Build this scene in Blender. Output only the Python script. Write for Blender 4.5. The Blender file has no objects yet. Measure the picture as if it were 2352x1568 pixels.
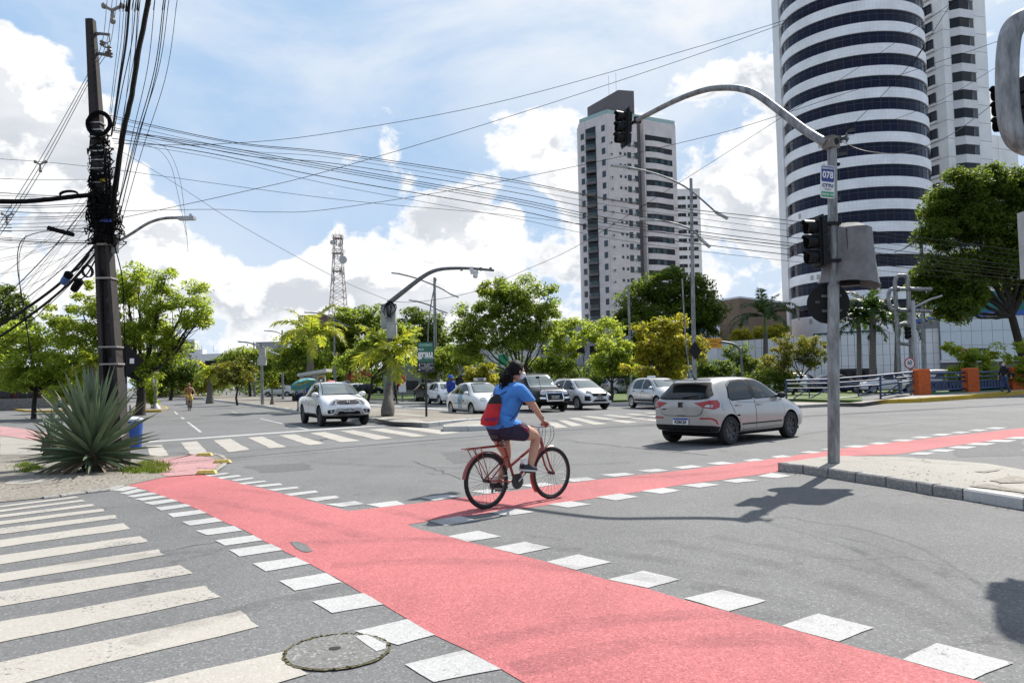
import bpy, bmesh, math, random
import numpy as np
from mathutils import Vector, Matrix, Quaternion
from mathutils.bvhtree import BVHTree
random.seed(7)
rng = np.random.default_rng(7)
SC = bpy.context.scene
COL = SC.collection
R = math.radians
# ------------------------------------------------------------------ camera
CAM_H, FPX, HORIZ, ROLL = 1.55, 1801.0, 872.0, 1.2
PITCH = math.atan((HORIZ - 784) / FPX)
cd = bpy.data.cameras.new('camera')
cd.sensor_width = 23.5
cd.lens = 23.5 * FPX / 2352
cd.clip_start = .05
cd.clip_end = 6000
cam = bpy.data.objects.new('camera', cd)
COL.objects.link(cam)
CAM_R = Matrix.Rotation(R(90) + PITCH, 3, 'X') @ Matrix.Rotation(-R(ROLL), 3, 'Z')
cam.matrix_world = Matrix.Translation((0, 0, CAM_H)) @ CAM_R.to_4x4()
SC.camera = cam
# ------------------------------------------------------------------ light
SUN_AZ, SUN_EL = R(34.4), R(47.5)
SUN = Vector((math.sin(SUN_AZ) * math.cos(SUN_EL), math.cos(SUN_AZ) * math.cos(SUN_EL), math.sin(SUN_EL)))
sl = bpy.data.lights.new('sun', 'SUN')
sl.energy = 2.7
sl.angle = R(.53)
sl.color = (1, .955, .88)
so = bpy.data.objects.new('sun', sl)
so.rotation_euler = SUN.to_track_quat('Z', 'Y').to_euler()
so.location = (0, 0, 80)
COL.objects.link(so)
SC.view_settings.view_transform = 'Standard'
SC.view_settings.look = 'None'
SC.view_settings.exposure = 1.5
SC.view_settings.gamma = 1
SC.view_settings.use_curve_mapping = False
def ray(px, py):
 return CAM_R @ Vector(((px - 1176) / FPX, -(py - 784) / FPX, -1))
def G(px, py, z=0.0):
 d = ray(px, py)
 t = (z - CAM_H) / d.z
 return Vector((d.x * t, d.y * t, z))
def P(px, py, Y):
 d = ray(px, py)
 t = Y / d.y
 return Vector((d.x * t, Y, CAM_H + d.z * t))
W = bpy.data.worlds.new('World')
SC.world = W
W.use_nodes = True
def build_sky():
 nt = W.node_tree
 N, L = nt.nodes, nt.links
 N.clear()
 out = N.new('ShaderNodeOutputWorld')
 bg = N.new('ShaderNodeBackground')
 bg.inputs['Strength'].default_value = .1
 L.new(bg.outputs[0], out.inputs[0])
 sky = N.new('ShaderNodeTexSky')
 sky.sky_type = 'NISHITA'
 sky.sun_disc = False
 sky.sun_elevation = SUN_EL
 sky.sun_rotation = SUN_AZ
 sky.air_density = 1.0
 sky.dust_density = .6
 sky.ozone_density = 1.5
 tc = N.new('ShaderNodeTexCoord')
 def vm(op, a, b=None, out_='Vector'):
  n = N.new('ShaderNodeVectorMath'); n.operation = op
  for i, v in enumerate((a, b)):
   if v is None: continue
   if hasattr(v, 'links'): L.new(v, n.inputs[i])
   else: n.inputs[i].default_value = v
  return n.outputs[out_]
 def ma(op, a, b=None, c=None, clamp=False):
  n = N.new('ShaderNodeMath'); n.operation = op; n.use_clamp = clamp
  for i, v in enumerate((a, b, c)):
   if v is None: continue
   if hasattr(v, 'links'): L.new(v, n.inputs[i])
   else: n.inputs[i].default_value = v
  return n.outputs[0]
 def smooth(x, a, b):
  n = N.new('ShaderNodeMapRange'); n.interpolation_type = 'SMOOTHSTEP'
  L.new(x, n.inputs[0])
  n.inputs[1].default_value = a; n.inputs[2].default_value = b
  n.inputs[3].default_value = 0; n.inputs[4].default_value = 1
  return n.outputs[0]
 def noise(v, sc, det, rough=.55, dist=0.0):
  n = N.new('ShaderNodeTexNoise')
  L.new(v, n.inputs['Vector'])
  n.inputs['Scale'].default_value = sc; n.inputs['Detail'].default_value = det
  n.inputs['Roughness'].default_value = rough; n.inputs['Distortion'].default_value = dist
  return n.outputs[0]
 d = tc.outputs['Generated']
 dn = vm('NORMALIZE', d)
 sq = vm('MULTIPLY', dn, (1, 1, 1.35))
 def field(v, det):
  a = noise(v, 6.2, det, .58, .25); b_ = noise(v, 15.0, det, .58, .2)
  return ma('ADD', ma('MULTIPLY_ADD', a, 1.35, -.26), ma('MULTIPLY_ADD', b_, .62, -.26))
 cum = field(sq, 9)
 cum2 = field(vm('ADD', sq, tuple(v * .03 for v in (SUN.x, SUN.y, SUN.z * 1.6))), 5)
 blobs = [(20, 420, 12, .26), (150, 500, 8, .24), (110, 170, 5, .22), (330, 560, 6, .26), (20, 60, 6, .2), (310, 400, 4, .2), (440, 600, 4, .2),
             (930, 580, 7, .28), (1120, 480, 6, .28), (740, 560, 4.5, .28), (960, 460, 4, .25), (1260, 600, 9, .28), (720, 385, 3, .32), (1000, 660, 8, .2),
             (1330, 330, 5, .26), (1680, 320, 11, .34), (1700, 520, 12, .34), (1270, 210, 3.4, .34), (1210, 280, 3.2, .3), (850, 322, 2.6, .34), (912, 285, 2.2, .34), (1070, 275, 3.2, .34), (980, 300, 1.6, .25),
             (300, 720, 8, .14), (2340, 300, 16, .2), (600, 640, 4, .2), (620, 720, 8, .12), (800, 740, 10, .14),
             (760, 180, 13, -.3), (560, 520, 5.0, -.34), (590, 420, 5, -.3), (1000, 370, 3.5, -.2), (450, 200, 7, -.3), (1480, 60, 10, -.25), (190, 90, 3.0, -.25), (1150, 130, 9, -.3), (480, 330, 5, -.3), (1240, 420, 2.5, -.15), (640, 560, 2.5, -.2), (830, 430, 2.5, -.2)]
 W_ = .56
 tot = None
 for px, py, rad, w in blobs:
  v = ray(px, py).normalized()
  dt = vm('DOT_PRODUCT', dn, tuple(v), 'Value')
  m = smooth(dt, math.cos(R(rad * 1.25)), math.cos(R(rad * .15)))
  tot = ma('MULTIPLY_ADD', m, w * W_, tot if tot is not None else 0.0)
 sep = N.new('ShaderNodeSeparateXYZ'); L.new(dn, sep.inputs[0])
 low = smooth(sep.outputs[2], .42, .1)          # cumulus stands low on the horizon
 base = ma('MULTIPLY_ADD', low, .045, -.045)
 dens = ma('ADD', ma('ADD', cum, tot), base)
 mask = smooth(dens, .59, .69)
 rel = ma('SUBTRACT', dens, ma('ADD', cum2, tot))
 core = smooth(dens, .62, .76)
 lit = smooth(rel, -.055, .05)
 grey = noise(vm('MULTIPLY', dn, (1, 1, 2.2)), 7, 5, .5)
 shade = ma('MULTIPLY_ADD', smooth(grey, .40, .62), .45, ma('MULTIPLY', lit, .8), clamp=True)
 cm = N.new('ShaderNodeMix'); cm.data_type = 'RGBA'
 L.new(ma('SUBTRACT', 1.0, ma('MULTIPLY', core, ma('SUBTRACT', 1.0, shade)), clamp=True), cm.inputs[0])
 cm.inputs[6].default_value = (2.42, 2.55, 2.76, 1)
 cm.inputs[7].default_value = (3.8, 3.8, 3.8, 1)
 veil = noise(vm('MULTIPLY', dn, (1.0, 1.4, 2.0)), 2.1, 7, .6, .4)
 vmask = ma('MULTIPLY', smooth(veil, .38, .68), .75)
 vm_up = ma('MULTIPLY_ADD', smooth(sep.outputs[2], .22, .5), .75, .5)
 glow = ma('MULTIPLY', smooth(vm('DOT_PRODUCT', dn, tuple(SUN), 'Value'), math.cos(R(48)), math.cos(R(8))), .5)
 vmask = ma('MULTIPLY_ADD', vmask, vm_up, glow, clamp=True)
 hor = ma('MULTIPLY', smooth(sep.outputs[2], .32, .0), .62)
 tint = N.new('ShaderNodeMix'); tint.data_type = 'RGBA'; tint.blend_type = 'MULTIPLY'
 tint.inputs[0].default_value = 1
 L.new(sky.outputs[0], tint.inputs[6]); tint.inputs[7].default_value = (SKYM[0], SKYM[1], SKYM[2], 1)
 def mix(f, a, b):
  n = N.new('ShaderNodeMix'); n.data_type = 'RGBA'
  L.new(f, n.inputs[0])
  for k, v in ((6, a), (7, b)):
   if hasattr(v, 'links'): L.new(v, n.inputs[k])
   else: n.inputs[k].default_value = v
  return n.outputs[2]
 cap = N.new('ShaderNodeMix'); cap.data_type = 'RGBA'; cap.blend_type = 'DARKEN'; cap.inputs[0].default_value = 1
 L.new(tint.outputs[2], cap.inputs[6]); cap.inputs[7].default_value = (1.45, 2.15, 3.12, 1)
 c = mix(vmask, cap.outputs[2], (3.15, 3.3, 3.5, 1))
 c = mix(hor, c, (3.0, 3.25, 3.55, 1))
 c = mix(mask, c, cm.outputs[2])
 L.new(c, bg.inputs[0])
SKYM = (1.25, 1.08, .95)
build_sky()
# ------------------------------------------------------------------ materials
_M = {}
def mat(name, col, rough=.6, metal=0.0, var=.12, sc=6.0, bump=0.0, bsc=None, spec=None, col2=None, coat=0.0, emit=None, trans=0.0, streak=None):
 """procedural principled: base colour broken up by two noises"""
 if name in _M: return _M[name]
 m = bpy.data.materials.new(name); m.use_nodes = True
 nt = m.node_tree; N, L = nt.nodes, nt.links
 b = N['Principled BSDF']
 b.inputs['Roughness'].default_value = rough
 b.inputs['Metallic'].default_value = metal
 if spec is not None: b.inputs['Specular IOR Level'].default_value = spec
 if coat: b.inputs['Coat Weight'].default_value = coat; b.inputs['Coat Roughness'].default_value = .05
 tc = N.new('ShaderNodeTexCoord')
 vec = tc.outputs['Object']
 if streak:
  mp = N.new('ShaderNodeMapping'); mp.inputs['Scale'].default_value = streak
  L.new(vec, mp.inputs[0]); vec = mp.outputs[0]
 n1 = N.new('ShaderNodeTexNoise'); n1.inputs['Scale'].default_value = sc; n1.inputs['Detail'].default_value = 6; n1.inputs['Roughness'].default_value = .65
 L.new(vec, n1.inputs['Vector'])
 mr = N.new('ShaderNodeMapRange'); mr.inputs[1].default_value = .3; mr.inputs[2].default_value = .7
 L.new(n1.outputs[0], mr.inputs[0])
 mx = N.new('ShaderNodeMix'); mx.data_type = 'RGBA'
 c = Vector(col[:3])
 c2 = Vector(col2[:3]) if col2 else c * (1 - var * 2)
 c1 = c if col2 else c * (1 + var * .6)
 mx.inputs[6].default_value = (*c2, 1); mx.inputs[7].default_value = (*c1, 1)
 L.new(mr.outputs[0], mx.inputs[0]); L.new(mx.outputs[2], b.inputs['Base Color'])
 if bump:
  n2 = N.new('ShaderNodeTexNoise'); n2.inputs['Scale'].default_value = bsc or sc * 4; n2.inputs['Detail'].default_value = 4
  L.new(tc.outputs['Object'], n2.inputs['Vector'])
  bp = N.new('ShaderNodeBump'); bp.inputs['Strength'].default_value = bump; bp.inputs['Distance'].default_value = .02
  L.new(n2.outputs[0], bp.inputs['Height']); L.new(bp.outputs[0], b.inputs['Normal'])
 if emit:
  b.inputs['Emission Color'].default_value = (*emit[:3], 1); b.inputs['Emission Strength'].default_value = emit[3]
 if trans: b.inputs['Transmission Weight'].default_value = trans
 _M[name] = m
 return m
def ground_mat(name, ca, cb, speck=0.5, scale=110, patch=.3, wear=None, wearcol=(.12, .12, .125), rough=.85, bump=.25, crack=0.0, spv=1.0):
 """stony ground: grain + speckle + large stains (world coordinates); wear = share of worn-through spots"""
 m = bpy.data.materials.new(name); m.use_nodes = True
 nt = m.node_tree; N, L = nt.nodes, nt.links
 b = N['Principled BSDF']; b.inputs['Roughness'].default_value = rough
 b.inputs['Specular IOR Level'].default_value = .3
 geo = N.new('ShaderNodeNewGeometry'); pos = geo.outputs['Position']
 def noise(sc, det, rg=.6, v=pos):
  n = N.new('ShaderNodeTexNoise'); n.inputs['Scale'].default_value = sc; n.inputs['Detail'].default_value = det; n.inputs['Roughness'].default_value = rg
  L.new(v, n.inputs['Vector']); return n.outputs[0]
 def mr(x, a, b_, c=0, d=1):
  n = N.new('ShaderNodeMapRange'); L.new(x, n.inputs[0])
  for i, v in enumerate((a, b_, c, d)): n.inputs[i + 1].default_value = v
  return n.outputs[0]
 def mixc(f, a, b_, bt='MIX'):
  n = N.new('ShaderNodeMix'); n.data_type = 'RGBA'; n.blend_type = bt
  if hasattr(f, 'links'): L.new(f, n.inputs[0])
  else: n.inputs[0].default_value = f
  for k, v in ((6, a), (7, b_)):
   if hasattr(v, 'links'): L.new(v, n.inputs[k])
   else: n.inputs[k].default_value = (*v[:3], 1)
  return n.outputs[2]
 g1 = noise(scale, 3, .7)
 c = mixc(mr(g1, .36, .64), ca, cb)
 vo = N.new('ShaderNodeTexVoronoi'); vo.inputs['Scale'].default_value = scale * .85
 L.new(pos, vo.inputs['Vector'])
 sv = N.new('ShaderNodeSeparateColor'); L.new(vo.outputs['Color'], sv.inputs[0])
 if speck:
  c = mixc(mr(sv.outputs[0], .80, .95, 0, speck), c, (min(1, cb[0] * 1.9 * spv), min(1, cb[1] * 1.9 * spv), min(1, cb[2] * 1.9 * spv)))
  c = mixc(mr(sv.outputs[1], .78, .95, 0, speck * .9), c, (ca[0] * .45, ca[1] * .45, ca[2] * .45))
 p1 = noise(.35, 6, .62)
 c = mixc(mr(noise(.11, 5, .6), .40, .62, 0, patch * .9), c, (.72, .72, .715), 'MULTIPLY')
 mp = N.new('ShaderNodeMapping'); mp.inputs['Scale'].default_value = (1.0, .25, 1); mp.inputs['Rotation'].default_value = (0, 0, R(-35))
 L.new(pos, mp.inputs[0])
 p2 = noise(.9, 6, .6, mp.outputs[0])
 c = mixc(mr(p1, .35, .65, 0, patch), c, (.6, .6, .6), 'MULTIPLY')
 c = mixc(mr(p2, .52, .72, 0, patch), c, (.62, .62, .63), 'MULTIPLY')
 if crack:
  vc = N.new('ShaderNodeTexVoronoi'); vc.feature = 'DISTANCE_TO_EDGE'; vc.inputs['Scale'].default_value = .55
  wv = N.new('ShaderNodeVectorMath'); wv.operation = 'ADD'
  nn = N.new('ShaderNodeTexNoise'); nn.inputs['Scale'].default_value = 1.6; nn.inputs['Detail'].default_value = 6
  L.new(pos, nn.inputs['Vector']); L.new(pos, wv.inputs[0]); L.new(nn.outputs['Color'], wv.inputs[1])
  L.new(wv.outputs[0], vc.inputs['Vector'])
  cm_ = N.new('ShaderNodeMath'); cm_.operation = 'MULTIPLY'
  L.new(mr(vc.outputs['Distance'], .004, .018, crack, 0), cm_.inputs[0])
  L.new(mr(noise(.5, 2), .5, .6), cm_.inputs[1])
  c = mixc(cm_.outputs[0], c, (.02, .02, .02))
 if wear:
  w1 = noise(26, 8, .75)
  w2 = noise(1.1, 4, .6)
  ad = N.new('ShaderNodeMath'); ad.operation = 'MULTIPLY_ADD'; L.new(w2, ad.inputs[0]); ad.inputs[1].default_value = .55; L.new(w1, ad.inputs[2])
  c = mixc(mr(ad.outputs[0], wear, wear + .05), c, mixc(mr(g1, .36, .64), tuple(v * .6 for v in wearcol), wearcol))
 L.new(c, b.inputs['Base Color'])
 bp = N.new('ShaderNodeBump'); bp.inputs['Strength'].default_value = bump; bp.inputs['Distance'].default_value = .012
 L.new(g1, bp.inputs['Height']); L.new(bp.outputs[0], b.inputs['Normal'])
 return m
def leaf_mat(name, c1, c2, c3, tr=.45, rough=.5, gloss=.25):
 m = bpy.data.materials.new(name); m.use_nodes = True
 nt = m.node_tree; N, L = nt.nodes, nt.links
 b = N['Principled BSDF']; out = N['Material Output']
 b.inputs['Roughness'].default_value = rough; b.inputs['Specular IOR Level'].default_value = gloss
 geo = N.new('ShaderNodeNewGeometry')
 cr = N.new('ShaderNodeValToRGB')
 cr.color_ramp.elements[0].color = (*c1, 1); cr.color_ramp.elements[1].color = (*c3, 1)
 e = cr.color_ramp.elements.new(.5); e.color = (*c2, 1)
 tc = N.new('ShaderNodeTexCoord')
 n = N.new('ShaderNodeTexNoise'); n.inputs['Scale'].default_value = .55; n.inputs['Detail'].default_value = 3
 L.new(tc.outputs['Object'], n.inputs['Vector'])
 mm = N.new('ShaderNodeMath'); mm.operation = 'MULTIPLY_ADD'; L.new(n.outputs[0], mm.inputs[0]); mm.inputs[1].default_value = 1.3
 m2 = N.new('ShaderNodeMath'); m2.operation = 'MULTIPLY_ADD'; L.new(geo.outputs['Random Per Island'], m2.inputs[0]); m2.inputs[1].default_value = .6; m2.inputs[2].default_value = -.42
 L.new(m2.outputs[0], mm.inputs[2]); L.new(mm.outputs[0], cr.inputs[0])
 L.new(cr.outputs[0], b.inputs['Base Color'])
 t = N.new('ShaderNodeBsdfTranslucent')
 hs = N.new('ShaderNodeMix'); hs.data_type = 'RGBA'; hs.blend_type = 'MULTIPLY'; hs.inputs[0].default_value = 1
 L.new(cr.outputs[0], hs.inputs[6]); hs.inputs[7].default_value = (2.35, 2.15, 1.5, 1)
 L.new(hs.outputs[2], t.inputs[0])
 mx = N.new('ShaderNodeMixShader'); mx.inputs[0].default_value = tr
 L.new(b.outputs[0], mx.inputs[1]); L.new(t.outputs[0], mx.inputs[2]); L.new(mx.outputs[0], out.inputs[0])
 return m
# ------------------------------------------------------------------ mesh helpers
def frame(d):
 d = d.normalized()
 u = d.orthogonal().normalized() if abs(d.z) > .99 else d.cross(Vector((0, 0, 1))).normalized()
 return u, d.cross(u)
class MB:
 def __init__(s): s.v, s.f, s.m = [], [], []
 def add(s, vs, fs, mi=0):
  o = len(s.v); s.v += [tuple(p) for p in vs]
  s.f += [tuple(i + o for i in f) for f in fs]; s.m += [mi] * len(fs); return s
 def box(s, c, d, mi=0, rz=0.0, M=None):
  x, y, z = d[0] / 2, d[1] / 2, d[2] / 2
  vs = [Vector((i, j, k)) for k in (-z, z) for j in (-y, y) for i in (-x, x)]
  if rz: vs = [Matrix.Rotation(rz, 3, 'Z') @ v for v in vs]
  if M: vs = [M @ v for v in vs]
  vs = [v + Vector(c) for v in vs]
  return s.add(vs, [(0, 2, 3, 1), (4, 5, 7, 6), (0, 1, 5, 4), (2, 6, 7, 3), (0, 4, 6, 2), (1, 3, 7, 5)], mi)
 def b2(s, a, b, mi=0):
  return s.box([(a[i] + b[i]) / 2 for i in range(3)], [abs(b[i] - a[i]) for i in range(3)], mi)
 def tube(s, pts, r, n=8, mi=0, cap=True, closed=False):
  pts = [Vector(p) for p in pts]; k = len(pts)
  rs = r if isinstance(r, (list, tuple)) else [r] * k
  vs, fs = [], []; u = None
  for i, p in enumerate(pts):
   if closed: d = pts[(i + 1) % k] - pts[i - 1]
   else: d = pts[min(i + 1, k - 1)] - pts[max(i - 1, 0)]
   if d.length < 1e-9: d = Vector((0, 0, 1))
   d.normalize()
   if u is None: u, w = frame(d)
   else:
    u = u - d * u.dot(d)
    u = u.normalized() if u.length > 1e-6 else frame(d)[0]
    w = d.cross(u)
   for j in range(n):
    a = 2 * math.pi * j / n
    vs.append(p + (u * math.cos(a) + w * math.sin(a)) * rs[i])
  for i in range(k if closed else k - 1):
   for j in range(n):
    a, b = i * n + j, i * n + (j + 1) % n
    c, e = ((i + 1) % k) * n + (j + 1) % n, ((i + 1) % k) * n + j
    fs.append((a, b, c, e))
  if cap and not closed:
   fs.append(tuple(range(n - 1, -1, -1))); fs.append(tuple((k - 1) * n + j for j in range(n)))
  return s.add(vs, fs, mi)
 def lathe(s, prof, n=16, mi=0, M=None, o=(0, 0, 0), cap=True):
  vs, fs = [], []
  for r, z in prof:
   for j in range(n):
    a = 2 * math.pi * j / n
    v = Vector((r * math.cos(a), r * math.sin(a), z))
    vs.append((M @ v if M else v) + Vector(o))
  for i in range(len(prof) - 1):
   for j in range(n):
    fs.append((i * n + j, i * n + (j + 1) % n, (i + 1) * n + (j + 1) % n, (i + 1) * n + j))
  if cap:
   fs.append(tuple(range(n - 1, -1, -1))); fs.append(tuple((len(prof) - 1) * n + j for j in range(n)))
  return s.add(vs, fs, mi)
 def prism(s, poly, z0, z1, mi=0, M=None, o=(0, 0, 0)):
  """polygon (x,y) extruded along z"""
  n = len(poly)
  vs = [Vector((p[0], p[1], z)) for z in (z0, z1) for p in poly]
  vs = [(M @ v if M else v) + Vector(o) for v in vs]
  return s.add(vs, [tuple(range(n - 1, -1, -1)), tuple(range(n, 2 * n))] + [(i, (i + 1) % n, n + (i + 1) % n, n + i) for i in range(n)], mi)
 def quad(s, a, b, c, d, mi=0): return s.add([a, b, c, d], [(0, 1, 2, 3)], mi)
 def sphere(s, c, r, n=12, k=8, mi=0, M=None):
  r = r if isinstance(r, (tuple, list)) else (r, r, r)
  prof = [(math.sin(math.pi * i / k), -math.cos(math.pi * i / k)) for i in range(k + 1)]
  prof[0] = (1e-3, -1); prof[-1] = (1e-3, 1)
  S = Matrix.Diagonal(Vector(r))
  return s.lathe(prof, n, mi, (M @ S) if M else S, c)
 def mesh(s, name, mats, smooth=None):
  me = bpy.data.meshes.new(name)
  me.from_pydata(s.v, [], s.f)
  for m in (mats if isinstance(mats, (list, tuple)) else [mats]): me.materials.append(m)
  me.polygons.foreach_set('material_index', s.m)
  me.validate()
  bm = bmesh.new(); bm.from_mesh(me); bmesh.ops.recalc_face_normals(bm, faces=bm.faces)
  bm.to_mesh(me); bm.free()
  if smooth is not None: shade(me, smooth)
  return me
 def build(s, name, mats, parent=None, smooth=None, loc=None, rz=0.0):
  return link(name, s.mesh(name, mats, smooth), parent, loc, rz)
def shade(me, ang=40):
 me.polygons.foreach_set('use_smooth', [True] * len(me.polygons))
 if ang < 180: me.set_sharp_from_angle(angle=R(ang))
def link(name, me, parent=None, loc=None, rz=0.0):
 o = bpy.data.objects.new(name, me); COL.objects.link(o)
 if parent: o.parent = parent
 if loc is not None: o.location = loc
 if rz: o.rotation_euler = (0, 0, rz)
 return o
def tag(o, label, cat, group=None):
 o['label'] = label; o['category'] = cat
 if group: o['group'] = group
 return o
def thing(name, label, cat, loc=(0, 0, 0), rz=0.0, group=None):
 o = link(name, None, None, loc, rz)
 return tag(o, label, cat, group)
def struct(o): o['kind'] = 'structure'; return o
def stuff(o): o['kind'] = 'stuff'; return o
def kids(o): return [c for c in COL.objects if c.parent is o]
CH = {}
def dup(o, loc, rz=0.0, label=None, scale=None):
 """copy a thing with its parts and sub-parts"""
 if o.name not in CH:
  ks = [c for c in COL.objects if c.parent is o]
  CH[o.name] = [(c, [g for g in COL.objects if g.parent is c]) for c in ks]
 r = o.copy(); COL.objects.link(r); r.location = loc; r.rotation_euler = (0, 0, rz)
 if scale: r.scale = (scale,) * 3
 if label: r['label'] = label
 for c, gs in CH[o.name]:
  d = c.copy(); COL.objects.link(d); d.parent = r
  for g in gs:
   e = g.copy(); COL.objects.link(e); e.parent = d
 return r
def np_mesh(name, V, F, mats, mi=None):
 """quads/tris from numpy arrays"""
 me = bpy.data.meshes.new(name)
 n, k = F.shape
 me.vertices.add(len(V)); me.vertices.foreach_set('co', V.astype(np.float32).ravel())
 me.loops.add(n * k); me.loops.foreach_set('vertex_index', F.astype(np.int32).ravel())
 me.polygons.add(n); me.polygons.foreach_set('loop_start', np.arange(0, n * k, k, dtype=np.int32))
 for m in mats: me.materials.append(m)
 if mi is not None: me.polygons.foreach_set('material_index', mi.astype(np.int32))
 me.update(calc_edges=True)
 return me
FONT = {}
def text(s, size, m, parent, loc, rot, name='lettering', sx=1.0, ext=.004, align='CENTER', bold=0.0, shear=0.0):
 cu = bpy.data.curves.new(name, 'FONT'); cu.body = s; cu.size = size; cu.align_x = align; cu.align_y = 'CENTER'
 cu.extrude = ext; cu.offset = bold; cu.shear = shear; cu.resolution_u = 3
 o = bpy.data.objects.new(name, cu); COL.objects.link(o)
 dg = bpy.context.evaluated_depsgraph_get()
 me = bpy.data.meshes.new_from_object(o.evaluated_get(dg))
 bpy.data.objects.remove(o); bpy.data.curves.remove(cu)
 me.materials.clear(); me.materials.append(m)
 r = link(name, me, parent, loc)
 r.rotation_euler = rot; r.scale = (sx, 1, 1)
 return r
# ------------------------------------------------------------------ ground
def C(k, x, y):
 """pixel of the photo from a pixel of one of the survey crops"""
 if k == 1: return (x * .33361, 1044.9 + y * .33361)
 if k == 2: return (784 + x * .33361, 1044.9 + y * .33361)
 if k == 3: return (1568 + x * .33361, 1044.9 + y * .33361)
 if k == 4: return (x / 3, 522.45 + y / 3)
 if k == 5: return (784 + x / 3, 522.45 + y / 3)
 if k == 6: return (1568 + x / 3, 522.45 + y / 3)
 if k == 7: return (1176 + x * .2148, 673.7 + y * .2148)
 return (x, y)
def GP(pts, z=0.0, k=0): return [G(*C(*p) if len(p) == 3 else C(k, *p), z) for p in pts]
M_ASPH = ground_mat('asphalt', (.115, .116, .117), (.178, .178, .178), .48, 95, .45, crack=.3)
M_EARTH = ground_mat('earth', (.12, .11, .09), (.2, .19, .16), .3, 30, .5)
M_CONC = ground_mat('concrete', (.26, .245, .215), (.345, .325, .29), .25, 60, .35, crack=.5)
M_CONC_D = ground_mat('worn_concrete', (.175, .155, .13), (.28, .255, .215), .5, 40, .55, crack=.6)
M_KERB = ground_mat('kerb_concrete', (.25, .24, .225), (.35, .34, .32), .3, 40, .4, bump=.4)
M_KERBW = ground_mat('white_kerb', (.48, .47, .45), (.56, .55, .53), .15, 40, .3, bump=.3)
M_KERBY = ground_mat('yellow_kerb', (.45, .30, .03), (.55, .38, .05), .2, 40, .4, wear=.88, wearcol=(.25, .22, .18))
M_WHITE = ground_mat('white_paint', (.37, .37, .366), (.43, .43, .422), .3, 100, .35, wear=.91, wearcol=(.19, .19, .19))
M_CREAM = ground_mat('cream_paint', (.345, .322, .285), (.40, .377, .338), .2, 110, .25, wear=.875, wearcol=(.15, .15, .15))
M_RED = ground_mat('red_paint', (.34, .088, .094), (.49, .16, .165), .5, 100, .45, wear=.985, wearcol=(.2, .17, .17), spv=.8)
M_PINK = ground_mat('faded_pink', (.36, .20, .20), (.44, .25, .25), .3, 80, .35, wear=.93, wearcol=(.25, .22, .21), crack=.6)
M_GRASS = ground_mat('turf', (.035, .07, .010), (.10, .155, .02), .6, 22, .5, bump=.8)
ground = struct(MB().quad((-4000, -60, -.03), (4000, -60, -.03), (4000, 5000, -.03), (-4000, 5000, -.03)).build('ground', M_EARTH))
road = struct(MB().quad((-260, -30, 0), (220, -30, 0), (220, 330, 0), (-260, 330, 0)).build('road', M_ASPH))
def flat(name, pts, z, m, parent=None, jig=0.0):
 """flat sheet; jig roughens the outline a little so that paint edges are not ruler-straight"""
 out = []
 n = len(pts)
 for i in range(n):
  a, b = pts[i], pts[(i + 1) % n]
  L_ = (b - a).length
  k = max(1, min(14, int(L_ / .12))) if jig else 1
  nrm = Vector((-(b - a).y, (b - a).x, 0)).normalized() if L_ > 1e-6 else Vector((0, 0, 0))
  for j in range(k):
   p = a.lerp(b, j / k)
   if jig: p = p + nrm * random.uniform(-jig, jig)
   out.append(Vector((p.x, p.y, z)))
 me = bpy.data.meshes.new(name)
 bm = bmesh.new()
 f = bm.faces.new([bm.verts.new(p) for p in out])
 if f.normal.z < 0 or True:
  bm.normal_update()
  if f.normal.z < 0: bmesh.ops.reverse_faces(bm, faces=[f])
 bmesh.ops.triangulate(bm, faces=bm.faces)
 bm.to_mesh(me); bm.free()
 me.materials.append(m)
 return link(name, me, parent)
def slab(name, pts, z0, z1, m, parent=None):
 me = bpy.data.meshes.new(name); bm = bmesh.new()
 top = [bm.verts.new((p.x, p.y, z1)) for p in pts]; bot = [bm.verts.new((p.x, p.y, z0)) for p in pts]
 bm.faces.new(top); n = len(pts)
 for i in range(n): bm.faces.new((top[i], bot[i], bot[(i + 1) % n], top[(i + 1) % n]))
 bmesh.ops.recalc_face_normals(bm, faces=bm.faces)
 bm.normal_update()
 bmesh.ops.triangulate(bm, faces=bm.faces)
 bm.to_mesh(me); bm.free(); me.materials.append(m)
 return link(name, me, parent)
def kerb_run(parent, pts, w, z0, z1, m, length=1.0, inward=None, gap=.012):
 """kerb stones one by one along a polyline (outer face on the line); w to the left of travel"""
 carry = 0
 for a, b in zip(pts[:-1], pts[1:]):
  a = Vector((a.x, a.y, 0)); b = Vector((b.x, b.y, 0))
  L_ = (b - a).length
  if L_ < .05: continue
  n = max(1, round(L_ / length)); d = (b - a) / n
  nr = Vector((-d.y, d.x, 0)).normalized() * w
  dn_ = d.normalized()
  for i in range(n):
   p = a + d * i + dn_ * gap; q = a + d * (i + 1) - dn_ * gap
   dz = random.uniform(-.006, .006)
   mb = MB()
   ch = .02
   prof = [(0, z0), (0, z1 - ch + dz), (ch, z1 + dz), (1, z1 + dz), (1, z0)]
   vs = []
   for e in (p, q):
    for u, z in prof:
     f = u if u in (0, 1) else ch / abs(w)
     vs.append(e + nr * f + Vector((0, 0, z)))
   k = len(prof)
   mb.add(vs, [tuple(range(k)), tuple(range(2 * k - 1, k - 1, -1))] + [(j, (j + 1) % k, k + (j + 1) % k, k + j) for j in range(k)])
   mb.build('kerb_stone', m, parent)
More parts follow.
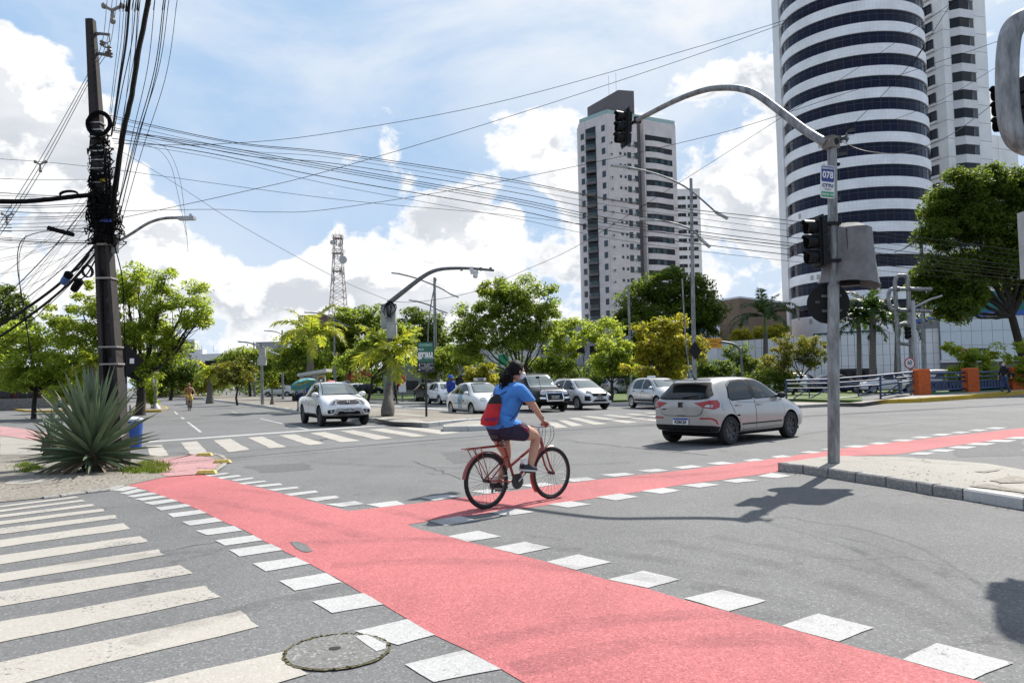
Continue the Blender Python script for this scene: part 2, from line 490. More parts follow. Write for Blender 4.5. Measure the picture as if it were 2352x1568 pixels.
# --- bicycle lane (red), two arms
A_left = GP([(1, 880, 209), (1, 950, 225), (1, 1110, 279), (1, 1280, 340), (1, 1440, 410), (1, 1540, 460), (1, 1690, 520), (1, 1810, 589), (1, 1940, 655), (1, 2135, 750), (1, 2350, 865), (2, 140, 950),
             (2, 290, 1030), (2, 640, 1240), (2, 870, 1345), (2, 1100, 1475), (2, 1260, 1568)])
A_left.append(A_left[-1] + (A_left[-1] - A_left[-4]).normalized() * 3.0)
A_r1 = GP([(1, 1150, 150), (1, 1300, 138), (1, 1400, 135), (1, 1480, 150), (1, 1740, 213), (1, 1960, 268), (1, 2240, 343), (2, 50, 385)])
A_r2 = GP([(2, 455, 480), (2, 500, 502), (2, 735, 560), (2, 1040, 640), (2, 1410, 735), (2, 1835, 860), (2, 2110, 920), (2, 2350, 995), (3, 320, 1080), (3, 680, 1180), (3, 1070, 1290), (3, 1510, 1410), (3, 2000, 1548)])
A_r2.append(A_r2[-1] + (A_r2[-1] - A_r2[-4]).normalized() * 3.0)
B_up = GP([(2, 50, 385), (2, 440, 341), (2, 870, 288), (2, 1740, 172), (2, 2350, 105), (3, 380, 55), (3, 650, 20), (6, 1050, 1530), (6, 1300, 1495), (6, 2352, 1380)])
B_lo = GP([(2, 455, 480), (2, 600, 456), (2, 1340, 356), (2, 2060, 252), (3, 0, 203), (3, 260, 172), (3, 520, 135), (3, 670, 112), (3, 800, 60), (3, 1010, 12), (6, 1480, 1562), (6, 1850, 1505), (6, 2352, 1440)])
for e in (B_up, B_lo): e.append(e[-1] + (e[-1] - e[-3]).normalized() * 26)
lane = flat('bike_lane', A_left[::-1] + A_r1 + B_up[1:] + B_lo[::-1] + A_r2[1:], .0035, M_RED, road)
flat('worn_patch', GP([(2000, 598), (2050, 596), (2100, 618), (2145, 645), (2150, 662), (2120, 672), (2075, 668), (2040, 645), (2010, 625)], k=1), .008, M_ASPH, road, jig=.012)
# --- white square dashes along the lane
DASH = [(1, 880, 213, 955, 225, 845, 250, 770, 243), (1, 950, 233, 1010, 245, 880, 272, 820, 265), (1, 1040, 258, 1090, 268, 920, 292, 870, 283), (1, 1110, 280, 1155, 290, 980, 315, 925, 302),
  (1, 1180, 303, 1230, 318, 1050, 345, 985, 328), (1, 1275, 337, 1320, 352, 1110, 383, 1070, 362), (1, 1375, 378, 1425, 400, 1195, 430, 1150, 405), (1, 1480, 430, 1535, 457, 1305, 487, 1250, 460),
  (1, 1610, 488, 1670, 520, 1425, 553, 1345, 522), (1, 1745, 552, 1810, 588, 1550, 625, 1477, 588), (1, 1865, 613, 1945, 655, 1650, 700, 1575, 655), (1, 2035, 705, 2135, 750, 1825, 803, 1738, 748),
  (1, 2250, 812, 2355, 878, 2030, 935, 1920, 868), (2, 150, 952, 290, 1030, -65, 1090, -200, 1010), (2, 450, 1132, 645, 1240, 390, 1310, 95, 1215), (2, 850, 1345, 1100, 1475, 640, 1565, 440, 1445),
  (1, 1410, 138, 1560, 122, 1580, 128, 1440, 147), (1, 1495, 155, 1640, 138, 1662, 146, 1520, 165), (1, 1590, 172, 1735, 155, 1750, 162, 1620, 180), (1, 1640, 195, 1820, 176, 1838, 183, 1680, 203),
  (1, 1740, 212, 1925, 194, 1945, 206, 1790, 222), (1, 1840, 238, 2040, 218, 2062, 228, 1890, 247), (1, 1955, 268, 2170, 244, 2195, 257, 2010, 282), (1, 2090, 300, 2310, 280, 2340, 295, 2180, 320),
  (2, -110, 340, 90, 318, 160, 337, 0, 358), (2, 170, 340, 380, 315, 440, 340, 270, 362), (2, 535, 292, 740, 272, 810, 290, 640, 315), (2, 890, 250, 1090, 225, 1160, 245, 1000, 268),
  (2, 1230, 208, 1400, 190, 1470, 205, 1330, 226), (2, 1510, 167, 1690, 153, 1755, 169, 1600, 187), (2, 1780, 136, 1950, 122, 2025, 135, 1880, 150), (2, 2035, 107, 2180, 95, 2260, 108, 2130, 120),
  (3, -70, 85, 60, 70, 150, 82, 0, 95), (3, 160, 58, 270, 46, 370, 58, 250, 68), (3, 410, 38, 500, 25, 570, 36, 460, 45), (3, 600, 12, 690, 0, 760, 12, 650, 20),
  (2, 600, 455, 815, 420, 935, 450, 720, 488), (2, 1020, 395, 1190, 368, 1335, 393, 1135, 420), (2, 1420, 340, 1580, 318, 1720, 340, 1560, 363), (2, 1750, 290, 1920, 265, 2050, 288, 1890, 313),
  (2, 2060, 248, 2220, 226, 2340, 245, 2200, 268), (3, -20, 208, 140, 190, 265, 205, 115, 225), (3, 260, 178, 400, 162, 525, 175, 370, 192), (3, 515, 147, 610, 123, 755, 143, 650, 160),
  (2, 735, 560, 940, 522, 1105, 562, 870, 598), (2, 1040, 640, 1265, 598, 1445, 638, 1220, 685), (2, 1410, 735, 1630, 685, 1860, 738, 1615, 793), (2, 1835, 858, 2080, 797, 2330, 858, 2110, 918),
  (3, 10, 990, 265, 928, 580, 1005, 320, 1078), (3, 680, 1178, 935, 1093, 1315, 1190, 1070, 1288), (3, 1510, 1410, 1750, 1297, 2275, 1432, 2000, 1548),
  (6, 800, 1550, 870, 1540, 960, 1546, 900, 1556), (6, 945, 1530, 1010, 1521, 1100, 1525, 1040, 1536), (6, 1100, 1511, 1180, 1500, 1290, 1503, 1215, 1516), (6, 1275, 1490, 1340, 1480, 1440, 1483, 1370, 1495),
  (6, 1425, 1470, 1490, 1459, 1610, 1460, 1540, 1474), (6, 1565, 1449, 1630, 1439, 1730, 1441, 1665, 1453), (6, 1700, 1430, 1770, 1420, 1865, 1422, 1800, 1434), (6, 1830, 1415, 1900, 1405, 1995, 1407, 1925, 1419),
  (6, 1960, 1400, 2020, 1391, 2110, 1393, 2050, 1404), (6, 2080, 1385, 2140, 1376, 2240, 1378, 2175, 1389), (6, 1550, 1562, 1620, 1549, 1745, 1552, 1680, 1566), (6, 1690, 1540, 1760, 1528, 1885, 1531, 1820, 1545),
  (6, 1820, 1518, 1890, 1506, 2030, 1509, 1960, 1523), (6, 1945, 1496, 2010, 1484, 2165, 1486, 2090, 1500), (6, 2085, 1474, 2150, 1463, 2310, 1464, 2240, 1478), (6, 2215, 1454, 2290, 1442, 2400, 1442, 2340, 1457)]
for d in DASH:
 k, c = d[0], d[1:]
 q = GP([(c[0], c[1]), (c[2], c[3]), (c[4], c[5]), (c[6], c[7])], k=k)
 flat('lane_square', q, .0055, M_WHITE, road, jig=.005 if k < 4 else 0)
# --- zebra crossing, near left
ZEB = [(350, 520, 283, 545, 293, 360), (378, 570, 307, 590, 317, 393), (412, 630, 337, 655, 350, 432), (455, 700, 370, 718, 388, 480), (505, 785, 412, 805, 435, 545), (585, 855, 468, 897, 508, 635),
       (690, 970, 557, 1015, 597, 752), (815, 1085, 650, 1140, 688, 878), (940, 1250, 757, 1328, 815, 1042), (1150, 1410, 900, 1525, 980, 1290), (1430, 1655, 1073, 1788, 1183, 1605)]
for t0, tx, ty, bx, by, b0 in ZEB:
 a, b, c, d = GP([(0, t0), (tx, ty), (bx, by), (0, b0)], k=1)
 a = a + (a - b).normalized() * 2.2; d = d + (d - c).normalized() * 2.2
 flat('crosswalk_stripe', [a, b, c, d], .0045, M_CREAM, road, jig=.014)
a, b, b2, c, d = GP([(1000, 1568), (1960, 1355), (1995, 1425), (2120, 1510), (1970, 1575)], k=1)
flat('crosswalk_stripe', [a + (a - b).normalized() * 2.5, b, b2, c, d + (a - b).normalized() * 2.8 + Vector((-.05, -.3, 0))], .006, M_CREAM, road, jig=.014)
# --- zebra and stop line across the avenue
for k, *c in [(4, 1010, 1505, 1115, 1496, 1165, 1572, 1035, 1580), (4, 1245, 1482, 1360, 1472, 1440, 1560, 1320, 1567), (4, 1470, 1465, 1590, 1455, 1720, 1530, 1580, 1548), (4, 1705, 1447, 1810, 1440, 1975, 1512, 1860, 1522),
              (4, 1920, 1430, 2030, 1424, 2240, 1490, 2125, 1500), (5, -217, 1415, -112, 1408, 130, 1470, 0, 1479), (5, -10, 1402, 80, 1396, 360, 1450, 240, 1462), (5, 185, 1392, 290, 1385, 600, 1435, 490, 1443),
              (5, 385, 1380, 470, 1370, 820, 1412, 690, 1425)]:
 flat('crosswalk_stripe', GP([(c[i], c[i + 1]) for i in range(0, 8, 2)], k=k), .006, M_CREAM, road, jig=.02)
flat('stop_line', GP([(4, 1020, 1472), (4, 1700, 1424), (4, 2352, 1378), (5, 370, 1354), (5, 372, 1360), (4, 2352, 1386), (4, 1700, 1433), (4, 1020, 1481)]), .006, M_WHITE, road)
for c in [(730, 1310, 830, 1310, 1355, 1376, 1230, 1388), (600, 1335, 700, 1330, 1020, 1395, 880, 1403), (960, 1300, 1050, 1297, 1620, 1357, 1550, 1368), (480, 1352, 570, 1352, 765, 1413, 640, 1421), (380, 1376, 470, 1378, 600, 1432, 470, 1440),
          (1210, 1290, 1290, 1286, 1700, 1318, 1620, 1327), (1400, 1278, 1470, 1274, 1750, 1292, 1690, 1300)]:
 flat('crosswalk_stripe', GP([(c[i], c[i + 1]) for i in range(0, 8, 2)], k=7), .006, M_CREAM, road)
for c in [(1285, 1340, 1302, 1340, 1393, 1408, 1375, 1412), (1243, 1307, 1258, 1306, 1276, 1318, 1258, 1320), (1195, 1266, 1206, 1266, 1230, 1287, 1216, 1288), (1785, 1317, 1800, 1316, 2130, 1390, 2105, 1391),
          (1590, 1268, 1600, 1268, 1640, 1278, 1628, 1279)]:
 flat('lane_dash', GP([(c[i], c[i + 1]) for i in range(0, 8, 2)], k=4), .006, M_WHITE, road)
for c in [(170, 1217, 170, 1224, 735, 1257, 735, 1250)]:
 flat('lane_line', GP([(c[i], c[i + 1]) for i in range(0, 8, 2)], k=5), .006, M_WHITE, road)
# --- traffic island, right, with kerb stones one by one
ISL = .135
isl_front = GP([(670, 112), (830, 126), (1000, 153), (1190, 184), (1400, 216), (1610, 253), (1720, 275), (1930, 305), (2350, 378)], k=3)
isl_front.append(isl_front[-1] + (isl_front[-1] - isl_front[-2]) * 2.2)
isl_back = GP([(672, 50), (1010, 2), (1500, 8), (2100, 55), (2350, 98)], z=ISL, k=3)
isl_back.append(isl_back[-1] + (isl_back[-1] - isl_back[-2]) * 5)
isl = struct(slab('traffic_island', [p + Vector((0, .09, 0)) for p in isl_front] + isl_back[::-1], -.01, ISL - .004, M_CONC))
for i, (a, b) in enumerate(zip(isl_front[:-1], isl_front[1:])):
 kerb_run(isl, [a, b], .14, -.01, ISL, M_KERBW if i >= 7 else M_KERB, length=9 if i < 7 else 1.1)
kerb_run(isl, [isl_back[0], isl_front[0]], .13, -.01, ISL, M_KERB, length=9)
for q in [((2110, 175), (2290, 140), (2352, 160), (2352, 190), (2200, 192)), ((1960, 212), (2100, 200), (2352, 243), (2352, 262))]:
 flat('paving_slab', GP(q, z=ISL, k=3), ISL + .006, M_CONC_D, isl, jig=.02)
flat('puddle_of_gravel', GP([(2000, 112), (2190, 100), (2080, 120)], z=ISL, k=3), ISL + .004, M_CONC_D, isl, jig=.02)
# --- corner pavement, left, flush with the road, with the lane running on across it
corner = GP([(1, 0, 327), (1, 300, 297), (1, 420, 284), (1, 600, 262), (1, 760, 240), (1, 880, 207), (1, 1150, 150), (1, 1300, 138), (1, 1400, 133), (1, 1500, 95), (1, 1570, 45), (1, 1560, 20), (1, 1420, -10), (4, 1130, 1580), (4, 950, 1560), (4, 400, 1420), (4, 0, 1370)])
e0, e1 = corner[0] + (corner[0] - corner[1]).normalized() * 9, corner[-1] + (corner[-1] - corner[-2]).normalized() * 12
pave = struct(slab('pavement', [e0] + corner + [e1], -.02, .012, M_CONC_D))
flat('bike_lane', GP([(1, 1150, 152), (1, 1050, 120), (1, 1060, 40), (1, 1330, 0), (4, 1200, 1540), (4, 1350, 1570), (1, 1480, 30), (1, 1520, 60), (1, 1440, 120), (1, 1380, 134)]), .016, M_PINK, pave, jig=.03)
flat('bike_lane', GP([(0, 1370), (160, 1388), (300, 1412), (420, 1428), (560, 1500), (260, 1474), (80, 1442), (0, 1436)], k=4), .017, M_PINK, pave, jig=.03)
q = GP([(1380, 133), (1460, 115), (1530, 70), (1545, 35), (1500, 5), (1400, -12), (1425, -18), (1540, 5), (1572, 40), (1555, 75), (1490, 120), (1420, 138)], k=1)
flat('lane_border', q, .021, M_CONC, pave)
for p in [((0, 1440), (260, 1476), (560, 1502), (800, 1568), (0, 1568))]:
 flat('paving_slab', GP(p, k=4), .015, M_CONC, pave, jig=.02)
kerb_run(pave, GP([(1, 300, 303), (1, 420, 290), (1, 600, 266), (1, 760, 246), (1, 860, 215)]), .12, -.02, .03, M_KERB, .8)
flat('manhole_lid', GP([(30, 205), (60, 185), (130, 172), (220, 170), (300, 172), (320, 182), (270, 197), (150, 208)], k=1), .018, M_CONC, pave)
for i, (x, y) in enumerate([(1423, 124), (1530, 50), (1408, 2)]):
 p = G(*C(1, x, y), .02)
 mb = MB(); w, d, h = .17, .09, .055
 mb.add([(-w, -d, 0), (w, -d, 0), (w, d, 0), (-w, d, 0), (-w * .75, -d * .55, h), (w * .75, -d * .55, h), (w * .75, d * .55, h), (-w * .75, d * .55, h)],
           [(3, 2, 1, 0), (4, 5, 6, 7), (0, 1, 5, 4), (1, 2, 6, 5), (2, 3, 7, 6), (3, 0, 4, 7)])
 o = mb.build('lane_stud', mat('stud_yellow', (.62, .45, .10), .6, var=.25, sc=20), None, loc=p, rz=R(8))
 tag(o, ['yellow lane stud at the mouth of the red bike lane', 'yellow lane stud at the outer bend of the pale kerb', 'yellow lane stud farthest up by the grass edge'][i], 'lane stud', 'yellow studs along the lane border')
# --- manhole, foreground
def ring(c, rx, ry, n, jit, rot=0.0):
 out = []
 for i in range(n):
  a = 2 * math.pi * i / n; r = 1 + random.uniform(-jit, jit)
  x, y = rx * r * math.cos(a), ry * r * math.sin(a)
  out.append(Vector((c.x + x * math.cos(rot) - y * math.sin(rot), c.y + x * math.sin(rot) + y * math.cos(rot), 0)))
 return out
mc = (G(668, 1497) + G(893, 1490)) / 2
mc = G(775, 1497)
rad = (G(893, 1497) - G(660, 1497)).length / 2
mh = thing('manhole_cover', 'round concrete manhole cover rimmed with moss beside the red lane', 'manhole cover', (mc.x, mc.y, 0))
def loc(pts): return [p - mc for p in pts]
o = flat('surround', loc(ring(mc, rad * 1.03, rad * 1.03, 60, .022)), .0095, ground_mat('moss_dirt', (.05, .045, .02), (.13, .11, .05), .7, 60, .5), mh)
o = flat('lid', loc(ring(mc, rad * .97, rad * .97, 48, .012)), .0115, ground_mat('lid_concrete', (.125, .123, .12), (.20, .197, .19), .5, 70, .5, crack=.9), mh)
flat('lift_hole', loc(ring(mc + Vector((-.02, .03, 0)), .035, .03, 12, .1)), .0145, mat('hole_dark', (.015, .014, .012), .9), mh)
flat('paint_patch', loc(GP([(2, 95, 1258), (2, 170, 1250), (2, 310, 1315), (2, 305, 1345), (2, 240, 1365), (2, 190, 1330)])), .0145, M_WHITE, mh, jig=.012)
moss = MB()
for i in range(200):
 a = random.uniform(0, 2 * math.pi)
 if random.random() < (.3 if 1.2 < a < 3.6 else .8): continue
 r = rad * random.uniform(.965, 1.03); s_ = random.uniform(.004, .010)
 moss.box((r * math.cos(a), r * math.sin(a), .012), (s_ * 2, s_, s_), 0, random.uniform(0, 3))
stuff(moss.build('moss', mat('moss', (.10, .085, .02), .9, var=.4, sc=40), mh))
M_PATCH = ground_mat('asphalt_patch', (.075, .076, .078), (.135, .135, .136), .55, 90, .4, crack=.5)
M_SEAL = ground_mat('joint_seal', (.03, .03, .03), (.06, .06, .06), .3, 60, .4)
for q in [((1500, 1010), (1620, 1004), (1640, 1022), (1510, 1032)), ((1010, 1040), (1100, 1030), (1150, 1050), (1040, 1066)), ((2150, 1010), (2352, 1000), (2352, 1046), (2200, 1050)), ((560, 1070), (700, 1062), (720, 1078), (600, 1086))]:
 flat('asphalt_patch', GP(q, k=0), .002, M_PATCH, road, jig=.06)
def seam(pts, w):
 g = GP(pts, k=0); up_, dn_ = [], []
 for i, p in enumerate(g):
  d = (g[min(i + 1, len(g) - 1)] - g[max(i - 1, 0)]).normalized(); n = Vector((-d.y, d.x, 0)) * w * random.uniform(.4, 1.3); up_.append(p + n); dn_.append(p - n)
 flat('road_crack', up_ + dn_[::-1], .003, M_SEAL, road)
def wander(a, b, n=14, j=6): return [(a[0] + (b[0] - a[0]) * i / n + random.uniform(-j, j), a[1] + (b[1] - a[1]) * i / n + random.uniform(-j, j) * .35) for i in range(n + 1)]
for a, b, w in [((1280, 1010), (1620, 1045), .018), ((700, 1010), (900, 1004), .015), ((60, 1325), (600, 1225), .006), ((950, 1060), (1060, 1100), .01), ((1750, 1004), (2200, 962), .015)]: seam(wander(a, b), w)
M_TYRE = ground_mat('tyre_film', (.035, .033, .033), (.06, .058, .058), 0, 60, .2)
_n, _l = M_TYRE.node_tree.nodes, M_TYRE.node_tree.links
tr_ = _n.new('ShaderNodeBsdfTransparent'); mx_ = _n.new('ShaderNodeMixShader'); nz_ = _n.new('ShaderNodeTexNoise'); nz_.inputs['Scale'].default_value = 2.2; nz_.inputs['Detail'].default_value = 8; nz_.inputs['Roughness'].default_value = .7
gm_ = _n.new('ShaderNodeNewGeometry'); mr_ = _n.new('ShaderNodeMapRange'); mr_.inputs[1].default_value = .38; mr_.inputs[2].default_value = .72; mr_.inputs[3].default_value = 0; mr_.inputs[4].default_value = .2
_l.new(gm_.outputs['Position'], nz_.inputs['Vector']); _l.new(nz_.outputs[0], mr_.inputs[0]); _l.new(mr_.outputs[0], mx_.inputs[0]); _l.new(tr_.outputs[0], mx_.inputs[1]); _l.new(_n['Principled BSDF'].outputs[0], mx_.inputs[2]); _l.new(mx_.outputs[0], _n['Material Output'].inputs[0])
for pts, w in [(((1000, 1500), (1300, 1440), (1600, 1412), (1900, 1420)), .11), (((1180, 1540), (1500, 1478), (1900, 1470)), .12), (((700, 1250), (1000, 1240), (1400, 1270), (1800, 1330)), .10), (((760, 1300), (1100, 1290), (1500, 1330), (2000, 1420)), .11), (((1500, 1240), (1750, 1290), (2000, 1370), (2300, 1500)), .10), (((1640, 1230), (1900, 1280), (2150, 1360)), .10),
               (((500, 1120), (760, 1150), (1100, 1215)), .11), (((430, 1140), (640, 1180), (900, 1250)), .11), (((100, 1300), (420, 1270), (800, 1240)), .10), (((300, 1480), (600, 1390), (900, 1330)), .11), (((700, 1060), (1050, 1075), (1500, 1060)), .14), (((1250, 1100), (1600, 1090), (1900, 1050)), .12)]:
 g = GP(pts, k=0); q = []
 for a in range(len(g) - 1):
  p0, p1, p2, p3 = g[max(0, a - 1)], g[a], g[a + 1], g[min(len(g) - 1, a + 2)]
  for k in range(6): t = k / 6; q.append(.5 * ((2 * p1) + (-p0 + p2) * t + (2 * p0 - 5 * p1 + 4 * p2 - p3) * t * t + (-p0 + 3 * p1 - 3 * p2 + p3) * t ** 3))
 u_, d_ = [], []
 for i, p in enumerate(q): d = (q[min(i + 1, len(q) - 1)] - q[max(i - 1, 0)]).normalized(); n = Vector((-d.y, d.x, 0)) * w; u_.append(p + n); d_.append(p - n)
 flat('tyre_mark', u_ + d_[::-1], .0085, M_TYRE, road)
def litter(parent, pts, z, n, sp):
 mb = MB(); g = GP(pts, z, 0)
 for _ in range(n):
  i = random.randrange(len(g) - 1); p = g[i].lerp(g[i + 1], random.random()) + Vector((random.gauss(0, sp), random.gauss(0, sp) * .6, 0)); s_ = random.uniform(.006, .018)
  mb.box((p.x, p.y, z + .004), (s_ * 1.8, s_, .003), 0, random.uniform(0, 6))
 stuff(mb.build('leaf_litter', mat('litter_brown', (.16, .11, .06), .9, var=.4, sc=30), parent))
litter(isl, [(1900, 1075), (2100, 1085), (2352, 1110)], ISL, 55, .5); litter(road, [(1800, 1086), (1960, 1100), (2150, 1135), (2352, 1176)], .004, 90, .07); litter(pave, [(20, 1120), (150, 1110), (300, 1090)], .014, 130, .45)
# ------------------------------------------------------------------ buildings
M_TILE = mat('white_tile', (.74, .74, .74), .45, var=.06, sc=1.2, col2=(.64, .64, .645))
M_FRAMEW = mat('aluminium', (.45, .46, .47), .35, .6, var=.1)
M_FRAMED = mat('dark_frame', (.03, .032, .036), .4, var=.1)
def glass_mat(name, cols, rough=.04, spec=.6):
 """window glass seen from outside; each pane takes its own tone"""
 m = bpy.data.materials.new(name); m.use_nodes = True
 N, L = m.node_tree.nodes, m.node_tree.links
 b = N['Principled BSDF']; b.inputs['Roughness'].default_value = rough; b.inputs['Specular IOR Level'].default_value = spec
 oi = N.new('ShaderNodeObjectInfo'); cr = N.new('ShaderNodeValToRGB'); cr.color_ramp.interpolation = 'CONSTANT'
 for i, c in enumerate(cols):
  e = cr.color_ramp.elements[i] if i < 2 else cr.color_ramp.elements.new(0)
  e.position = i / len(cols)
 for e, c in zip(sorted(cr.color_ramp.elements, key=lambda e: e.position), cols): e.color = (*c, 1)
 L.new(oi.outputs['Random'], cr.inputs[0]); L.new(cr.outputs[0], b.inputs['Base Color'])
 tc = N.new('ShaderNodeTexCoord'); n = N.new('ShaderNodeTexNoise'); n.inputs['Scale'].default_value = .6; n.inputs['Detail'].default_value = 1
 L.new(tc.outputs['Object'], n.inputs['Vector'])
 bp = N.new('ShaderNodeBump'); bp.inputs['Strength'].default_value = .03; bp.inputs['Distance'].default_value = .1
 L.new(n.outputs[0], bp.inputs['Height']); L.new(bp.outputs[0], b.inputs['Normal'])
 return m
G_NAVY = glass_mat('navy_glass', [(.006, .009, .028), (.008, .012, .036), (.011, .011, .017), (.007, .010, .03), (.028, .033, .048), (.006, .008, .02), (.007, .010, .03), (.065, .08, .105), (.008, .012, .036), (.016, .02, .04), (.006, .009, .028), (.012, .014, .02)], spec=.16)
G_TEAL = glass_mat('teal_glass', [(.02, .05, .055), (.012, .014, .016), (.05, .12, .13), (.02, .025, .03), (.12, .19, .2)], spec=.5)
G_DARK = glass_mat('dark_glass', [(.010, .011, .014), (.018, .018, .022), (.008, .009, .011)], spec=.25)
def horiz(px, Y): return P(px, 860, Y).x
# --- round office tower
TY = 133.0; TR = 11.4
tx = horiz(1986, TY)
tower = thing('office_tower', 'round white office tower ringed by bands of dark blue glass', 'tower', (tx, TY, 0))
OPENP = {(7, 34), (7, 35), (6, 33), (5, 34), (3, 34), (8, 36)}
NP = 54; Z0, DZ = 10.9, 3.55; NF = 19
mb = MB()
for k in range(-1, NF):
 zb = Z0 + DZ * k + 1.95; zt = Z0 + DZ * (k + 1) if k < NF - 1 else zb + 2.2
 if k == -1: zb = 5.5
 mb.lathe([(TR - .3, zb), (TR, zb), (TR, zt), (TR - .3, zt)], 96, cap=False)
mt = bpy.data.materials.new('tower_tile'); mt.use_nodes = True
def tile_nodes(m, c1, c2, cm, bw, bh, cyl=None, mort=.012, rough=.4):
 N, L = m.node_tree.nodes, m.node_tree.links
 b = N['Principled BSDF']; b.inputs['Roughness'].default_value = rough
 tc = N.new('ShaderNodeTexCoord'); sp = N.new('ShaderNodeSeparateXYZ'); L.new(tc.outputs['Object'], sp.inputs[0])
 cb = N.new('ShaderNodeCombineXYZ')
 if cyl:
  a = N.new('ShaderNodeMath'); a.operation = 'ARCTAN2'; L.new(sp.outputs[1], a.inputs[0]); L.new(sp.outputs[0], a.inputs[1])
  s_ = N.new('ShaderNodeMath'); s_.operation = 'MULTIPLY'; L.new(a.outputs[0], s_.inputs[0]); s_.inputs[1].default_value = cyl
  L.new(s_.outputs[0], cb.inputs[0])
 else:
  a = N.new('ShaderNodeMath'); a.operation = 'ADD'; L.new(sp.outputs[0], a.inputs[0]); L.new(sp.outputs[1], a.inputs[1]); L.new(a.outputs[0], cb.inputs[0])
 L.new(sp.outputs[2], cb.inputs[1])
 br = N.new('ShaderNodeTexBrick'); L.new(cb.outputs[0], br.inputs['Vector']); br.offset = 0
 br.inputs['Color1'].default_value = (*c1, 1); br.inputs['Color2'].default_value = (*c2, 1); br.inputs['Mortar'].default_value = (*cm, 1)
 br.inputs['Scale'].default_value = 1; br.inputs['Brick Width'].default_value = bw; br.inputs['Row Height'].default_value = bh; br.inputs['Mortar Size'].default_value = mort
 n = N.new('ShaderNodeTexNoise'); n.inputs['Scale'].default_value = .35; n.inputs['Detail'].default_value = 5; L.new(tc.outputs['Object'], n.inputs['Vector'])
 mr = N.new('ShaderNodeMapRange'); mr.inputs[1].default_value = .3; mr.inputs[2].default_value = .7; mr.inputs[3].default_value = .82; mr.inputs[4].default_value = 1; L.new(n.outputs[0], mr.inputs[0])
 mx = N.new('ShaderNodeMix'); mx.data_type = 'RGBA'; mx.blend_type = 'MULTIPLY'; mx.inputs[0].default_value = 1
 L.new(br.outputs[0], mx.inputs[6]); L.new(mr.outputs[0], mx.inputs[7]); L.new(mx.outputs[2], b.inputs['Base Color'])
tile_nodes(mt, (.86, .86, .87), (.80, .80, .82), (.60, .60, .61), .6, .55, TR)
mb.build('wall', mt, tower, smooth=30)
core = MB(); core.lathe([(TR - .5, 4), (TR - .5, Z0 + DZ * NF - 1.6), (.1, Z0 + DZ * NF - 1.6)], 64)
core.build('core', M_FRAMED, tower, smooth=40)
w = 2 * (TR - .22) * math.tan(math.pi / NP)
pm = MB().box((0, 0, .62), (w - .07, .03, 1.2)).mesh('pane', G_NAVY)
pm2 = MB().box((0, 0, 1.57), (w - .07, .03, .58)).mesh('transom', G_NAVY)
frm = MB()
cnt = 0; rest = MB()
fa = math.atan2(-TY, -tx)
for k in range(NF):
 z = Z0 + DZ * k
 for j in range(NP):
  a = 2 * math.pi * (j + .5) / NP
  n = Vector((math.cos(a), math.sin(a), 0)); vis = math.cos(a - fa)
  p = n * (TR - .24)
  if vis > .09 and k < 13 and cnt < 300:
   o = link('pane', pm, tower, (p.x, p.y, z + .02), a + math.pi / 2); cnt += 1
   tilt = random.uniform(-.006, .006)
   if (k, j) in OPENP: tilt = -.55
   o.rotation_euler = (tilt, 0, a + math.pi / 2 + random.uniform(-.006, .006))
  else:
   rest.box((p.x, p.y, z + .64), (w - .07, .03, 1.2), 0, a + math.pi / 2)
  rest.box((p.x, p.y, z + 1.59), (w - .07, .03, .58), 0, a + math.pi / 2)
  q = Vector((math.cos(a + math.pi / NP), math.sin(a + math.pi / NP), 0)) * (TR - .2)
  frm.box((q.x, q.y, z + .98), (.05, .06, 1.9), 0, a)
 frm.lathe([(TR - .26, z + 1.235), (TR - .18, z + 1.235), (TR - .18, z + 1.295), (TR - .26, z + 1.295)], 96, cap=False)
stuff(rest.build('glazing', G_NAVY, tower))
frm.build('mullions', M_FRAMED, tower)
vp = MB().box((0, 0, 0), (.62, .06, .8)).mesh('vent_plate', mat('vent', (.42, .40, .35), .7))
for px, k in [(1893, 7), (1898, 6), (1893, 5), (1838, 4), (1875, 3), (1853, 3), (1877, 1), (1862, 1), (1905, -0), (1855, -1), (1879, -1)]:
 dx = (px - 1969) / 1801 * 122 / TR
 a = math.atan2(-TY, -tx) - 0 - math.asin(max(-.98, min(.98, -dx)))
 a = fa + math.asin(max(-.97, min(.97, dx)))
 link('vent_plate', vp, tower, (math.cos(a) * TR, math.sin(a) * TR, Z0 + DZ * k + 2.75), a + math.pi / 2)
x0, x1 = horiz(1814, TY + 4) - tx, horiz(1846, TY + 4) - tx
mb = MB(); mb.b2((x0, 3, 0), (x1 + 6, 6.2, Z0 + DZ * NF))
mb.build('wall', M_TILE, tower)
ob = MB()
ob.add([(-1.0, 0, 0), (-.2, 0, 0), (-.2, 0, 2.6), (-1.0, 0, 1.3), (-1.0, .06, 0), (-.2, .06, 0), (-.2, .06, 2.6), (-1.0, .06, 1.3)], [(0, 1, 2, 3), (7, 6, 5, 4), (0, 4, 5, 1), (1, 5, 6, 2), (2, 6, 7, 3), (3, 7, 4, 0)])
obm = ob.mesh('wing_opening', mat('recess', (.10, .10, .105), .8))
for k in range(NF):
 link('wing_opening', obm, tower, (x0 + 1.55, 2.95, Z0 + DZ * k - .1))
mb = MB(); mb.lathe([(TR - 1.2, 0), (TR - 1.2, 5.6)], 40, cap=False); mb.build('base', mat('tower_base', (.35, .34, .33), .7), tower, smooth=40)
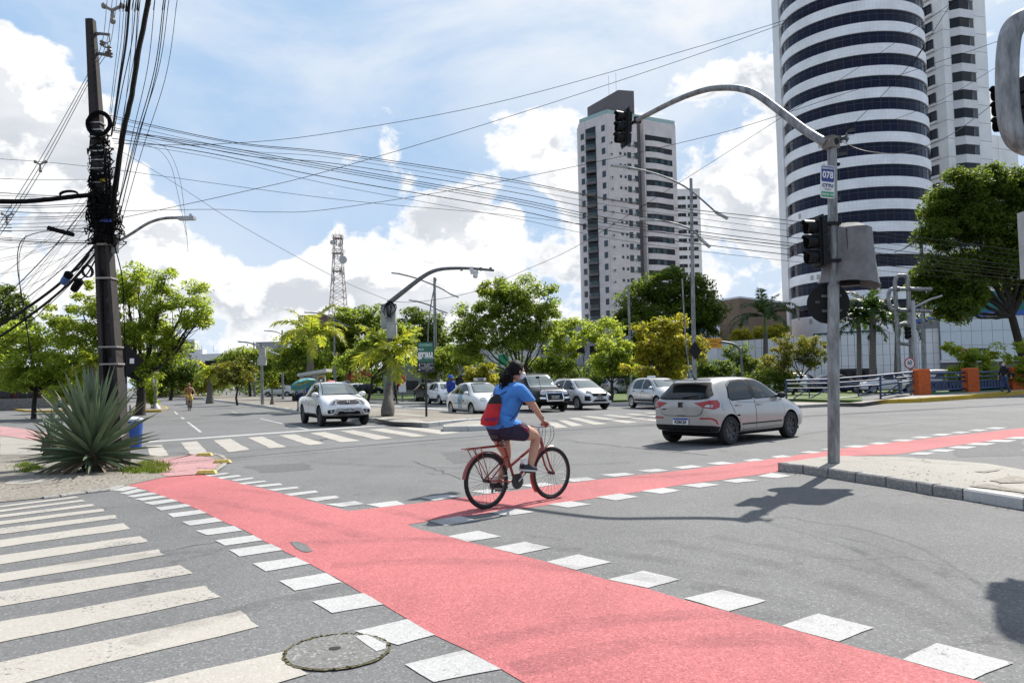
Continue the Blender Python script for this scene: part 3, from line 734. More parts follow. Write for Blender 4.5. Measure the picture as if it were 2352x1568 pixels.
# --- window kit for facades
def win_mesh(w, h, name='window', mt_=None, d=.10):
 mb = MB(); t = .07
 for s in (-1, 1):
  mb.box((s * (w / 2 - t / 2), 0, h / 2), (t, d, h)); mb.box((0, 0, h / 2 + s * (h / 2 - t / 2)), (w - 2 * t - .004, d, t))
 mb.box((0, 0, h / 2), (t * .7, d * .8, h - 2 * t - .004))
 return mb.mesh(name, mt_ or M_FRAMED)
def pane_mesh(w, h, g): return MB().box((0, 0, h / 2), (w - .1, .03, h - .1)).mesh('pane', g)
class Face:
 """vertical facade from a to b (seen from outside, a on the left)"""
 def __init__(s, root, a, b):
  s.root, s.o = root, Vector((a[0], a[1], 0)) - root.location * 1.0
  s.o.z = 0
  d = Vector((b[0] - a[0], b[1] - a[1], 0)); s.len = d.length; s.d = d.normalized(); s.rz = math.atan2(d.y, d.x)
  s.n = Vector((s.d.y, -s.d.x, 0))
 def at(s, u, z, out=0.0):
  p = s.o + s.d * u + s.n * out; return Vector((p.x, p.y, z))
 def put(s, name, me, u, z, out=0.0, sub=None):
  o = link(name, me, s.root, s.at(u, z, out), s.rz)
  if sub: link(sub[0], sub[1], o, (0, sub[2] if len(sub) > 2 else 0, 0))
  return o
 def box(s, mb, u0, u1, z0, z1, o0, o1, mi=0):
  a = s.at((u0 + u1) / 2, (z0 + z1) / 2, (o0 + o1) / 2)
  return mb.box(a, (abs(u1 - u0), abs(o1 - o0), abs(z1 - z0)), mi, s.rz)
# --- apartment tower (pale, two faces)
cA, cB, cC = P(1344, 862, 202.6), P(1410, 862, 195), P(1569, 860, 205.3)
apt = thing('apartment_tower', 'tall pale apartment tower with a dark roof block and stacked curved balconies', 'tower', (cB.x, cB.y, 0))
HT = 68.2
M_APT = bpy.data.materials.new('apartment_stone'); M_APT.use_nodes = True
tile_nodes(M_APT, (.66, .60, .59), (.62, .565, .555), (.54, .49, .48), .9, .9, mort=.03, rough=.7)
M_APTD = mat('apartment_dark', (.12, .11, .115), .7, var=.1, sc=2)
def rel(p): return (p.x - cB.x, p.y - cB.y)
cD = cC + (cA - cB);
fl, fr = Face(apt, cA, cB), Face(apt, cB, cC)
dA = (cA - cB).normalized()
u_s0, u_s1 = fr.len * .42, fr.len * .515
pts = [fl.at(0, 0), fr.at(0, 0), fr.at(u_s0, 0), fr.at(u_s0, 0, -1.6), fr.at(u_s1, 0, -1.6), fr.at(u_s1, 0), fr.at(fr.len, 0), fr.at(fr.len, 0, -fl.len), fr.at(0, 0, -fl.len - 4)]
mb = MB(); mb.prism([(p.x, p.y) for p in pts], 0, HT)
mb.build('wall', M_APT, apt)
mb = MB()
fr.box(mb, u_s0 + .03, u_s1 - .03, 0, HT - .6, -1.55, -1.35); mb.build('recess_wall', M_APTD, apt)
mb = MB(); fr.box(mb, u_s1 + .02, u_s1 + .35, 0, HT - 1, .0, .12); mb.build('pilaster', M_APT, apt)
wm, wp = win_mesh(1.15, 1.5), pane_mesh(1.15, 1.5, G_TEAL)
sm, sp_ = win_mesh(.62, .7), pane_mesh(.62, .7, G_TEAL)
acm = MB().box((0, -.2, .2), (.7, .35, .5)).box((0, -.39, .2), (.5, .03, .38), 1).mesh('air_conditioner', [mat('ac_white', (.6, .6, .58), .6), M_FRAMED])
bc = fl.len * .42
bal = MB(); prof = []
arc = [(-1.75 + 3.5 * i / 10, 1.25 * math.sin(math.pi * (i + .35) / 10.7) + .12) for i in range(11)]
for i in range(10):
 (xa, ya), (xb, yb) = arc[i], arc[i + 1]
 bal.add([(xa, -ya, 0), (xb, -yb, 0), (xb, -yb, .75), (xa, -ya, .75)], [(0, 1, 2, 3)], 0)
 bal.add([(xa, -ya + .01, .8), (xb, -yb + .01, .8), (xb, -yb + .01, 1.45), (xa, -ya + .01, 1.45)], [(0, 1, 2, 3)], 1)
bal.add([(x, -y, .02) for x, y in arc], [tuple(range(11))], 0)
bal.add([(x, -y, .74) for x, y in arc], [tuple(range(11))], 0)
balm = bal.mesh('balcony', [M_APTD, G_TEAL])
bgm = MB().box((0, -.06, 0), (3.5, .06, 2.95)).mesh('balcony_glazing', G_DARK)
bpn = MB().box((.4, -.13, .25), (1.5, .05, 2.0)).mesh('pane', G_TEAL)
FH = 26.5 / 1801 * 200
longm = MB()
LB = fr.len * .40
nseg = 12
def wave(t): return .25 + .75 * math.sin(math.pi * min(1, t * 1.25)) * (1 if t < .8 else 1) * (1 - t * .55)
for i in range(nseg):
 t0, t1 = i / nseg, (i + 1) / nseg
 xa, xb, ya, yb = t0 * LB, t1 * LB, wave(t0), wave(t1)
 longm.add([(xa, -ya, 0), (xb, -yb, 0), (xb, -yb, 1.45), (xa, -ya, 1.45), (xa, 0, 0), (xb, 0, 0), (xb, 0, 1.45), (xa, 0, 1.45)], [(0, 1, 2, 3), (4, 5, 1, 0), (3, 2, 6, 7)])
longm.box((0, -.12, .7), (.02, .25, 1.4))
longb = longm.mesh('balcony', M_APT)
lgl = MB().box((LB / 2, -.05, 0), (LB, .06, 1.6)).mesh('balcony_recess', G_DARK)
lpn = [MB().box((LB * f, -.10, 0), (LB * .13, .04, 1.4)).mesh('pane', G_TEAL) for f in (.22, .38, .62, .86)]
for k in range(22):
 z = HT - 4.6 - FH * k
 if z < 8: break
 fl.put('window', wm, fl.len * .12, z, .03, ('pane', wp))
 fl.put('window', wm, fl.len * .86, z + .4, .03, ('pane', wp))
 fl.put('balcony', balm, bc, z - .8, .0)
 fl.put('balcony_glazing', bgm, bc, z + .9, .0)
 if random.random() < .5: fl.put('pane', bpn, bc, z - .3, .0)
 if k > 0:
  fr.put('air_conditioner', acm, fr.len * .045, z - .1, .02)
  if k > 1:
   for f in (.175, .24): fr.put('window', sm, fr.len * f, z + .3, .03, ('pane', sp_))
  fr.put('window', wm, fr.len * .30, z - .2, .03, ('pane', wp))
  fr.put('air_conditioner', acm, fr.len * .355, z - .1, .02)
  fr.put('window', wm, fr.len * .40, z - .2, .03, ('pane', wp))
 b = fr.put('balcony', longb, u_s1 + .4, z - 2.35, .0)
 fr.put('balcony_recess', lgl, u_s1 + .4, z - .1, .0)
 for q in lpn:
  if random.random() < .6: fr.put('pane', q, u_s1 + .4, z - .1, .0)
a0, a1, a2, a3 = fr.at(.6, 0, -1), fr.at(fr.len * .5, 0, -1.5), fr.at(fr.len * .5, 0, -8), fr.at(.6, 0, -8)
mb = MB()
zs = [HT + 4.6, HT + 7.6, HT + 7.6, HT + 4.6]
q0, q1, q2, q3 = fr.at(.2, 0, -2), fr.at(5.2, 0, -2), fr.at(10.2, 0, -2), fr.at(10.2, 0, -9)
q4 = fr.at(.2, 0, -9)
tops = [HT + 4.4, HT + 7.5, HT + 8.0, HT + 8.0, HT + 4.4]
base = [(p.x, p.y, HT - .2) for p in (q0, q1, q2, q3, q4)]
mb.add(base + [(p[0], p[1], t) for p, t in zip(base, tops)], [(0, 1, 6, 5), (1, 2, 7, 6), (2, 3, 8, 7), (3, 4, 9, 8), (4, 0, 5, 9), (5, 6, 7, 8, 9)])
mb.build('roof_block', M_APTD, apt)
mb = MB(); fr.box(mb, 5.6, 8.4, HT, HT + 2.2, -1.98, -1.9); mb.build('roof_opening', M_FRAMED, apt)
mb = MB()
fl.box(mb, 0, fl.len, HT, HT + 1.1, -.25, -.2); fr.box(mb, 0, fr.len, HT, HT + 1.1, -.25, -.2)
mb.build('parapet_glass', mat('rail_glass', (.30, .42, .41), .1, var=.05), apt)
mb = MB()
for u, h in ((3.0, 5.2), (5.3, 6.4)):
 p = fr.at(u, HT + 6, -3); mb.tube([p, p + Vector((0, 0, h))], .05, 5)
mb.build('aerial', M_FRAMEW, apt)
p = fl.at(1.2, 15.3, 1.0)
mb = MB(); mb.box(p + Vector((0, 0, .1)), (3.4, .7, .12), 0, fl.rz)
for i in range(6): mb.box(fl.at(-.4 + i * .65, 15.9, 1.35), (.05, .05, 1.1), 0, fl.rz)
mb.box(fl.at(1.2, 16.4, 1.35), (3.4, .05, .06), 0, fl.rz)
tag(mb.build('cradle', mat('cradle_grey', (.2, .2, .2), .6), None, loc=(cB.x, cB.y, 0)), 'grey work cradle hanging low on the pale apartment tower', 'cradle')
# --- white tower behind it
def simple_tower(name, label, px0, px1, ytop, Y, wall, floors, cols, ww, hh, depth, mframe=None, gl=None, side=0, cat='building', z0=0, dark=None):
 a, b = P(px0, 860, Y), P(px1, 860, Y + side)
 t = thing(name, label, cat, (a.x, a.y, 0))
 f = Face(t, a, b)
 H = P((px0 + px1) / 2, ytop, Y).z
 mb = MB(); q = [f.at(0, 0), f.at(f.len, 0), f.at(f.len, 0, -depth), f.at(0, 0, -depth)]
 mb.prism([(p.x, p.y) for p in q], 0, H); mb.build('wall', wall, t)
 fh = (H - z0) / (floors + .35)
 wme, pme = win_mesh(ww, hh, mt_=mframe), pane_mesh(ww, hh, gl or G_DARK)
 for k in range(floors):
  for c in cols: f.put('window', wme, f.len * c, z0 + fh * (k + .25), .03, ('pane', pme))
 mb = MB(); f.box(mb, -.1, f.len + .1, H, H + .5, -depth, .1); mb.build('parapet', wall, t)
 return t, f, H, fh
M_WALLW = mat('white_render', (.66, .66, .66), .7, var=.06, sc=.5)
simple_tower('apartment_block', 'narrow white apartment block just behind the pale tower', 1561, 1621, 437, 245, M_WALLW, 22, (.18, .36, .60, .80), 1.4, 1.1, 9)
# --- white apartment tower at the right, behind the round tower
a, b = P(2105, 860, 152), P(2225, 860, 147)
wt = thing('apartment_tower', 'white stepped apartment tower rising behind the big tree at the right', 'tower', (a.x, a.y, 0))
M_WT = bpy.data.materials.new('white_panel'); M_WT.use_nodes = True
tile_nodes(M_WT, (.80, .80, .785), (.76, .76, .745), (.26, .25, .25), 8.0, 3.42, mort=.05, rough=.6)
f1 = Face(wt, a, b)
c1, c2 = P(2204, 860, 143), P(2306, 860, 146)
f2 = Face(wt, c1, c2)
c3, c4 = P(2306, 860, 150), P(2365, 860, 153)
f3 = Face(wt, c3, c4)
mb = MB()
for f, H, d in ((f1, 84, 14), (f2, 88, 16), (f3, 47, 12)):
 q = [f.at(0, 0), f.at(f.len, 0), f.at(f.len, 0, -d), f.at(0, 0, -d)]; mb.prism([(p.x, p.y) for p in q], 0, H)
mb.build('wall', M_WT, wt)
FH2 = 42.2 / 1801 * 146
wme, pme = win_mesh(2.1, 1.9, d=.5), pane_mesh(2.1, 1.9, G_DARK)
sill = MB().box((0, -.2, 0), (2.6, .5, .35)).mesh('window_box', M_WALLW)
bay = MB()
bay.add([(0, 0, 0), (1.2, -1.3, 0), (4.6, -1.3, 0), (5.4, 0, 0), (0, 0, 1.55), (1.2, -1.3, 1.55), (4.6, -1.3, 1.55), (5.4, 0, 1.55)], [(0, 1, 5, 4), (1, 2, 6, 5), (2, 3, 7, 6), (4, 5, 6, 7), (3, 2, 1, 0)])
baym = bay.mesh('bay', M_WALLW)
bgl = MB().add([(.1, -.02, 0), (1.25, -1.15, 0), (3.5, -1.15, 0), (3.5, -1.15, 1.85), (1.25, -1.15, 1.85), (.1, -.02, 1.85)], [(0, 1, 4, 5), (1, 2, 3, 4)]).mesh('bay_window', G_DARK)
bg2 = MB().add([(3.55, -1.15, 0), (4.55, -1.15, 0), (4.55, -1.15, 1.85), (3.55, -1.15, 1.85)], [(0, 1, 2, 3)]).mesh('bay_pane', glass_mat('bay_glass', [(.03, .033, .036), (.05, .055, .06)], spec=.6))
pil = MB(); pil.box((4.3, -.9, 0), (.25, .25, 1.85)); pilm = pil.mesh('bay_post', M_WALLW)
for k in range(22):
 z = 3 + FH2 * k
 b_ = f2.put('bay', baym, f2.len * .15, z - .9, 0)
 f2.put('bay_window', bgl, f2.len * .15, z + .68, 0); f2.put('bay_pane', bg2, f2.len * .15, z + .68, 0); f2.put('bay_post', pilm, f2.len * .15, z + 1.6, 0)
bdir = (c2 - c1).normalized(); bdir = Vector((-bdir.y, bdir.x, 0))
fS = Face(wt, c1 + bdir * 16, c1)
wS, pS, sS = win_mesh(3.0, 1.9, d=.4), pane_mesh(3.0, 1.9, G_DARK), MB().box((0, -.2, 0), (3.6, .5, .4)).mesh('window_box', M_WALLW)
for k in range(22):
 z = 3 + FH2 * k
 fS.put('window', wS, 12.2, z + 1.0, .05, ('pane', pS)); fS.put('window_box', sS, 12.2, z + .7, .05)
pp = f2.at(.1, 0, .25)
mb = MB(); mb.tube([f1.at(f1.len - .25, 2, .4), f1.at(f1.len - .25, 84, .4)], .12, 6); mb.build('drainpipe', mat('pipe_rust', (.22, .14, .11), .8), wt)
# --- podium: long white tiled building in front of the round tower
a, b = P(1650, 860, 92), P(2166, 858, 84)
pod = thing('podium_building', 'low long white tiled building below the round tower with dark entrance', 'building', (a.x, a.y, 0))
f = Face(pod, a, b)
m = bpy.data.materials.new('podium_tile'); m.use_nodes = True
tile_nodes(m, (.76, .76, .77), (.70, .70, .72), (.24, .24, .24), .42, 1.15, mort=.018, rough=.5)
zt0, zt1 = P(1700, 784, 92).z, P(2160, 753, 84).z
mb = MB()
qa = [f.at(0, 0), f.at(f.len, 0), f.at(f.len, 0, -7), f.at(0, 0, -7)]
mb.add([(p.x, p.y, 0) for p in qa] + [(qa[0].x, qa[0].y, zt0), (qa[1].x, qa[1].y, zt1), (qa[2].x, qa[2].y, zt1), (qa[3].x, qa[3].y, zt0)], [(0, 1, 5, 4), (1, 2, 6, 5), (2, 3, 7, 6), (3, 0, 4, 7), (4, 5, 6, 7)])
mb.build('wall', m, pod)
mb = MB(); f.box(mb, f.len * .51, f.len * .725, .0, 2.0, -.02, .06); mb.build('entrance', mat('entrance_dark', (.02, .02, .02), .5), pod)
mb = MB(); f.box(mb, f.len * .50, f.len * .51, 0, 2.1, 0, .5); f.box(mb, f.len * .725, f.len * .735, 0, 2.1, 0, .5); mb.build('entrance_jamb', M_TILE, pod)
for i in range(5):
 mb = MB(); f.box(mb, f.len * (.53 + i * .04), f.len * (.555 + i * .04), .1, 1.7, .06, .1); mb.build('shop_window', G_DARK, pod)
mb = MB()
for i in range(40):
 u = f.len * (.45 + .3 * i / 40); z = zt0 + (zt1 - zt0) * u / f.len
 f.box(mb, u, u + f.len * .0076, z + random.uniform(0, .12), z + .25, -.3 - random.random() * .2, .03 + random.random() * .1)
mb.build('netting', mat('green_net', (.02, .10, .08), .9, var=.3), pod)
oc = P(2138.5, 807.5, 84.9)
mb = MB(); n = 28
rim = [(math.cos(2 * math.pi * i / n), math.sin(2 * math.pi * i / n)) for i in range(n)]
mb.add([(.62 * x, -.10, 1.6 * y) for x, y in rim], [tuple(range(n))])
ow = mb.build('oval_window', G_DARK, pod, loc=(oc.x - a.x, oc.y - a.y - .4, oc.z), rz=f.rz)
mb = MB(); mb.tube([(.66 * x, -.1, 1.65 * y) for x, y in rim], .07, 6, closed=True); mb.build('window_rim', M_TILE, pod, loc=(oc.x - a.x, oc.y - a.y - .42, oc.z), rz=f.rz)
# --- bank building with blue-white panels
a, b = P(2164, 858, 83.5), P(2560, 858, 80)
bank = thing('bank_building', 'bank with pale blue wall panels above a dark grey ground floor', 'building', (a.x, a.y, 0))
f = Face(bank, a, b)
M_BLUE = mat('blue_panel', (.56, .62, .65), .35, var=.05, sc=1.0)
zc, zp = P(2250, 831, 83).z, P(2250, 727, 83).z
mb = MB(); f.box(mb, 0, f.len, 0, zp - .1, -12, -.05); mb.build('wall', mat('bank_grey', (.17, .165, .165), .8, var=.15, sc=1), bank)
cw, rh = 1.0, (zp - zc - .3) / 3
pnm = MB().box((0, 0, rh / 2), (cw - .03, .06, rh - .03)).mesh('wall_panel', M_BLUE)
for i in range(int(f.len / cw)):
 for j in range(3): f.put('wall_panel', pnm, (i + .5) * cw, zc + .3 + j * rh, .0)
mb = MB(); f.box(mb, -.1, f.len, zc, zc + .28, -.1, .35); mb.build('cornice', mat('cornice_white', (.66, .66, .68), .6), bank)
mb = MB(); f.box(mb, 0, f.len, zp + .02, zp + .5, -10, .1); mb.build('parapet', mat('parapet_blue', (.02, .09, .38), .5), bank)
mb = MB(); f.box(mb, 1.2, f.len, zp + .55, zp + 3.2, -6, -5.9); mb.build('roof_screen', mat('screen_green', (.02, .17, .12), .7), bank)
s0, s1 = P(2177, 815, 83.2), P(2260, 812, 82.6)
u0, u1 = (s0 - a).length - .1, (s1 - a).length
sg = thing('shop_sign', 'long red and black bank name board behind the yellow-green bush', 'sign', f.at(u0, 0, .12) + Vector((a.x, a.y, 0)), f.rz)
wd = u1 - u0; zz = P(2215, 812, 83).z
MB().b2((0, -.08, zz - .52), (wd * .45, 0, zz + .52)).build('red_panel', mat('sign_red', (.30, .02, .02), .4), sg)
MB().b2((wd * .45 + .004, -.08, zz - .52), (wd, 0, zz + .52)).build('black_panel', mat('sign_black', (.025, .025, .028), .4), sg)
M_LET = mat('letter_white', (.75, .75, .75), .5, var=.02)
text('Santander', .52, M_LET, sg, (wd * .275, -.085, zz + .02), (R(90), 0, 0), sx=.78)
text('SELECT', .5, M_LET, sg, (wd * .72, -.085, zz), (R(90), 0, 0))
mb = MB()
for i in range(3): mb.sphere((wd * .06 + (.0), -.1, zz - .12 + i * .17), (.2 - i * .05, .01, .07), 8, 6)
mb.build('emblem', M_LET, sg)
# --- brown building
bx0, bx1, bx2 = P(1640, 860, 118), P(1704, 860, 112), P(1812, 859, 122)
br = thing('brown_building', 'plain brown flat-roofed building beside the round tower', 'building', (bx1.x, bx1.y, 0))
H = P(1704, 684, 112).z
mb = MB(); q = [bx0 - bx1, Vector((0, 0, 0)), bx2 - bx1, bx2 - bx1 + Vector((0, 20, 0)), bx0 - bx1 + Vector((0, 20, 0))]
mb.prism([(p.x, p.y) for p in q], 0, H)
m = bpy.data.materials.new('brown_tile'); m.use_nodes = True
tile_nodes(m, (.20, .135, .085), (.18, .12, .075), (.13, .09, .06), .8, .8, mort=.03, rough=.8)
mb.build('wall', m, br)
mb = MB(); mb.prism([(p.x * 1.01, p.y * 1.01) for p in q], H, H + .25); mb.build('roof_edge', M_WALLW, br)
f = Face(br, bx1, bx2)
f.put('window', win_mesh(1.3, .8), 0.6 + .8, H - 3.6, .03, ('pane', pane_mesh(1.3, .8, G_DARK)))
a, b = P(1585, 860, 108), P(1657, 860, 108)
w2 = thing('shop_building', 'white and blue low building half hidden by the dense dark tree', 'building', (a.x, a.y, 0))
f = Face(w2, a, b); H = P(1640, 745, 108).z
mb = MB(); f.box(mb, f.len * .5, f.len, 0, H, -8, 0); mb.build('wall', M_TILE, w2)
mb = MB(); f.box(mb, 0, f.len * .5 - .01, 0, H, -8, 0); mb.build('blue_wall', mat('blue_wall', (.04, .12, .35), .6), w2)
# --- far things along the avenue
simple_tower('apartment_tower', 'small far white tower seen above the road end', 423, 447, 780, 700, M_WALLW, 11, (.22, .45, .8), 3.0, 2.0, 10)
t, f, H, fh = simple_tower('office_block', 'long far pale office block above the trees at the road end', 440, 535, 814, 480, M_WALLW, 3, tuple((i + .5) / 11 for i in range(11)), 2.0, 1.3, 12)
mb = MB(); f.box(mb, 1, 6, H, H + 3.4, -8, -2); f.box(mb, 19, 23, H, H + 2.2, -8, -2); mb.build('roof_block', M_WALLW, t)
mb = MB()
for u in (2, 3.2, 4.5, 12, 21):
 mb.tube([f.at(u, H + 2, -4), f.at(u, H + random.uniform(5, 7.5), -4)], .09, 4)
mb.build('aerial', M_FRAMED, t)
simple_tower('office_block', 'grey office block behind the double-armed lamp posts on the median', 588, 660, 788, 260, mat('grey_render', (.33, .33, .35), .8), 4, (.12, .3, .48, .66, .84), 1.6, 1.5, 12)
simple_tower('office_block', 'dark reddish block behind the tall palm on the avenue', 686, 760, 728, 190, mat('red_render', (.16, .09, .085), .8), 5, (.15, .38, .62, .85), 1.5, 1.4, 10)
simple_tower('house', 'dark red house under the trees at the far left', -60, 118, 858, 66, mat('dark_red', (.055, .008, .010), .8, var=.3), 1, (.35, .7), 1.6, 1.2, 6)
simple_tower('low_building', 'pale low building behind the big spreading tree with a green sign', 1040, 1240, 798, 96, mat('pale_wall', (.55, .55, .54), .8), 1, (.1, .3, .55, .8), 1.5, 1.2, 8)
simple_tower('low_building', 'grey low wall of a building beside the lamp post behind the taxi', 880, 1010, 833, 88, mat('grey_wall', (.30, .30, .30), .8), 1, (.2, .5, .8), 1.5, 1.0, 6)
t, f, H, fh = simple_tower('low_building', 'low grey building behind the pale green trees below the apartment tower', 1232, 1480, 742, 130, mat('grey_wall2', (.36, .35, .36), .8), 2, (.1, .25, .4, .55, .7, .85), 1.8, 1.2, 8)
p0, p1 = P(-200, 900, 62), P(118, 900, 60)
mb = MB(); mb.b2((p0.x, 60, 0), (p1.x + .5, 60.3, .9))
tag(mb.build('garden_wall', mat('wall_grey', (.19, .18, .17), .9, var=.25), None), 'low grey garden wall under the trees at far left', 'wall')
# --- lattice radio mast
rp = P(779, 870, 260)
mast = thing('radio_mast', 'red and white steel lattice mast with dishes above the avenue trees', 'mast', (rp.x, rp.y, 0))
MH = P(779, 541, 260).z
M_MR = mat('mast_red', (.27, .20, .185), .6); M_MW = mat('mast_white', (.42, .41, .40), .6)
def mw(z):
 t = z / MH
 return 3.3 * (1 - t) ** 1.25 + 1.15
nb = 22
for sec in range(6):
 mb = MB()
 for k in range(sec * 4, min(sec * 4 + 4, nb)):
  z0, z1 = MH * k / nb, MH * (k + 1) / nb
  w0, w1 = mw(z0), mw(z1)
  cs = [(-1, -1), (1, -1), (1, 1), (-1, 1)]
  for i in range(4):
   a_, b_ = cs[i], cs[(i + 1) % 4]
   mb.tube([(a_[0] * w0, a_[1] * w0, z0), (a_[0] * w1, a_[1] * w1, z1)], .14, 4)
   mb.tube([(a_[0] * w0, a_[1] * w0, z0), (b_[0] * w1, b_[1] * w1, z1)], .07, 3)
   mb.tube([(b_[0] * w0, b_[1] * w0, z0), (a_[0] * w1, a_[1] * w1, z1)], .07, 3)
   mb.tube([(a_[0] * w1, a_[1] * w1, z1), (b_[0] * w1, b_[1] * w1, z1)], .07, 3)
 mb.build('mast_section', M_MR if sec % 2 else M_MW, mast)
for z, s_ in ((MH - 1, 2.1), (MH - 6, 2.2), (MH - 12, 2.3)):
 mb = MB(); mb.box((0, 0, z), (s_ * 1.5, s_ * 1.5, .15))
 for i in range(4):
  for j in (-1, 0, 1):
   x, y = [(j, -1), (1, j), (j, 1), (-1, j)][i]
   mb.box((x * s_ * .75, y * s_ * .75, z + .6), (.07, .07, 1.1))
  x, y = [(0, -1), (1, 0), (0, 1), (-1, 0)][i]
  mb.box((x * s_ * .75, y * s_ * .75, z + 1.15), (s_ * 1.5 if x == 0 else .07, s_ * 1.5 if y == 0 else .07, .08))
 mb.build('platform', M_MR, mast)
dish = MB(); dish.lathe([(.05, 0), (.5, .1), (.85, .35), (.9, .5), (.85, .52), (.1, .5)], 14)
dm = dish.mesh('dish', mat('dish_grey', (.45, .44, .43), .6), 50)
for (x, y, z, s_, az) in ((1.9, -1.6, MH - 8.5, 1.5, 20), (-1.3, -1.7, MH - 2.6, .9, -20), (1.6, -1.4, MH - 13, .7, 40), (-1.2, -1.6, MH - 15, .8, 0), (1.2, -1.7, MH - 3.5, .7, 0)):
 o = link('dish', dm, mast, (x, y, z)); o.rotation_euler = (R(90), 0, R(az)); o.scale = (s_, s_, s_)
pan = MB().box((0, 0, 0), (.35, .25, 2.2)).mesh('antenna_panel', M_MW)
for i in range(9):
 a_ = i * .7; link('antenna_panel', pan, mast, (1.6 * math.cos(a_), 1.6 * math.sin(a_), MH - 2 - (i % 3) * 5), a_)
mb = MB(); mb.tube([(.5, 0, MH), (.5, 0, MH + 2.2)], .05, 4); mb.tube([(-.7, 0, MH), (-.7, 0, MH + 1.6)], .04, 4); mb.build('aerial', M_MR, mast)
# ------------------------------------------------------------------ vegetation
L_BRIGHT = leaf_mat('leaf_bright', (.11, .17, .022), (.185, .25, .036), (.265, .295, .05), .62)
L_MID = leaf_mat('leaf_mid', (.072, .12, .018), (.125, .18, .028), (.195, .225, .04), .6)
L_DARK = leaf_mat('leaf_dark', (.04, .07, .012), (.07, .108, .016), (.115, .15, .026), .55)
L_YEL = leaf_mat('leaf_yellow', (.10, .12, .012), (.19, .20, .02), (.29, .26, .035), .55)
L_OLIVE = leaf_mat('leaf_olive', (.055, .075, .012), (.10, .115, .018), (.17, .15, .028), .55)
L_PALM = leaf_mat('leaf_palm', (.10, .155, .02), (.20, .245, .03), (.33, .31, .045), .55, .4)
L_PALMD = leaf_mat('leaf_palm_dark', (.012, .034, .008), (.026, .055, .011), (.055, .085, .018), .35, .4)
L_FLOWER = leaf_mat('leaf_flower', (.35, .04, .03), (.45, .08, .05), (.3, .03, .03), .3)
BARK = mat('bark', (.075, .062, .05), .95, var=.35, sc=9, bump=.6, bsc=25)
BARK_D = mat('bark_dark', (.035, .028, .023), .95, var=.35, sc=9, bump=.6, bsc=25)
BARK_P = mat('palm_bark', (.16, .14, .125), .9, var=.3, sc=5, bump=.4, streak=(1, 1, 5))
def leaf_cloud(cent, rad, n, size, flat_=.7, g=rng):
 """n leaf-shaped faces (rhombs) scattered round each centre"""
 K = len(cent); size = size * 1.08; n = int(n * 1.3)
 c = np.repeat(np.asarray(cent, float), n, 0); r = np.repeat(np.asarray(rad, float), n)
 T = K * n
 d = g.normal(size=(T, 3)); d /= np.linalg.norm(d, axis=1)[:, None]
 d *= (g.random(T) ** .45)[:, None] * r[:, None]; d[:, 2] *= flat_
 p = c + d
 nrm = g.normal(size=(T, 3)); nrm[:, 2] = np.abs(nrm[:, 2]) + .5; nrm += d / (r[:, None] + 1e-6) * .6
 nrm /= np.linalg.norm(nrm, axis=1)[:, None]
 a = g.normal(size=(T, 3)); a[:, 2] -= .3
 u = a - nrm * (a * nrm).sum(1)[:, None]; u /= np.linalg.norm(u, axis=1)[:, None]
 w = np.cross(nrm, u)
 s = size * g.uniform(.6, 1.35, T)[:, None]
 droop = -nrm * s * .18
 V = np.stack([p - u * s, p - w * s * .42 + droop * -.5, p + u * s + droop, p + w * s * .42 + droop * -.5], 1).reshape(-1, 3)
 F = np.arange(T * 4).reshape(-1, 4)
 return V, F
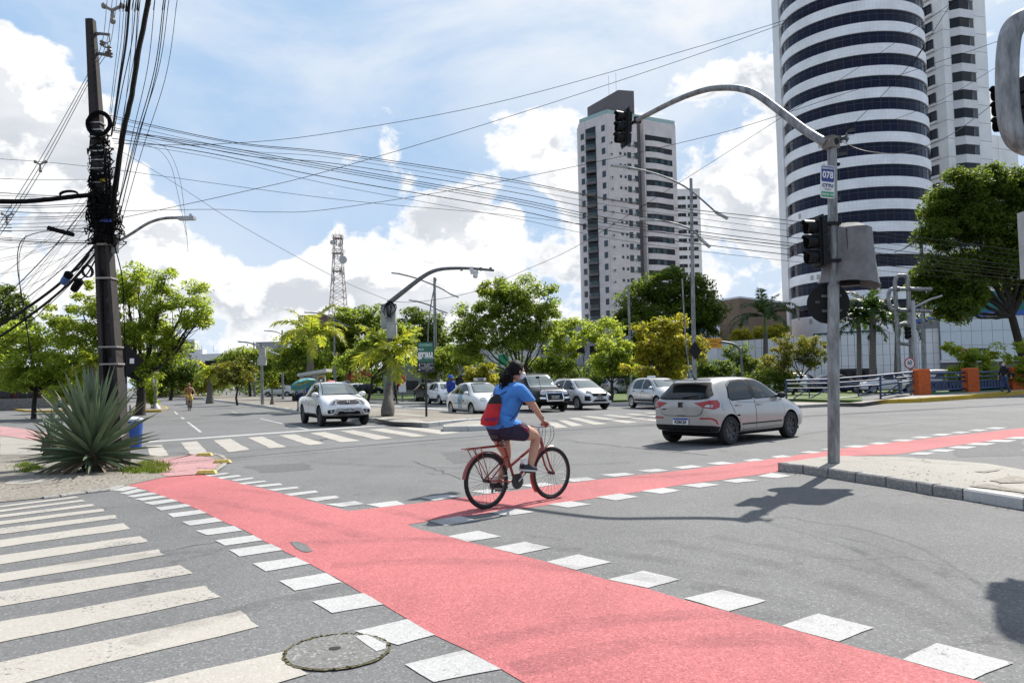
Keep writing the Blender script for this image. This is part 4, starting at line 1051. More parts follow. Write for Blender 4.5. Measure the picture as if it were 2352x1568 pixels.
def tree(name, label, cat, base, blobs, lm, Y, trunk=.16, leaf=.11, clump=.75, dens=1.0, per=70, group=None, bark=None, fork=.45, lean=None, nlimb=None, seed=0, holes=.0, trunk_px=None):
 """base: photo pixel of the trunk foot (or a point); blobs: crown lobes as photo pixels (x, y, rx, ry) at depth Y"""
 g = np.random.default_rng(seed + 11); rd = random.Random(seed)
 b = Vector(base) if len(base) == 3 else G(base[0], base[1], 0) if base[1] > 0 else None
 if len(base) == 2:
  b = P(base[0], base[1], Y); b.z = 0.0
 trunk *= .6
 t = thing(name, label, cat, b, 0, group)
 cents, rads, lobes = [], [], []
 for i, bl in enumerate(blobs):
  px, py, rx, ry = bl[:4]
  dy = bl[4] if len(bl) > 4 else rd.uniform(-.5, .5) * rx / FPX * Y
  c = P(px, py, Y + dy) - b
  ax, az = rx * 1.08 / FPX * Y, ry * 1.12 / FPX * Y; ay = ax * .85
  lobes.append((c, ax, ay, az))
  n = max(3, int(dens * 4.5 * (ax * az + ax * ay) / clump ** 2))
  for _ in range(n):
   d = g.normal(size=3); d /= np.linalg.norm(d)
   rr = g.random() ** .33
   if rr < .45: rr = .45 + g.random() * .5
   q = (c.x + d[0] * rr * ax, c.y + d[1] * rr * ay, c.z + d[2] * rr * az)
   if g.random() < holes: continue
   cents.append(q); rads.append(clump * g.uniform(.55, 1.25))
 V, F = leaf_cloud(cents, rads, per, leaf, .6, g)
 if V[:, 2].min() < .05: V[:, 2] = np.maximum(V[:, 2], .05)
 link('crown', np_mesh('crown', V, F, [lm]), t)
 mb = MB(); bk = bark or BARK
 top = sum((l[0] for l in lobes), Vector()) / len(lobes)
 low = min(l[0].z - l[3] for l in lobes)
 hz = max(.5, min(low + .35, top.z * fork))
 tp = Vector((top.x * .25 + (lean or 0), top.y * .2, hz))
 def wob(a, c, r0, r1, n=6, am=.12, seg=6):
  pts, rs = [], []
  L_ = (c - a).length
  for i in range(n + 1):
   f = i / n
   p = a.lerp(c, f)
   if 0 < i < n: p = p + Vector((rd.gauss(0, am), rd.gauss(0, am), rd.gauss(0, am * .6))) * L_ * .12
   pts.append(p); rs.append(r0 + (r1 - r0) * f)
  mb.tube(pts, rs, seg, cap=False); return pts
 pts = [Vector((0, 0, -.05)), Vector((0, 0, .12)), tp * .5 + Vector((rd.uniform(-.1, .1), 0, 0)), tp]
 mb.tube(pts, [trunk * 1.5, trunk * 1.15, trunk * .95, trunk * .85], 9, cap=False)
 tw = MB()
 for (c, ax, ay, az) in lobes:
  mid = tp.lerp(c, .55) + Vector((0, 0, -.12 * (c - tp).length))
  l1 = wob(tp, mid, trunk * .5, trunk * .3); l2 = wob(mid, c, trunk * .3, trunk * .12)
  near = sorted(range(len(cents)), key=lambda i: (Vector(cents[i]) - c).length_squared + rd.random() * 2)[:nlimb or 9]
  for i in near:
   q = Vector(cents[i]); s = rd.choice(l2[1:] + l1[4:])
   wob(s, q, trunk * .11, trunk * .03, 4, .15, 4)
 mb.build('trunk', bk, t, smooth=60)
 return t
def frond_mesh(L_, n=26, w=.5, droop=1.0, up=.9, leafw=.055, tilt=.55, seed=0, mats=None, hang=.5):
 """pinnate palm frond along +x, arching down"""
 rd = random.Random(seed); mb = MB()
 pts = []
 ang = up
 p = Vector((0, 0, 0)); N_ = 14
 for i in range(N_ + 1):
  pts.append(p.copy()); p = p + Vector((math.cos(ang), 0, math.sin(ang))) * L_ / N_; ang -= droop * 1.5 / N_ * (.4 + 1.2 * i / N_)
 mb.tube(pts, [.03 * (1 - i / (N_ + 2)) + .006 for i in range(N_ + 1)], 5, 1, cap=False)
 def pt(t):
  f = t * N_; i = min(N_ - 1, int(f)); return pts[i].lerp(pts[i + 1], f - i), (pts[i + 1] - pts[i]).normalized()
 for k in range(n):
  t = .12 + .88 * (k + .5) / n
  c, d = pt(t); side = Vector((0, 1, 0)); nm = d.cross(side).normalized() * -1
  ln = w * math.sin(math.pi * (.12 + .8 * t)) ** .7 * rd.uniform(.85, 1.1)
  for s in (-1, 1):
   dirv = (side * s * .85 + d * rd.uniform(.45, .75) + nm * -rd.uniform(-.15, .45) * hang * 1.4 - Vector((0, 0, hang * rd.uniform(.2, .8)))).normalized()
   e = c + dirv * ln; m_ = c + dirv * ln * .5 + Vector((0, 0, .06 * ln))
   wv = d * leafw * rd.uniform(.8, 1.2)
   o = len(mb.v)
   mb.add([c - wv * .5, c + wv * .5, m_ + wv * .6, m_ - wv * .6, e], [(0, 1, 2, 3), (3, 2, 4)], 0)
 return mb.mesh('frond', mats)
def palm(label, base, top_px, Y, spread_px, lm, nf=13, trunk_r=.16, base_r=None, shaft=0.0, group='palm trees', seed=0, leafw=.06, droop=1.0, hang=.5, bottle=False, spear=True, name='palm_tree', b3=None):
 b = P(base[0], base[1], Y); b.z = 0
 if b3: b = b3
 tz = P(top_px[0], top_px[1], Y) - b
 t = thing(name, label, 'palm tree', b, 0, group)
 rd = random.Random(seed)
 L_ = spread_px / FPX * Y * 1.75
 h = tz.z - shaft; mb = MB()
 br = base_r or trunk_r * 1.4
 prof = []
 n = 16
 for i in range(n + 1):
  f = i / n
  r = trunk_r + (br - trunk_r) * (1 - f) ** 2.5
  if bottle: r = br * (.86 + .3 * math.sin(math.pi * min(1, f * 1.7)) - .0) * (1 - f) + trunk_r * f
  prof.append((Vector((tz.x * f, tz.y * f, h * f)), r * (1 + .03 * (i % 2))))
 mb.tube([p for p, r in prof], [r for p, r in prof], 12)
 mb.build('trunk', BARK_P, t, smooth=50)
 if shaft:
  mb = MB(); mb.tube([Vector((tz.x, tz.y, h - .02)), Vector((tz.x, tz.y, h + shaft * .3)), Vector((tz.x, tz.y, tz.z + .1))], [trunk_r * .82, trunk_r * .95, trunk_r * .5], 10)
  mb.build('crownshaft', mat('shaft_green', (.16, .19, .03), .45, var=.25, sc=4), t, smooth=60)
 kinds = [frond_mesh(L_, 30, .42 * L_ ** .5 * .9, droop * d_, u, leafw, seed=seed * 7 + i, mats=[lm, lm], hang=hang) for i, (d_, u) in enumerate([(1.15, .95), (1.25, .55), (1.1, .1), (.75, 1.25)])]
 for i in range(nf):
  k = (0, 1, 0, 1, 2, 1)[i % 6]
  if spear and i >= nf - 2: k = 3
  o = link('frond', kinds[k], t, (tz.x, tz.y, tz.z))
  o.rotation_euler = (rd.uniform(-.15, .15), rd.uniform(-.2, .12), i * 2.39996 + rd.uniform(-.25, .25)); s_ = rd.uniform(.85, 1.1); o.scale = (s_, s_, s_)
 return t
GT = 'trees lining the avenue'
tree('street_tree', 'tall bright green tree spreading behind the utility pole', 'tree', (322, 918), [(190, 720, 75, 55), (250, 680, 55, 45), (320, 650, 45, 38), (300, 720, 60, 55), (365, 690, 45, 40), (430, 690, 55, 38), (440, 740, 40, 28), (340, 790, 60, 45), (215, 775, 50, 40), (380, 640, 26, 25), (290, 640, 25, 25), (465, 725, 26, 20), (395, 760, 40, 32), (270, 760, 60, 50), (250, 820, 50, 40), (400, 800, 32, 24), (330, 850, 40, 30), (160, 770, 40, 36)], L_BRIGHT, 44, trunk=.42, leaf=.10, clump=.55, dens=.5, per=75, bark=BARK_D, seed=1, group=GT, holes=.22)
tree('street_tree', 'leafy bright tree at far left in front of the dark red house', 'tree', (78, 930), [(30, 790, 60, 45), (110, 780, 55, 45), (160, 840, 45, 40), (60, 850, 60, 45), (110, 860, 60, 40), (10, 830, 45, 45), (175, 800, 30, 30)], L_BRIGHT, 42, trunk=.2, leaf=.10, clump=.6, dens=.62, per=85, bark=BARK_D, seed=2, group=GT)
tree('street_tree', 'dark tree top showing behind the cables at the left edge', 'tree', (-20, 930), [(-10, 700, 50, 45), (30, 720, 35, 40), (-30, 770, 60, 50)], L_DARK, 60, trunk=.3, leaf=.13, clump=.8, dens=.8, per=70, bark=BARK_D, seed=3, group=GT)
tree('street_tree', 'green tree behind the tall bright tree by the pavement corner', 'tree', (205, 925), [(190, 870, 50, 40), (240, 850, 45, 40), (150, 890, 40, 30)], L_BRIGHT, 52, trunk=.16, leaf=.12, clump=.7, dens=.7, per=60, bark=BARK_D, seed=4, group=GT)
tree('shrub', 'yellow-green shrub at the foot of the camera pole', 'shrub', (346, 930), [(345, 890, 14, 20), (348, 910, 12, 16)], L_BRIGHT, 52, trunk=.05, leaf=.09, clump=.35, dens=1, per=50, seed=5)
tree('shrub', 'low bright shrub behind the agave by the green planter', 'shrub', (170, 935), [(170, 905, 28, 16), (140, 895, 20, 14)], L_BRIGHT, 40, trunk=.05, leaf=.09, clump=.4, dens=.9, per=60, seed=6)
tree('street_tree', 'dark green round tree at the left of the avenue end', 'tree', (392, 908), [(405, 835, 38, 38), (385, 860, 25, 25), (430, 870, 22, 22), (405, 795, 18, 16)], L_DARK, 92, trunk=.3, leaf=.2, clump=1.0, dens=.9, per=60, seed=7, group=GT, bark=BARK_D)
tree('street_tree', 'olive tree with a lit crown in the far avenue', 'tree', (440, 908), [(445, 880, 30, 18), (425, 885, 20, 15), (480, 880, 25, 18)], L_OLIVE, 100, trunk=.2, leaf=.2, clump=1.0, dens=.8, per=50, seed=8, group=GT, bark=BARK_D)
tree('street_tree', 'brownish-green young tree on the median beside the small palm', 'tree', (545, 921), [(520, 850, 22, 18), (555, 840, 22, 20), (540, 870, 30, 16), (570, 862, 16, 14)], L_OLIVE, 62, trunk=.14, leaf=.13, clump=.55, dens=.7, per=50, seed=9, group=GT, bark=BARK_D)
tree('street_tree', 'broad green tree behind the lamp post carrying the grey box', 'tree', (575, 908), [(540, 830, 30, 24), (590, 830, 32, 26), (620, 850, 25, 28), (560, 815, 25, 14), (505, 845, 25, 22)], L_MID, 98, trunk=.3, leaf=.2, clump=1.0, dens=.9, per=60, seed=10, group=GT, bark=BARK_D)
tree('street_tree', 'dark tree in the row at the back of the park', 'tree', (655, 905), [(650, 850, 30, 30), (680, 860, 30, 28), (630, 870, 25, 25)], L_DARK, 105, trunk=.3, leaf=.22, clump=1.1, dens=.9, per=50, seed=11, group=GT, bark=BARK_D)
tree('street_tree', 'dark leaning tree above the bus shelter', 'tree', (697, 905), [(670, 800, 35, 28), (720, 800, 40, 35), (745, 840, 30, 30), (690, 840, 30, 30), (650, 830, 25, 22)], L_MID, 78, trunk=.24, leaf=.18, clump=.9, dens=.75, per=60, seed=12, group=GT, bark=BARK_D)
tree('street_tree', 'big green tree under the radio mast', 'tree', (800, 905), [(800, 740, 50, 30), (850, 735, 40, 30), (770, 770, 40, 30), (830, 775, 50, 35), (790, 810, 40, 30), (870, 780, 30, 30)], L_MID, 72, trunk=.3, leaf=.17, clump=.85, dens=.8, per=65, seed=13, group=GT, bark=BARK_D)
tree('street_tree', 'mid green tree behind the grey control cabinets', 'tree', (845, 905), [(850, 800, 45, 32), (905, 790, 45, 32), (930, 770, 25, 25), (880, 830, 40, 25), (945, 800, 22, 25), (810, 830, 30, 25)], L_MID, 64, trunk=.18, leaf=.15, clump=.75, dens=.75, per=65, seed=14, group=GT, bark=BARK_D)
tree('street_tree', 'tall dark grey-green tree behind the double lamp post', 'tree', (975, 905), [(945, 725, 22, 22), (985, 745, 35, 32), (1000, 790, 40, 35), (960, 790, 30, 35), (925, 745, 16, 18)], L_DARK, 84, trunk=.28, leaf=.18, clump=.9, dens=.85, per=60, seed=15, group=GT, bark=BARK_D)
tree('street_tree', 'flat-topped fine-leaved tree behind the green street name sign', 'tree', (1025, 905), [(1000, 825, 40, 22), (1045, 820, 45, 22), (1080, 830, 25, 18), (1010, 850, 40, 20), (975, 850, 25, 22)], L_MID, 58, trunk=.14, leaf=.10, clump=.6, dens=.85, per=65, seed=16, group=GT, bark=BARK_D)
tree('street_tree', 'tall spreading tree with bare lower limbs behind the taxi', 'tree', (1205, 900), [(1080, 740, 45, 42), (1130, 690, 45, 38), (1185, 665, 45, 32), (1240, 690, 42, 36), (1265, 740, 25, 35), (1200, 730, 55, 40), (1160, 700, 50, 40), (1180, 780, 50, 26), (1130, 760, 45, 35), (1060, 790, 30, 32), (1230, 780, 35, 25), (1100, 800, 40, 25), (1265, 660, 12, 10)], L_MID, 54, trunk=.24, leaf=.115, clump=.62, dens=.62, per=75, bark=BARK_D, seed=17, group=GT, fork=.3, holes=.12)
tree('street_tree', 'yellow-green shrub-like tree just left of the cyclist', 'tree', (1105, 900), [(1095, 860, 25, 18), (1120, 850, 22, 14), (1125, 872, 22, 14), (1080, 872, 15, 14)], L_YEL, 46, trunk=.08, leaf=.10, clump=.42, dens=.8, per=55, seed=18, group=GT, bark=BARK_D)
tree('street_tree', 'umbrella-shaped low tree above the black car', 'tree', (1262, 900), [(1240, 840, 22, 14), (1270, 832, 30, 12), (1298, 840, 20, 12), (1268, 846, 36, 10)], L_MID, 56, trunk=.12, leaf=.085, clump=.45, dens=1.1, per=70, seed=19, group=GT, bark=BARK_D)
tree('street_tree', 'many-stemmed pale green tree in front of the grey building', 'tree', (1345, 900), [(1290, 755, 30, 22), (1340, 750, 35, 20), (1390, 755, 35, 22), (1310, 790, 35, 25), (1370, 790, 30, 25), (1280, 800, 25, 25), (1300, 830, 25, 16)], L_BRIGHT, 58, trunk=.13, leaf=.115, clump=.6, dens=.55, per=70, seed=20, group=GT, fork=.3, nlimb=14, holes=.15)
tree('street_tree', 'small green tree with a dark bent trunk beside the silver hatchback', 'tree', (1404, 912), [(1400, 800, 28, 22), (1430, 800, 22, 25), (1380, 825, 25, 18), (1420, 830, 28, 20), (1440, 845, 20, 20), (1385, 850, 20, 16)], L_BRIGHT, 48, trunk=.17, leaf=.10, clump=.5, dens=.7, per=65, seed=21, group=GT, bark=BARK_D)
tree('street_tree', 'yellow-leaved tree above the silver hatchback', 'tree', (1530, 895), [(1510, 755, 38, 26), (1555, 745, 22, 18), (1470, 760, 16, 12), (1540, 790, 45, 30), (1500, 810, 40, 30), (1580, 810, 35, 28), (1550, 845, 50, 25), (1470, 845, 35, 25), (1600, 790, 18, 15), (1480, 795, 20, 15)], L_YEL, 46, trunk=.15, leaf=.105, clump=.48, dens=.62, per=65, seed=22, group=GT, bark=BARK_D, holes=.1)
tree('street_tree', 'large dense dark tree before the foot of the pale tower', 'tree', (1530, 898), [(1470, 690, 45, 40), (1530, 655, 60, 38), (1600, 680, 45, 42), (1480, 750, 60, 45), (1560, 740, 70, 50), (1620, 740, 35, 40), (1530, 800, 80, 40), (1620, 715, 40, 25), (1445, 720, 25, 30)], L_DARK, 78, trunk=.4, leaf=.17, clump=.95, dens=.95, per=75, seed=23, group=GT, bark=BARK_D)
GR = 'trees in front of the white podium'
tree('street_tree', 'deep green tree right of the tall lamp post', 'tree', (1640, 895), [(1640, 842, 30, 20), (1620, 860, 25, 25), (1665, 860, 25, 22)], L_DARK, 56, trunk=.12, leaf=.12, clump=.6, dens=.9, per=60, seed=24, group=GR, bark=BARK_D)
tree('street_tree', 'twiggy dark tree beside the yellow direction sign', 'tree', (1690, 895), [(1690, 810, 28, 25), (1710, 840, 30, 22), (1740, 850, 30, 25), (1700, 870, 25, 18)], L_DARK, 60, trunk=.14, leaf=.11, clump=.55, dens=.6, per=50, seed=25, group=GR, bark=BARK_D, nlimb=14)
tree('street_tree', 'dark feathery tree before the white podium wall', 'tree', (1820, 893), [(1770, 835, 40, 25), (1820, 810, 40, 24), (1870, 820, 32, 22), (1850, 785, 30, 16), (1795, 790, 25, 18), (1800, 855, 30, 20), (1885, 800, 20, 20)], L_OLIVE, 54, trunk=.15, leaf=.085, clump=.5, dens=.62, per=65, seed=26, group=GR, bark=BARK_D, lean=.6, nlimb=13, holes=.15)
tree('street_tree', 'dark tree low behind the silver car roof', 'tree', (1775, 895), [(1760, 870, 30, 20), (1800, 880, 25, 18), (1730, 880, 25, 16)], L_DARK, 53, trunk=.1, leaf=.1, clump=.5, dens=.8, per=60, seed=27, group=GR, bark=BARK_D)
tree('large_tree', 'large dark tree with heavy limbs at the right edge', 'tree', (2372, 897), [(2160, 470, 40, 42), (2215, 430, 45, 38), (2280, 420, 55, 35), (2340, 440, 50, 45), (2150, 540, 40, 35), (2230, 510, 60, 45), (2310, 520, 60, 50), (2160, 620, 55, 35), (2140, 665, 42, 26), (2230, 610, 55, 40), (2190, 700, 48, 36), (2300, 600, 50, 45), (2230, 670, 40, 28), (2375, 560, 60, 60), (2400, 480, 60, 60), (2330, 660, 30, 25)], L_DARK, 56, trunk=.5, leaf=.13, clump=.8, dens=1.35, per=105, bark=BARK_D, seed=28, fork=.55, lean=-.4)
tree('shrub', 'yellow-green bush in front of the bank name board', 'shrub', (2240, 885), [(2215, 810, 32, 18), (2240, 845, 38, 24), (2270, 860, 28, 20), (2205, 862, 25, 18), (2285, 805, 22, 14), (2185, 798, 16, 10), (2235, 875, 35, 16)], L_BRIGHT, 50, trunk=.08, leaf=.11, clump=.45, dens=.6, per=50, seed=29, group=GR, nlimb=12, holes=.15)
tree('shrub', 'green bush cut by the frame at the right behind the rail', 'shrub', (2350, 885), [(2345, 830, 25, 16), (2355, 860, 25, 16), (2350, 790, 15, 14)], L_BRIGHT, 50, trunk=.08, leaf=.11, clump=.45, dens=.6, per=50, seed=30, group=GR)
tree('shrub', 'flowering yellow-green bush behind the podium parapet', 'shrub', (1760, 870), [(1700, 770, 22, 18), (1760, 765, 30, 12), (1790, 760, 22, 12)], L_YEL, 97, trunk=.1, leaf=.18, clump=.7, dens=.9, per=50, seed=31)
tree('flowering_tree', 'slim tree with red flowers behind the white pickup', 'tree', (835, 905), [(840, 845, 20, 22), (815, 860, 14, 16)], L_FLOWER, 70, trunk=.08, leaf=.11, clump=.4, dens=.25, per=22, seed=32)
tree('street_tree', 'dark tree behind the wall of the far park', 'tree', (760, 902), [(750, 860, 35, 30), (790, 870, 30, 22), (720, 870, 25, 25)], L_DARK, 110, trunk=.25, leaf=.22, clump=1.1, dens=.9, per=50, seed=33, group=GT, bark=BARK_D)
tree('street_tree', 'dark tree behind the street name sign post', 'tree', (935, 902), [(930, 855, 40, 28), (970, 870, 30, 22), (890, 870, 30, 22)], L_DARK, 95, trunk=.25, leaf=.2, clump=1.0, dens=.9, per=50, seed=34, group=GT, bark=BARK_D)
tree('street_tree', 'dark tree filling the gap left of the umbrella tree', 'tree', (1190, 902), [(1200, 850, 30, 25), (1235, 860, 30, 22), (1320, 870, 40, 22), (1160, 860, 20, 20)], L_DARK, 84, trunk=.25, leaf=.18, clump=.95, dens=.9, per=50, seed=35, group=GT, bark=BARK_D)
tree('street_tree', 'dark tree behind the yellow tree trunk', 'tree', (1450, 902), [(1440, 870, 40, 22), (1500, 870, 40, 20), (1390, 875, 30, 20)], L_DARK, 72, trunk=.2, leaf=.16, clump=.85, dens=.9, per=50, seed=36, group=GT, bark=BARK_D)
tree('street_tree', 'mid green tree at the far end left of the small palm', 'tree', (350, 905), [(362, 868, 22, 22), (340, 885, 18, 18), (370, 890, 18, 14)], L_MID, 120, trunk=.25, leaf=.22, clump=1.1, dens=.8, per=50, seed=37, group=GT, bark=BARK_D)
wood = []
V_, F_ = [], []
g_ = np.random.default_rng(5)
cs, rs = [], []
for i in range(260):
 px = g_.uniform(330, 1650); Yd = g_.uniform(112, 135)
 c = P(px, g_.uniform(845, 893), Yd)
 cs.append((c.x, c.y, max(.8, c.z))); rs.append(g_.uniform(1.6, 2.8))
V, F = leaf_cloud(cs, rs, 110, .3, .8, g_)
V[:, 2] = np.maximum(V[:, 2], .02)
stuff(link('far_wood', np_mesh('far_wood', V, F, [L_DARK]), None))
palm('tall palm with arching yellow-green fronds on the median behind the pickup', (705, 928), (713, 775), 46, 60, L_PALM, 18, .2, .30, shaft=1.5, seed=1, leafw=.085, droop=1.1, hang=.75)
palm('young bottle palm with pale fronds against the traffic camera pole', (890, 957), (893, 822), 33.2, 58, L_PALM, 14, .115, .29, shaft=1.05, seed=2, leafw=.075, droop=1.2, hang=.8, bottle=True, b3=G(890, 957, .13))
palm('small bright palm far up the median', (482, 914), (483, 862), 70, 30, L_PALM, 14, .2, .38, seed=3, leafw=.11, droop=1.2, hang=.7)
palm('tiny palm sapling with one pale fan on the median', (625, 932), (625, 893), 56, 12, L_PALM, 6, .05, .22, seed=4, leafw=.12, droop=.7, hang=.3)
palm('dark royal palm standing before the brown building', (1757, 880), (1757, 728), 80, 52, L_PALMD, 17, .22, .3, shaft=1.6, seed=5, leafw=.12, droop=1.15, hang=.7)
palm('dark palm left of the pair before the podium', (1973, 882), (1972, 742), 60, 46, L_PALMD, 15, .16, .24, shaft=.3, seed=6, leafw=.1, droop=1.25, hang=.8, group='palms before the podium')
palm('dark palm with a yellow spear right of its neighbour', (2004, 884), (2004, 720), 59, 50, L_PALMD, 16, .22, .3, shaft=.4, seed=7, leafw=.1, droop=1.2, hang=.8, group='palms before the podium')
palm('dark palm half hidden by the bent traffic pipes', (2058, 884), (2060, 745), 62, 46, L_PALMD, 15, .16, .24, shaft=.3, seed=8, leafw=.1, droop=1.25, hang=.8, group='palms before the podium')
palm('young palm with drooping fronds beside the utility pole', (215, 930), (212, 840), 40, 28, L_PALM, 9, .1, .18, seed=9, leafw=.07, droop=1.3, hang=.9)
def agave_leaf(L_, w, curve, seed):
 rd = random.Random(seed); mb = MB(); n = 12; vs, fs = [], []
 ang = 0; p = Vector((0, 0, 0))
 for i in range(n + 1):
  f = i / n
  ww = w * (.72 + .75 * f - .2 * f * f) if f < .35 else w * (1.0 - ((f - .35) / .65) ** 1.5 * .985)
  fold = .38 * ww * (1 - .3 * f)
  up = Vector((-math.sin(ang), 0, math.cos(ang)))
  th = .012 * (1 - f) + .002
  for s_, h in ((-1, fold), (-.5, fold * .22), (0, -.02 * ww), (.5, fold * .22), (1, fold)):
   vs.append(p + Vector((0, s_ * ww / 2, 0)) + up * h)
  for s_, h in ((.5, fold * .22 - th), (0, -.02 * ww - th * 2), (-.5, fold * .22 - th)):
   vs.append(p + Vector((0, s_ * ww / 2, 0)) + up * h)
  p = p + Vector((math.cos(ang), 0, math.sin(ang))) * L_ / n; ang -= curve / n * (.5 + f)
 k = 8
 for i in range(n):
  for j in range(k): fs.append((i * k + j, i * k + (j + 1) % k, (i + 1) * k + (j + 1) % k, (i + 1) * k + j))
 mb.add(vs, fs)
 m = bpy.data.materials.get('agave') or agave_mat()
 return mb.mesh('leaf', [m], 50)
def agave_mat():
 m = bpy.data.materials.new('agave'); m.use_nodes = True
 N, L = m.node_tree.nodes, m.node_tree.links
 b = N['Principled BSDF']; b.inputs['Roughness'].default_value = .38; b.inputs['Specular IOR Level'].default_value = .5
 tc = N.new('ShaderNodeTexCoord'); sp = N.new('ShaderNodeSeparateXYZ'); L.new(tc.outputs['Object'], sp.inputs[0])
 n = N.new('ShaderNodeTexNoise'); n.inputs['Scale'].default_value = 3; n.inputs['Detail'].default_value = 6
 mp = N.new('ShaderNodeMapping'); mp.inputs['Scale'].default_value = (1, 14, 4); L.new(tc.outputs['Object'], mp.inputs[0]); L.new(mp.outputs[0], n.inputs['Vector'])
 oi = N.new('ShaderNodeObjectInfo')
 ad = N.new('ShaderNodeMath'); ad.operation = 'MULTIPLY_ADD'; L.new(oi.outputs['Random'], ad.inputs[0]); ad.inputs[1].default_value = .45
 sb = N.new('ShaderNodeMath'); sb.operation = 'SUBTRACT'; L.new(n.outputs[0], sb.inputs[0]); sb.inputs[1].default_value = .22; L.new(sb.outputs[0], ad.inputs[2])
 cr = N.new('ShaderNodeValToRGB')
 cr.color_ramp.elements[0].color = (.05, .085, .042, 1); cr.color_ramp.elements[1].color = (.20, .265, .15, 1)
 L.new(ad.outputs[0], cr.inputs[0]); L.new(cr.outputs[0], b.inputs['Base Color'])
 t = N.new('ShaderNodeBsdfTranslucent'); t.inputs[0].default_value = (.07, .11, .03, 1)
 mx = N.new('ShaderNodeMixShader'); mx.inputs[0].default_value = .12
 out = N['Material Output']; L.new(b.outputs[0], mx.inputs[1]); L.new(t.outputs[0], mx.inputs[2]); L.new(mx.outputs[0], out.inputs[0])
 return m
def agave(label, base, n, L_, w, seed, tilt=0.0, lowdry=0):
 t = thing('agave_plant', label, 'agave', base, 0, 'agaves on the corner pavement')
 rd = random.Random(seed)
 shapes = [agave_leaf(L_, w, c, i) for i, c in enumerate((.04, .12, .25, .45))]
 dry = [agave_leaf(L_ * .8, w * .7, c, i) for i, c in enumerate((.5, .9))]
 DM = mat('dry_leaf', (.27, .21, .14), .9, var=.35, sc=12)
 for d_ in dry: d_.materials.clear(); d_.materials.append(DM)
 for i in range(n):
  f = (i + .5) / n
  el = R(88) - f ** .95 * R(98)
  az = i * 2.39996 + rd.uniform(-.2, .2)
  o = link('leaf', shapes[0 if f < .5 else 1 if f < .75 else 2 if f < .92 else 3], t, (.10 * math.cos(az) * f, .10 * math.sin(az) * f, .50 - .30 * f))
  o.rotation_euler = (rd.uniform(-.5, .5), -(el + rd.uniform(-.09, .09)), az)
  s_ = rd.uniform(.86, 1.06) * (.74 + .28 * max(0, math.sin(el))); o.scale = (s_, s_, s_)
 for i in range(lowdry):
  az = rd.uniform(0, 6.28)
  o = link('dry_leaf', dry[i % 2], t, (.12 * math.cos(az), .12 * math.sin(az), .16)); o['label'] = 'dry brown leaf folded to the ground'
  o.rotation_euler = (rd.uniform(-.4, .4), rd.uniform(-.05, .28), az)
  s_ = rd.uniform(.5, .85); o.scale = (s_, s_, s_)
 mb = MB(); mb.lathe([(.16, 0), (.22, .18), (.17, .42), (.05, .58)], 14)
 mb.build('stem', mat('agave_stem', (.10, .085, .055), .9, var=.35, sc=20, bump=.6), t, smooth=60)
 return t
AG = G(212, 1080, .012)
agave('large spiky blue-green agave in front of the utility pole', AG, 125, 1.45, .135, 3, lowdry=34)
agave('small young agave at the left foot of the large one', G(118, 1052, .012), 38, .62, .06, 4)
V, F = [], []
g_ = np.random.default_rng(3)
def tufts(name, cents, n, h, m, parent=None, kind=True):
 T = len(cents) * n
 c = np.repeat(np.array(cents, float), n, 0)
 r = np.abs(g_.normal(size=T)) * .09; a = g_.uniform(0, 6.283, T)
 p = c.copy(); p[:, 0] += r * np.cos(a); p[:, 1] += r * np.sin(a)
 hh = h * g_.uniform(.45, 1.2, T); bend = g_.normal(size=(T, 2)) * .45
 w_ = g_.uniform(.004, .010, T); ax = g_.uniform(0, 3.14, T)
 dx, dy = np.cos(ax) * w_, np.sin(ax) * w_
 z = p[:, 2]
 V = np.zeros((T, 3, 3))
 V[:, 0] = np.stack([p[:, 0] - dx, p[:, 1] - dy, z], 1); V[:, 1] = np.stack([p[:, 0] + dx, p[:, 1] + dy, z], 1)
 V[:, 2] = np.stack([p[:, 0] + bend[:, 0] * hh, p[:, 1] + bend[:, 1] * hh, z + hh], 1)
 o = link(name, np_mesh(name, V.reshape(-1, 3), np.arange(T * 3).reshape(-1, 3), [m]), parent)
 return stuff(o)
cents = []
for x, y in [(300, 1078), (320, 1080), (340, 1082), (355, 1083), (370, 1082), (378, 1072), (365, 1066), (345, 1064), (330, 1068), (312, 1085), (350, 1075), (290, 1082), (70, 1072), (55, 1068), (85, 1075), (60, 1080)]:
 for _ in range(8):
  q = G(x + random.uniform(-8, 8), y + random.uniform(-4, 4), .012); cents.append((q.x, q.y, .012))
tufts('grass', cents, 22, .085, L_DARK)
# ------------------------------------------------------------------ vehicles
def evaluated(o):
 dg = bpy.context.evaluated_depsgraph_get(); dg.update()
 me = bpy.data.meshes.new_from_object(o.evaluated_get(dg)); return me
def paint(name, col, metal=.0, rough=.28, coat=1.0):
 m = mat(name, col, rough, metal, var=.02, sc=3, coat=coat, spec=.5 if coat == 1 else .25)
 return m
GLASS = mat('car_glass', (.010, .014, .015), .03, var=.05, spec=.45)
GLASS_L = mat('windscreen', (.10, .13, .13), .04, var=.15, sc=1.5, spec=1.0, coat=1.0)
BLACKP = mat('black_plastic', (.014, .014, .015), .6, var=.15, sc=20, spec=.2)
RUBBER = mat('tyre_rubber', (.018, .018, .019), .85, var=.2, sc=20)
RIM_S = mat('rim_silver', (.50, .51, .52), .3, .7, var=.05)
RIM_D = mat('rim_dark', (.045, .045, .05), .4, .4, var=.1)
CHROME = mat('chrome', (.75, .75, .76), .12, 1.0, var=.03)
LAMP = mat('lamp_glass', (.48, .50, .52), .08, .5, var=.35, sc=14, coat=1.0)
LAMPD = mat('lamp_dark', (.06, .065, .07), .08, .3, var=.4, sc=18, coat=1.0)
REDL = mat('tail_red', (.36, .008, .010), .2, var=.2, sc=12, coat=.4)
PLATE = mat('plate_grey', (.52, .52, .53), .45, var=.04)
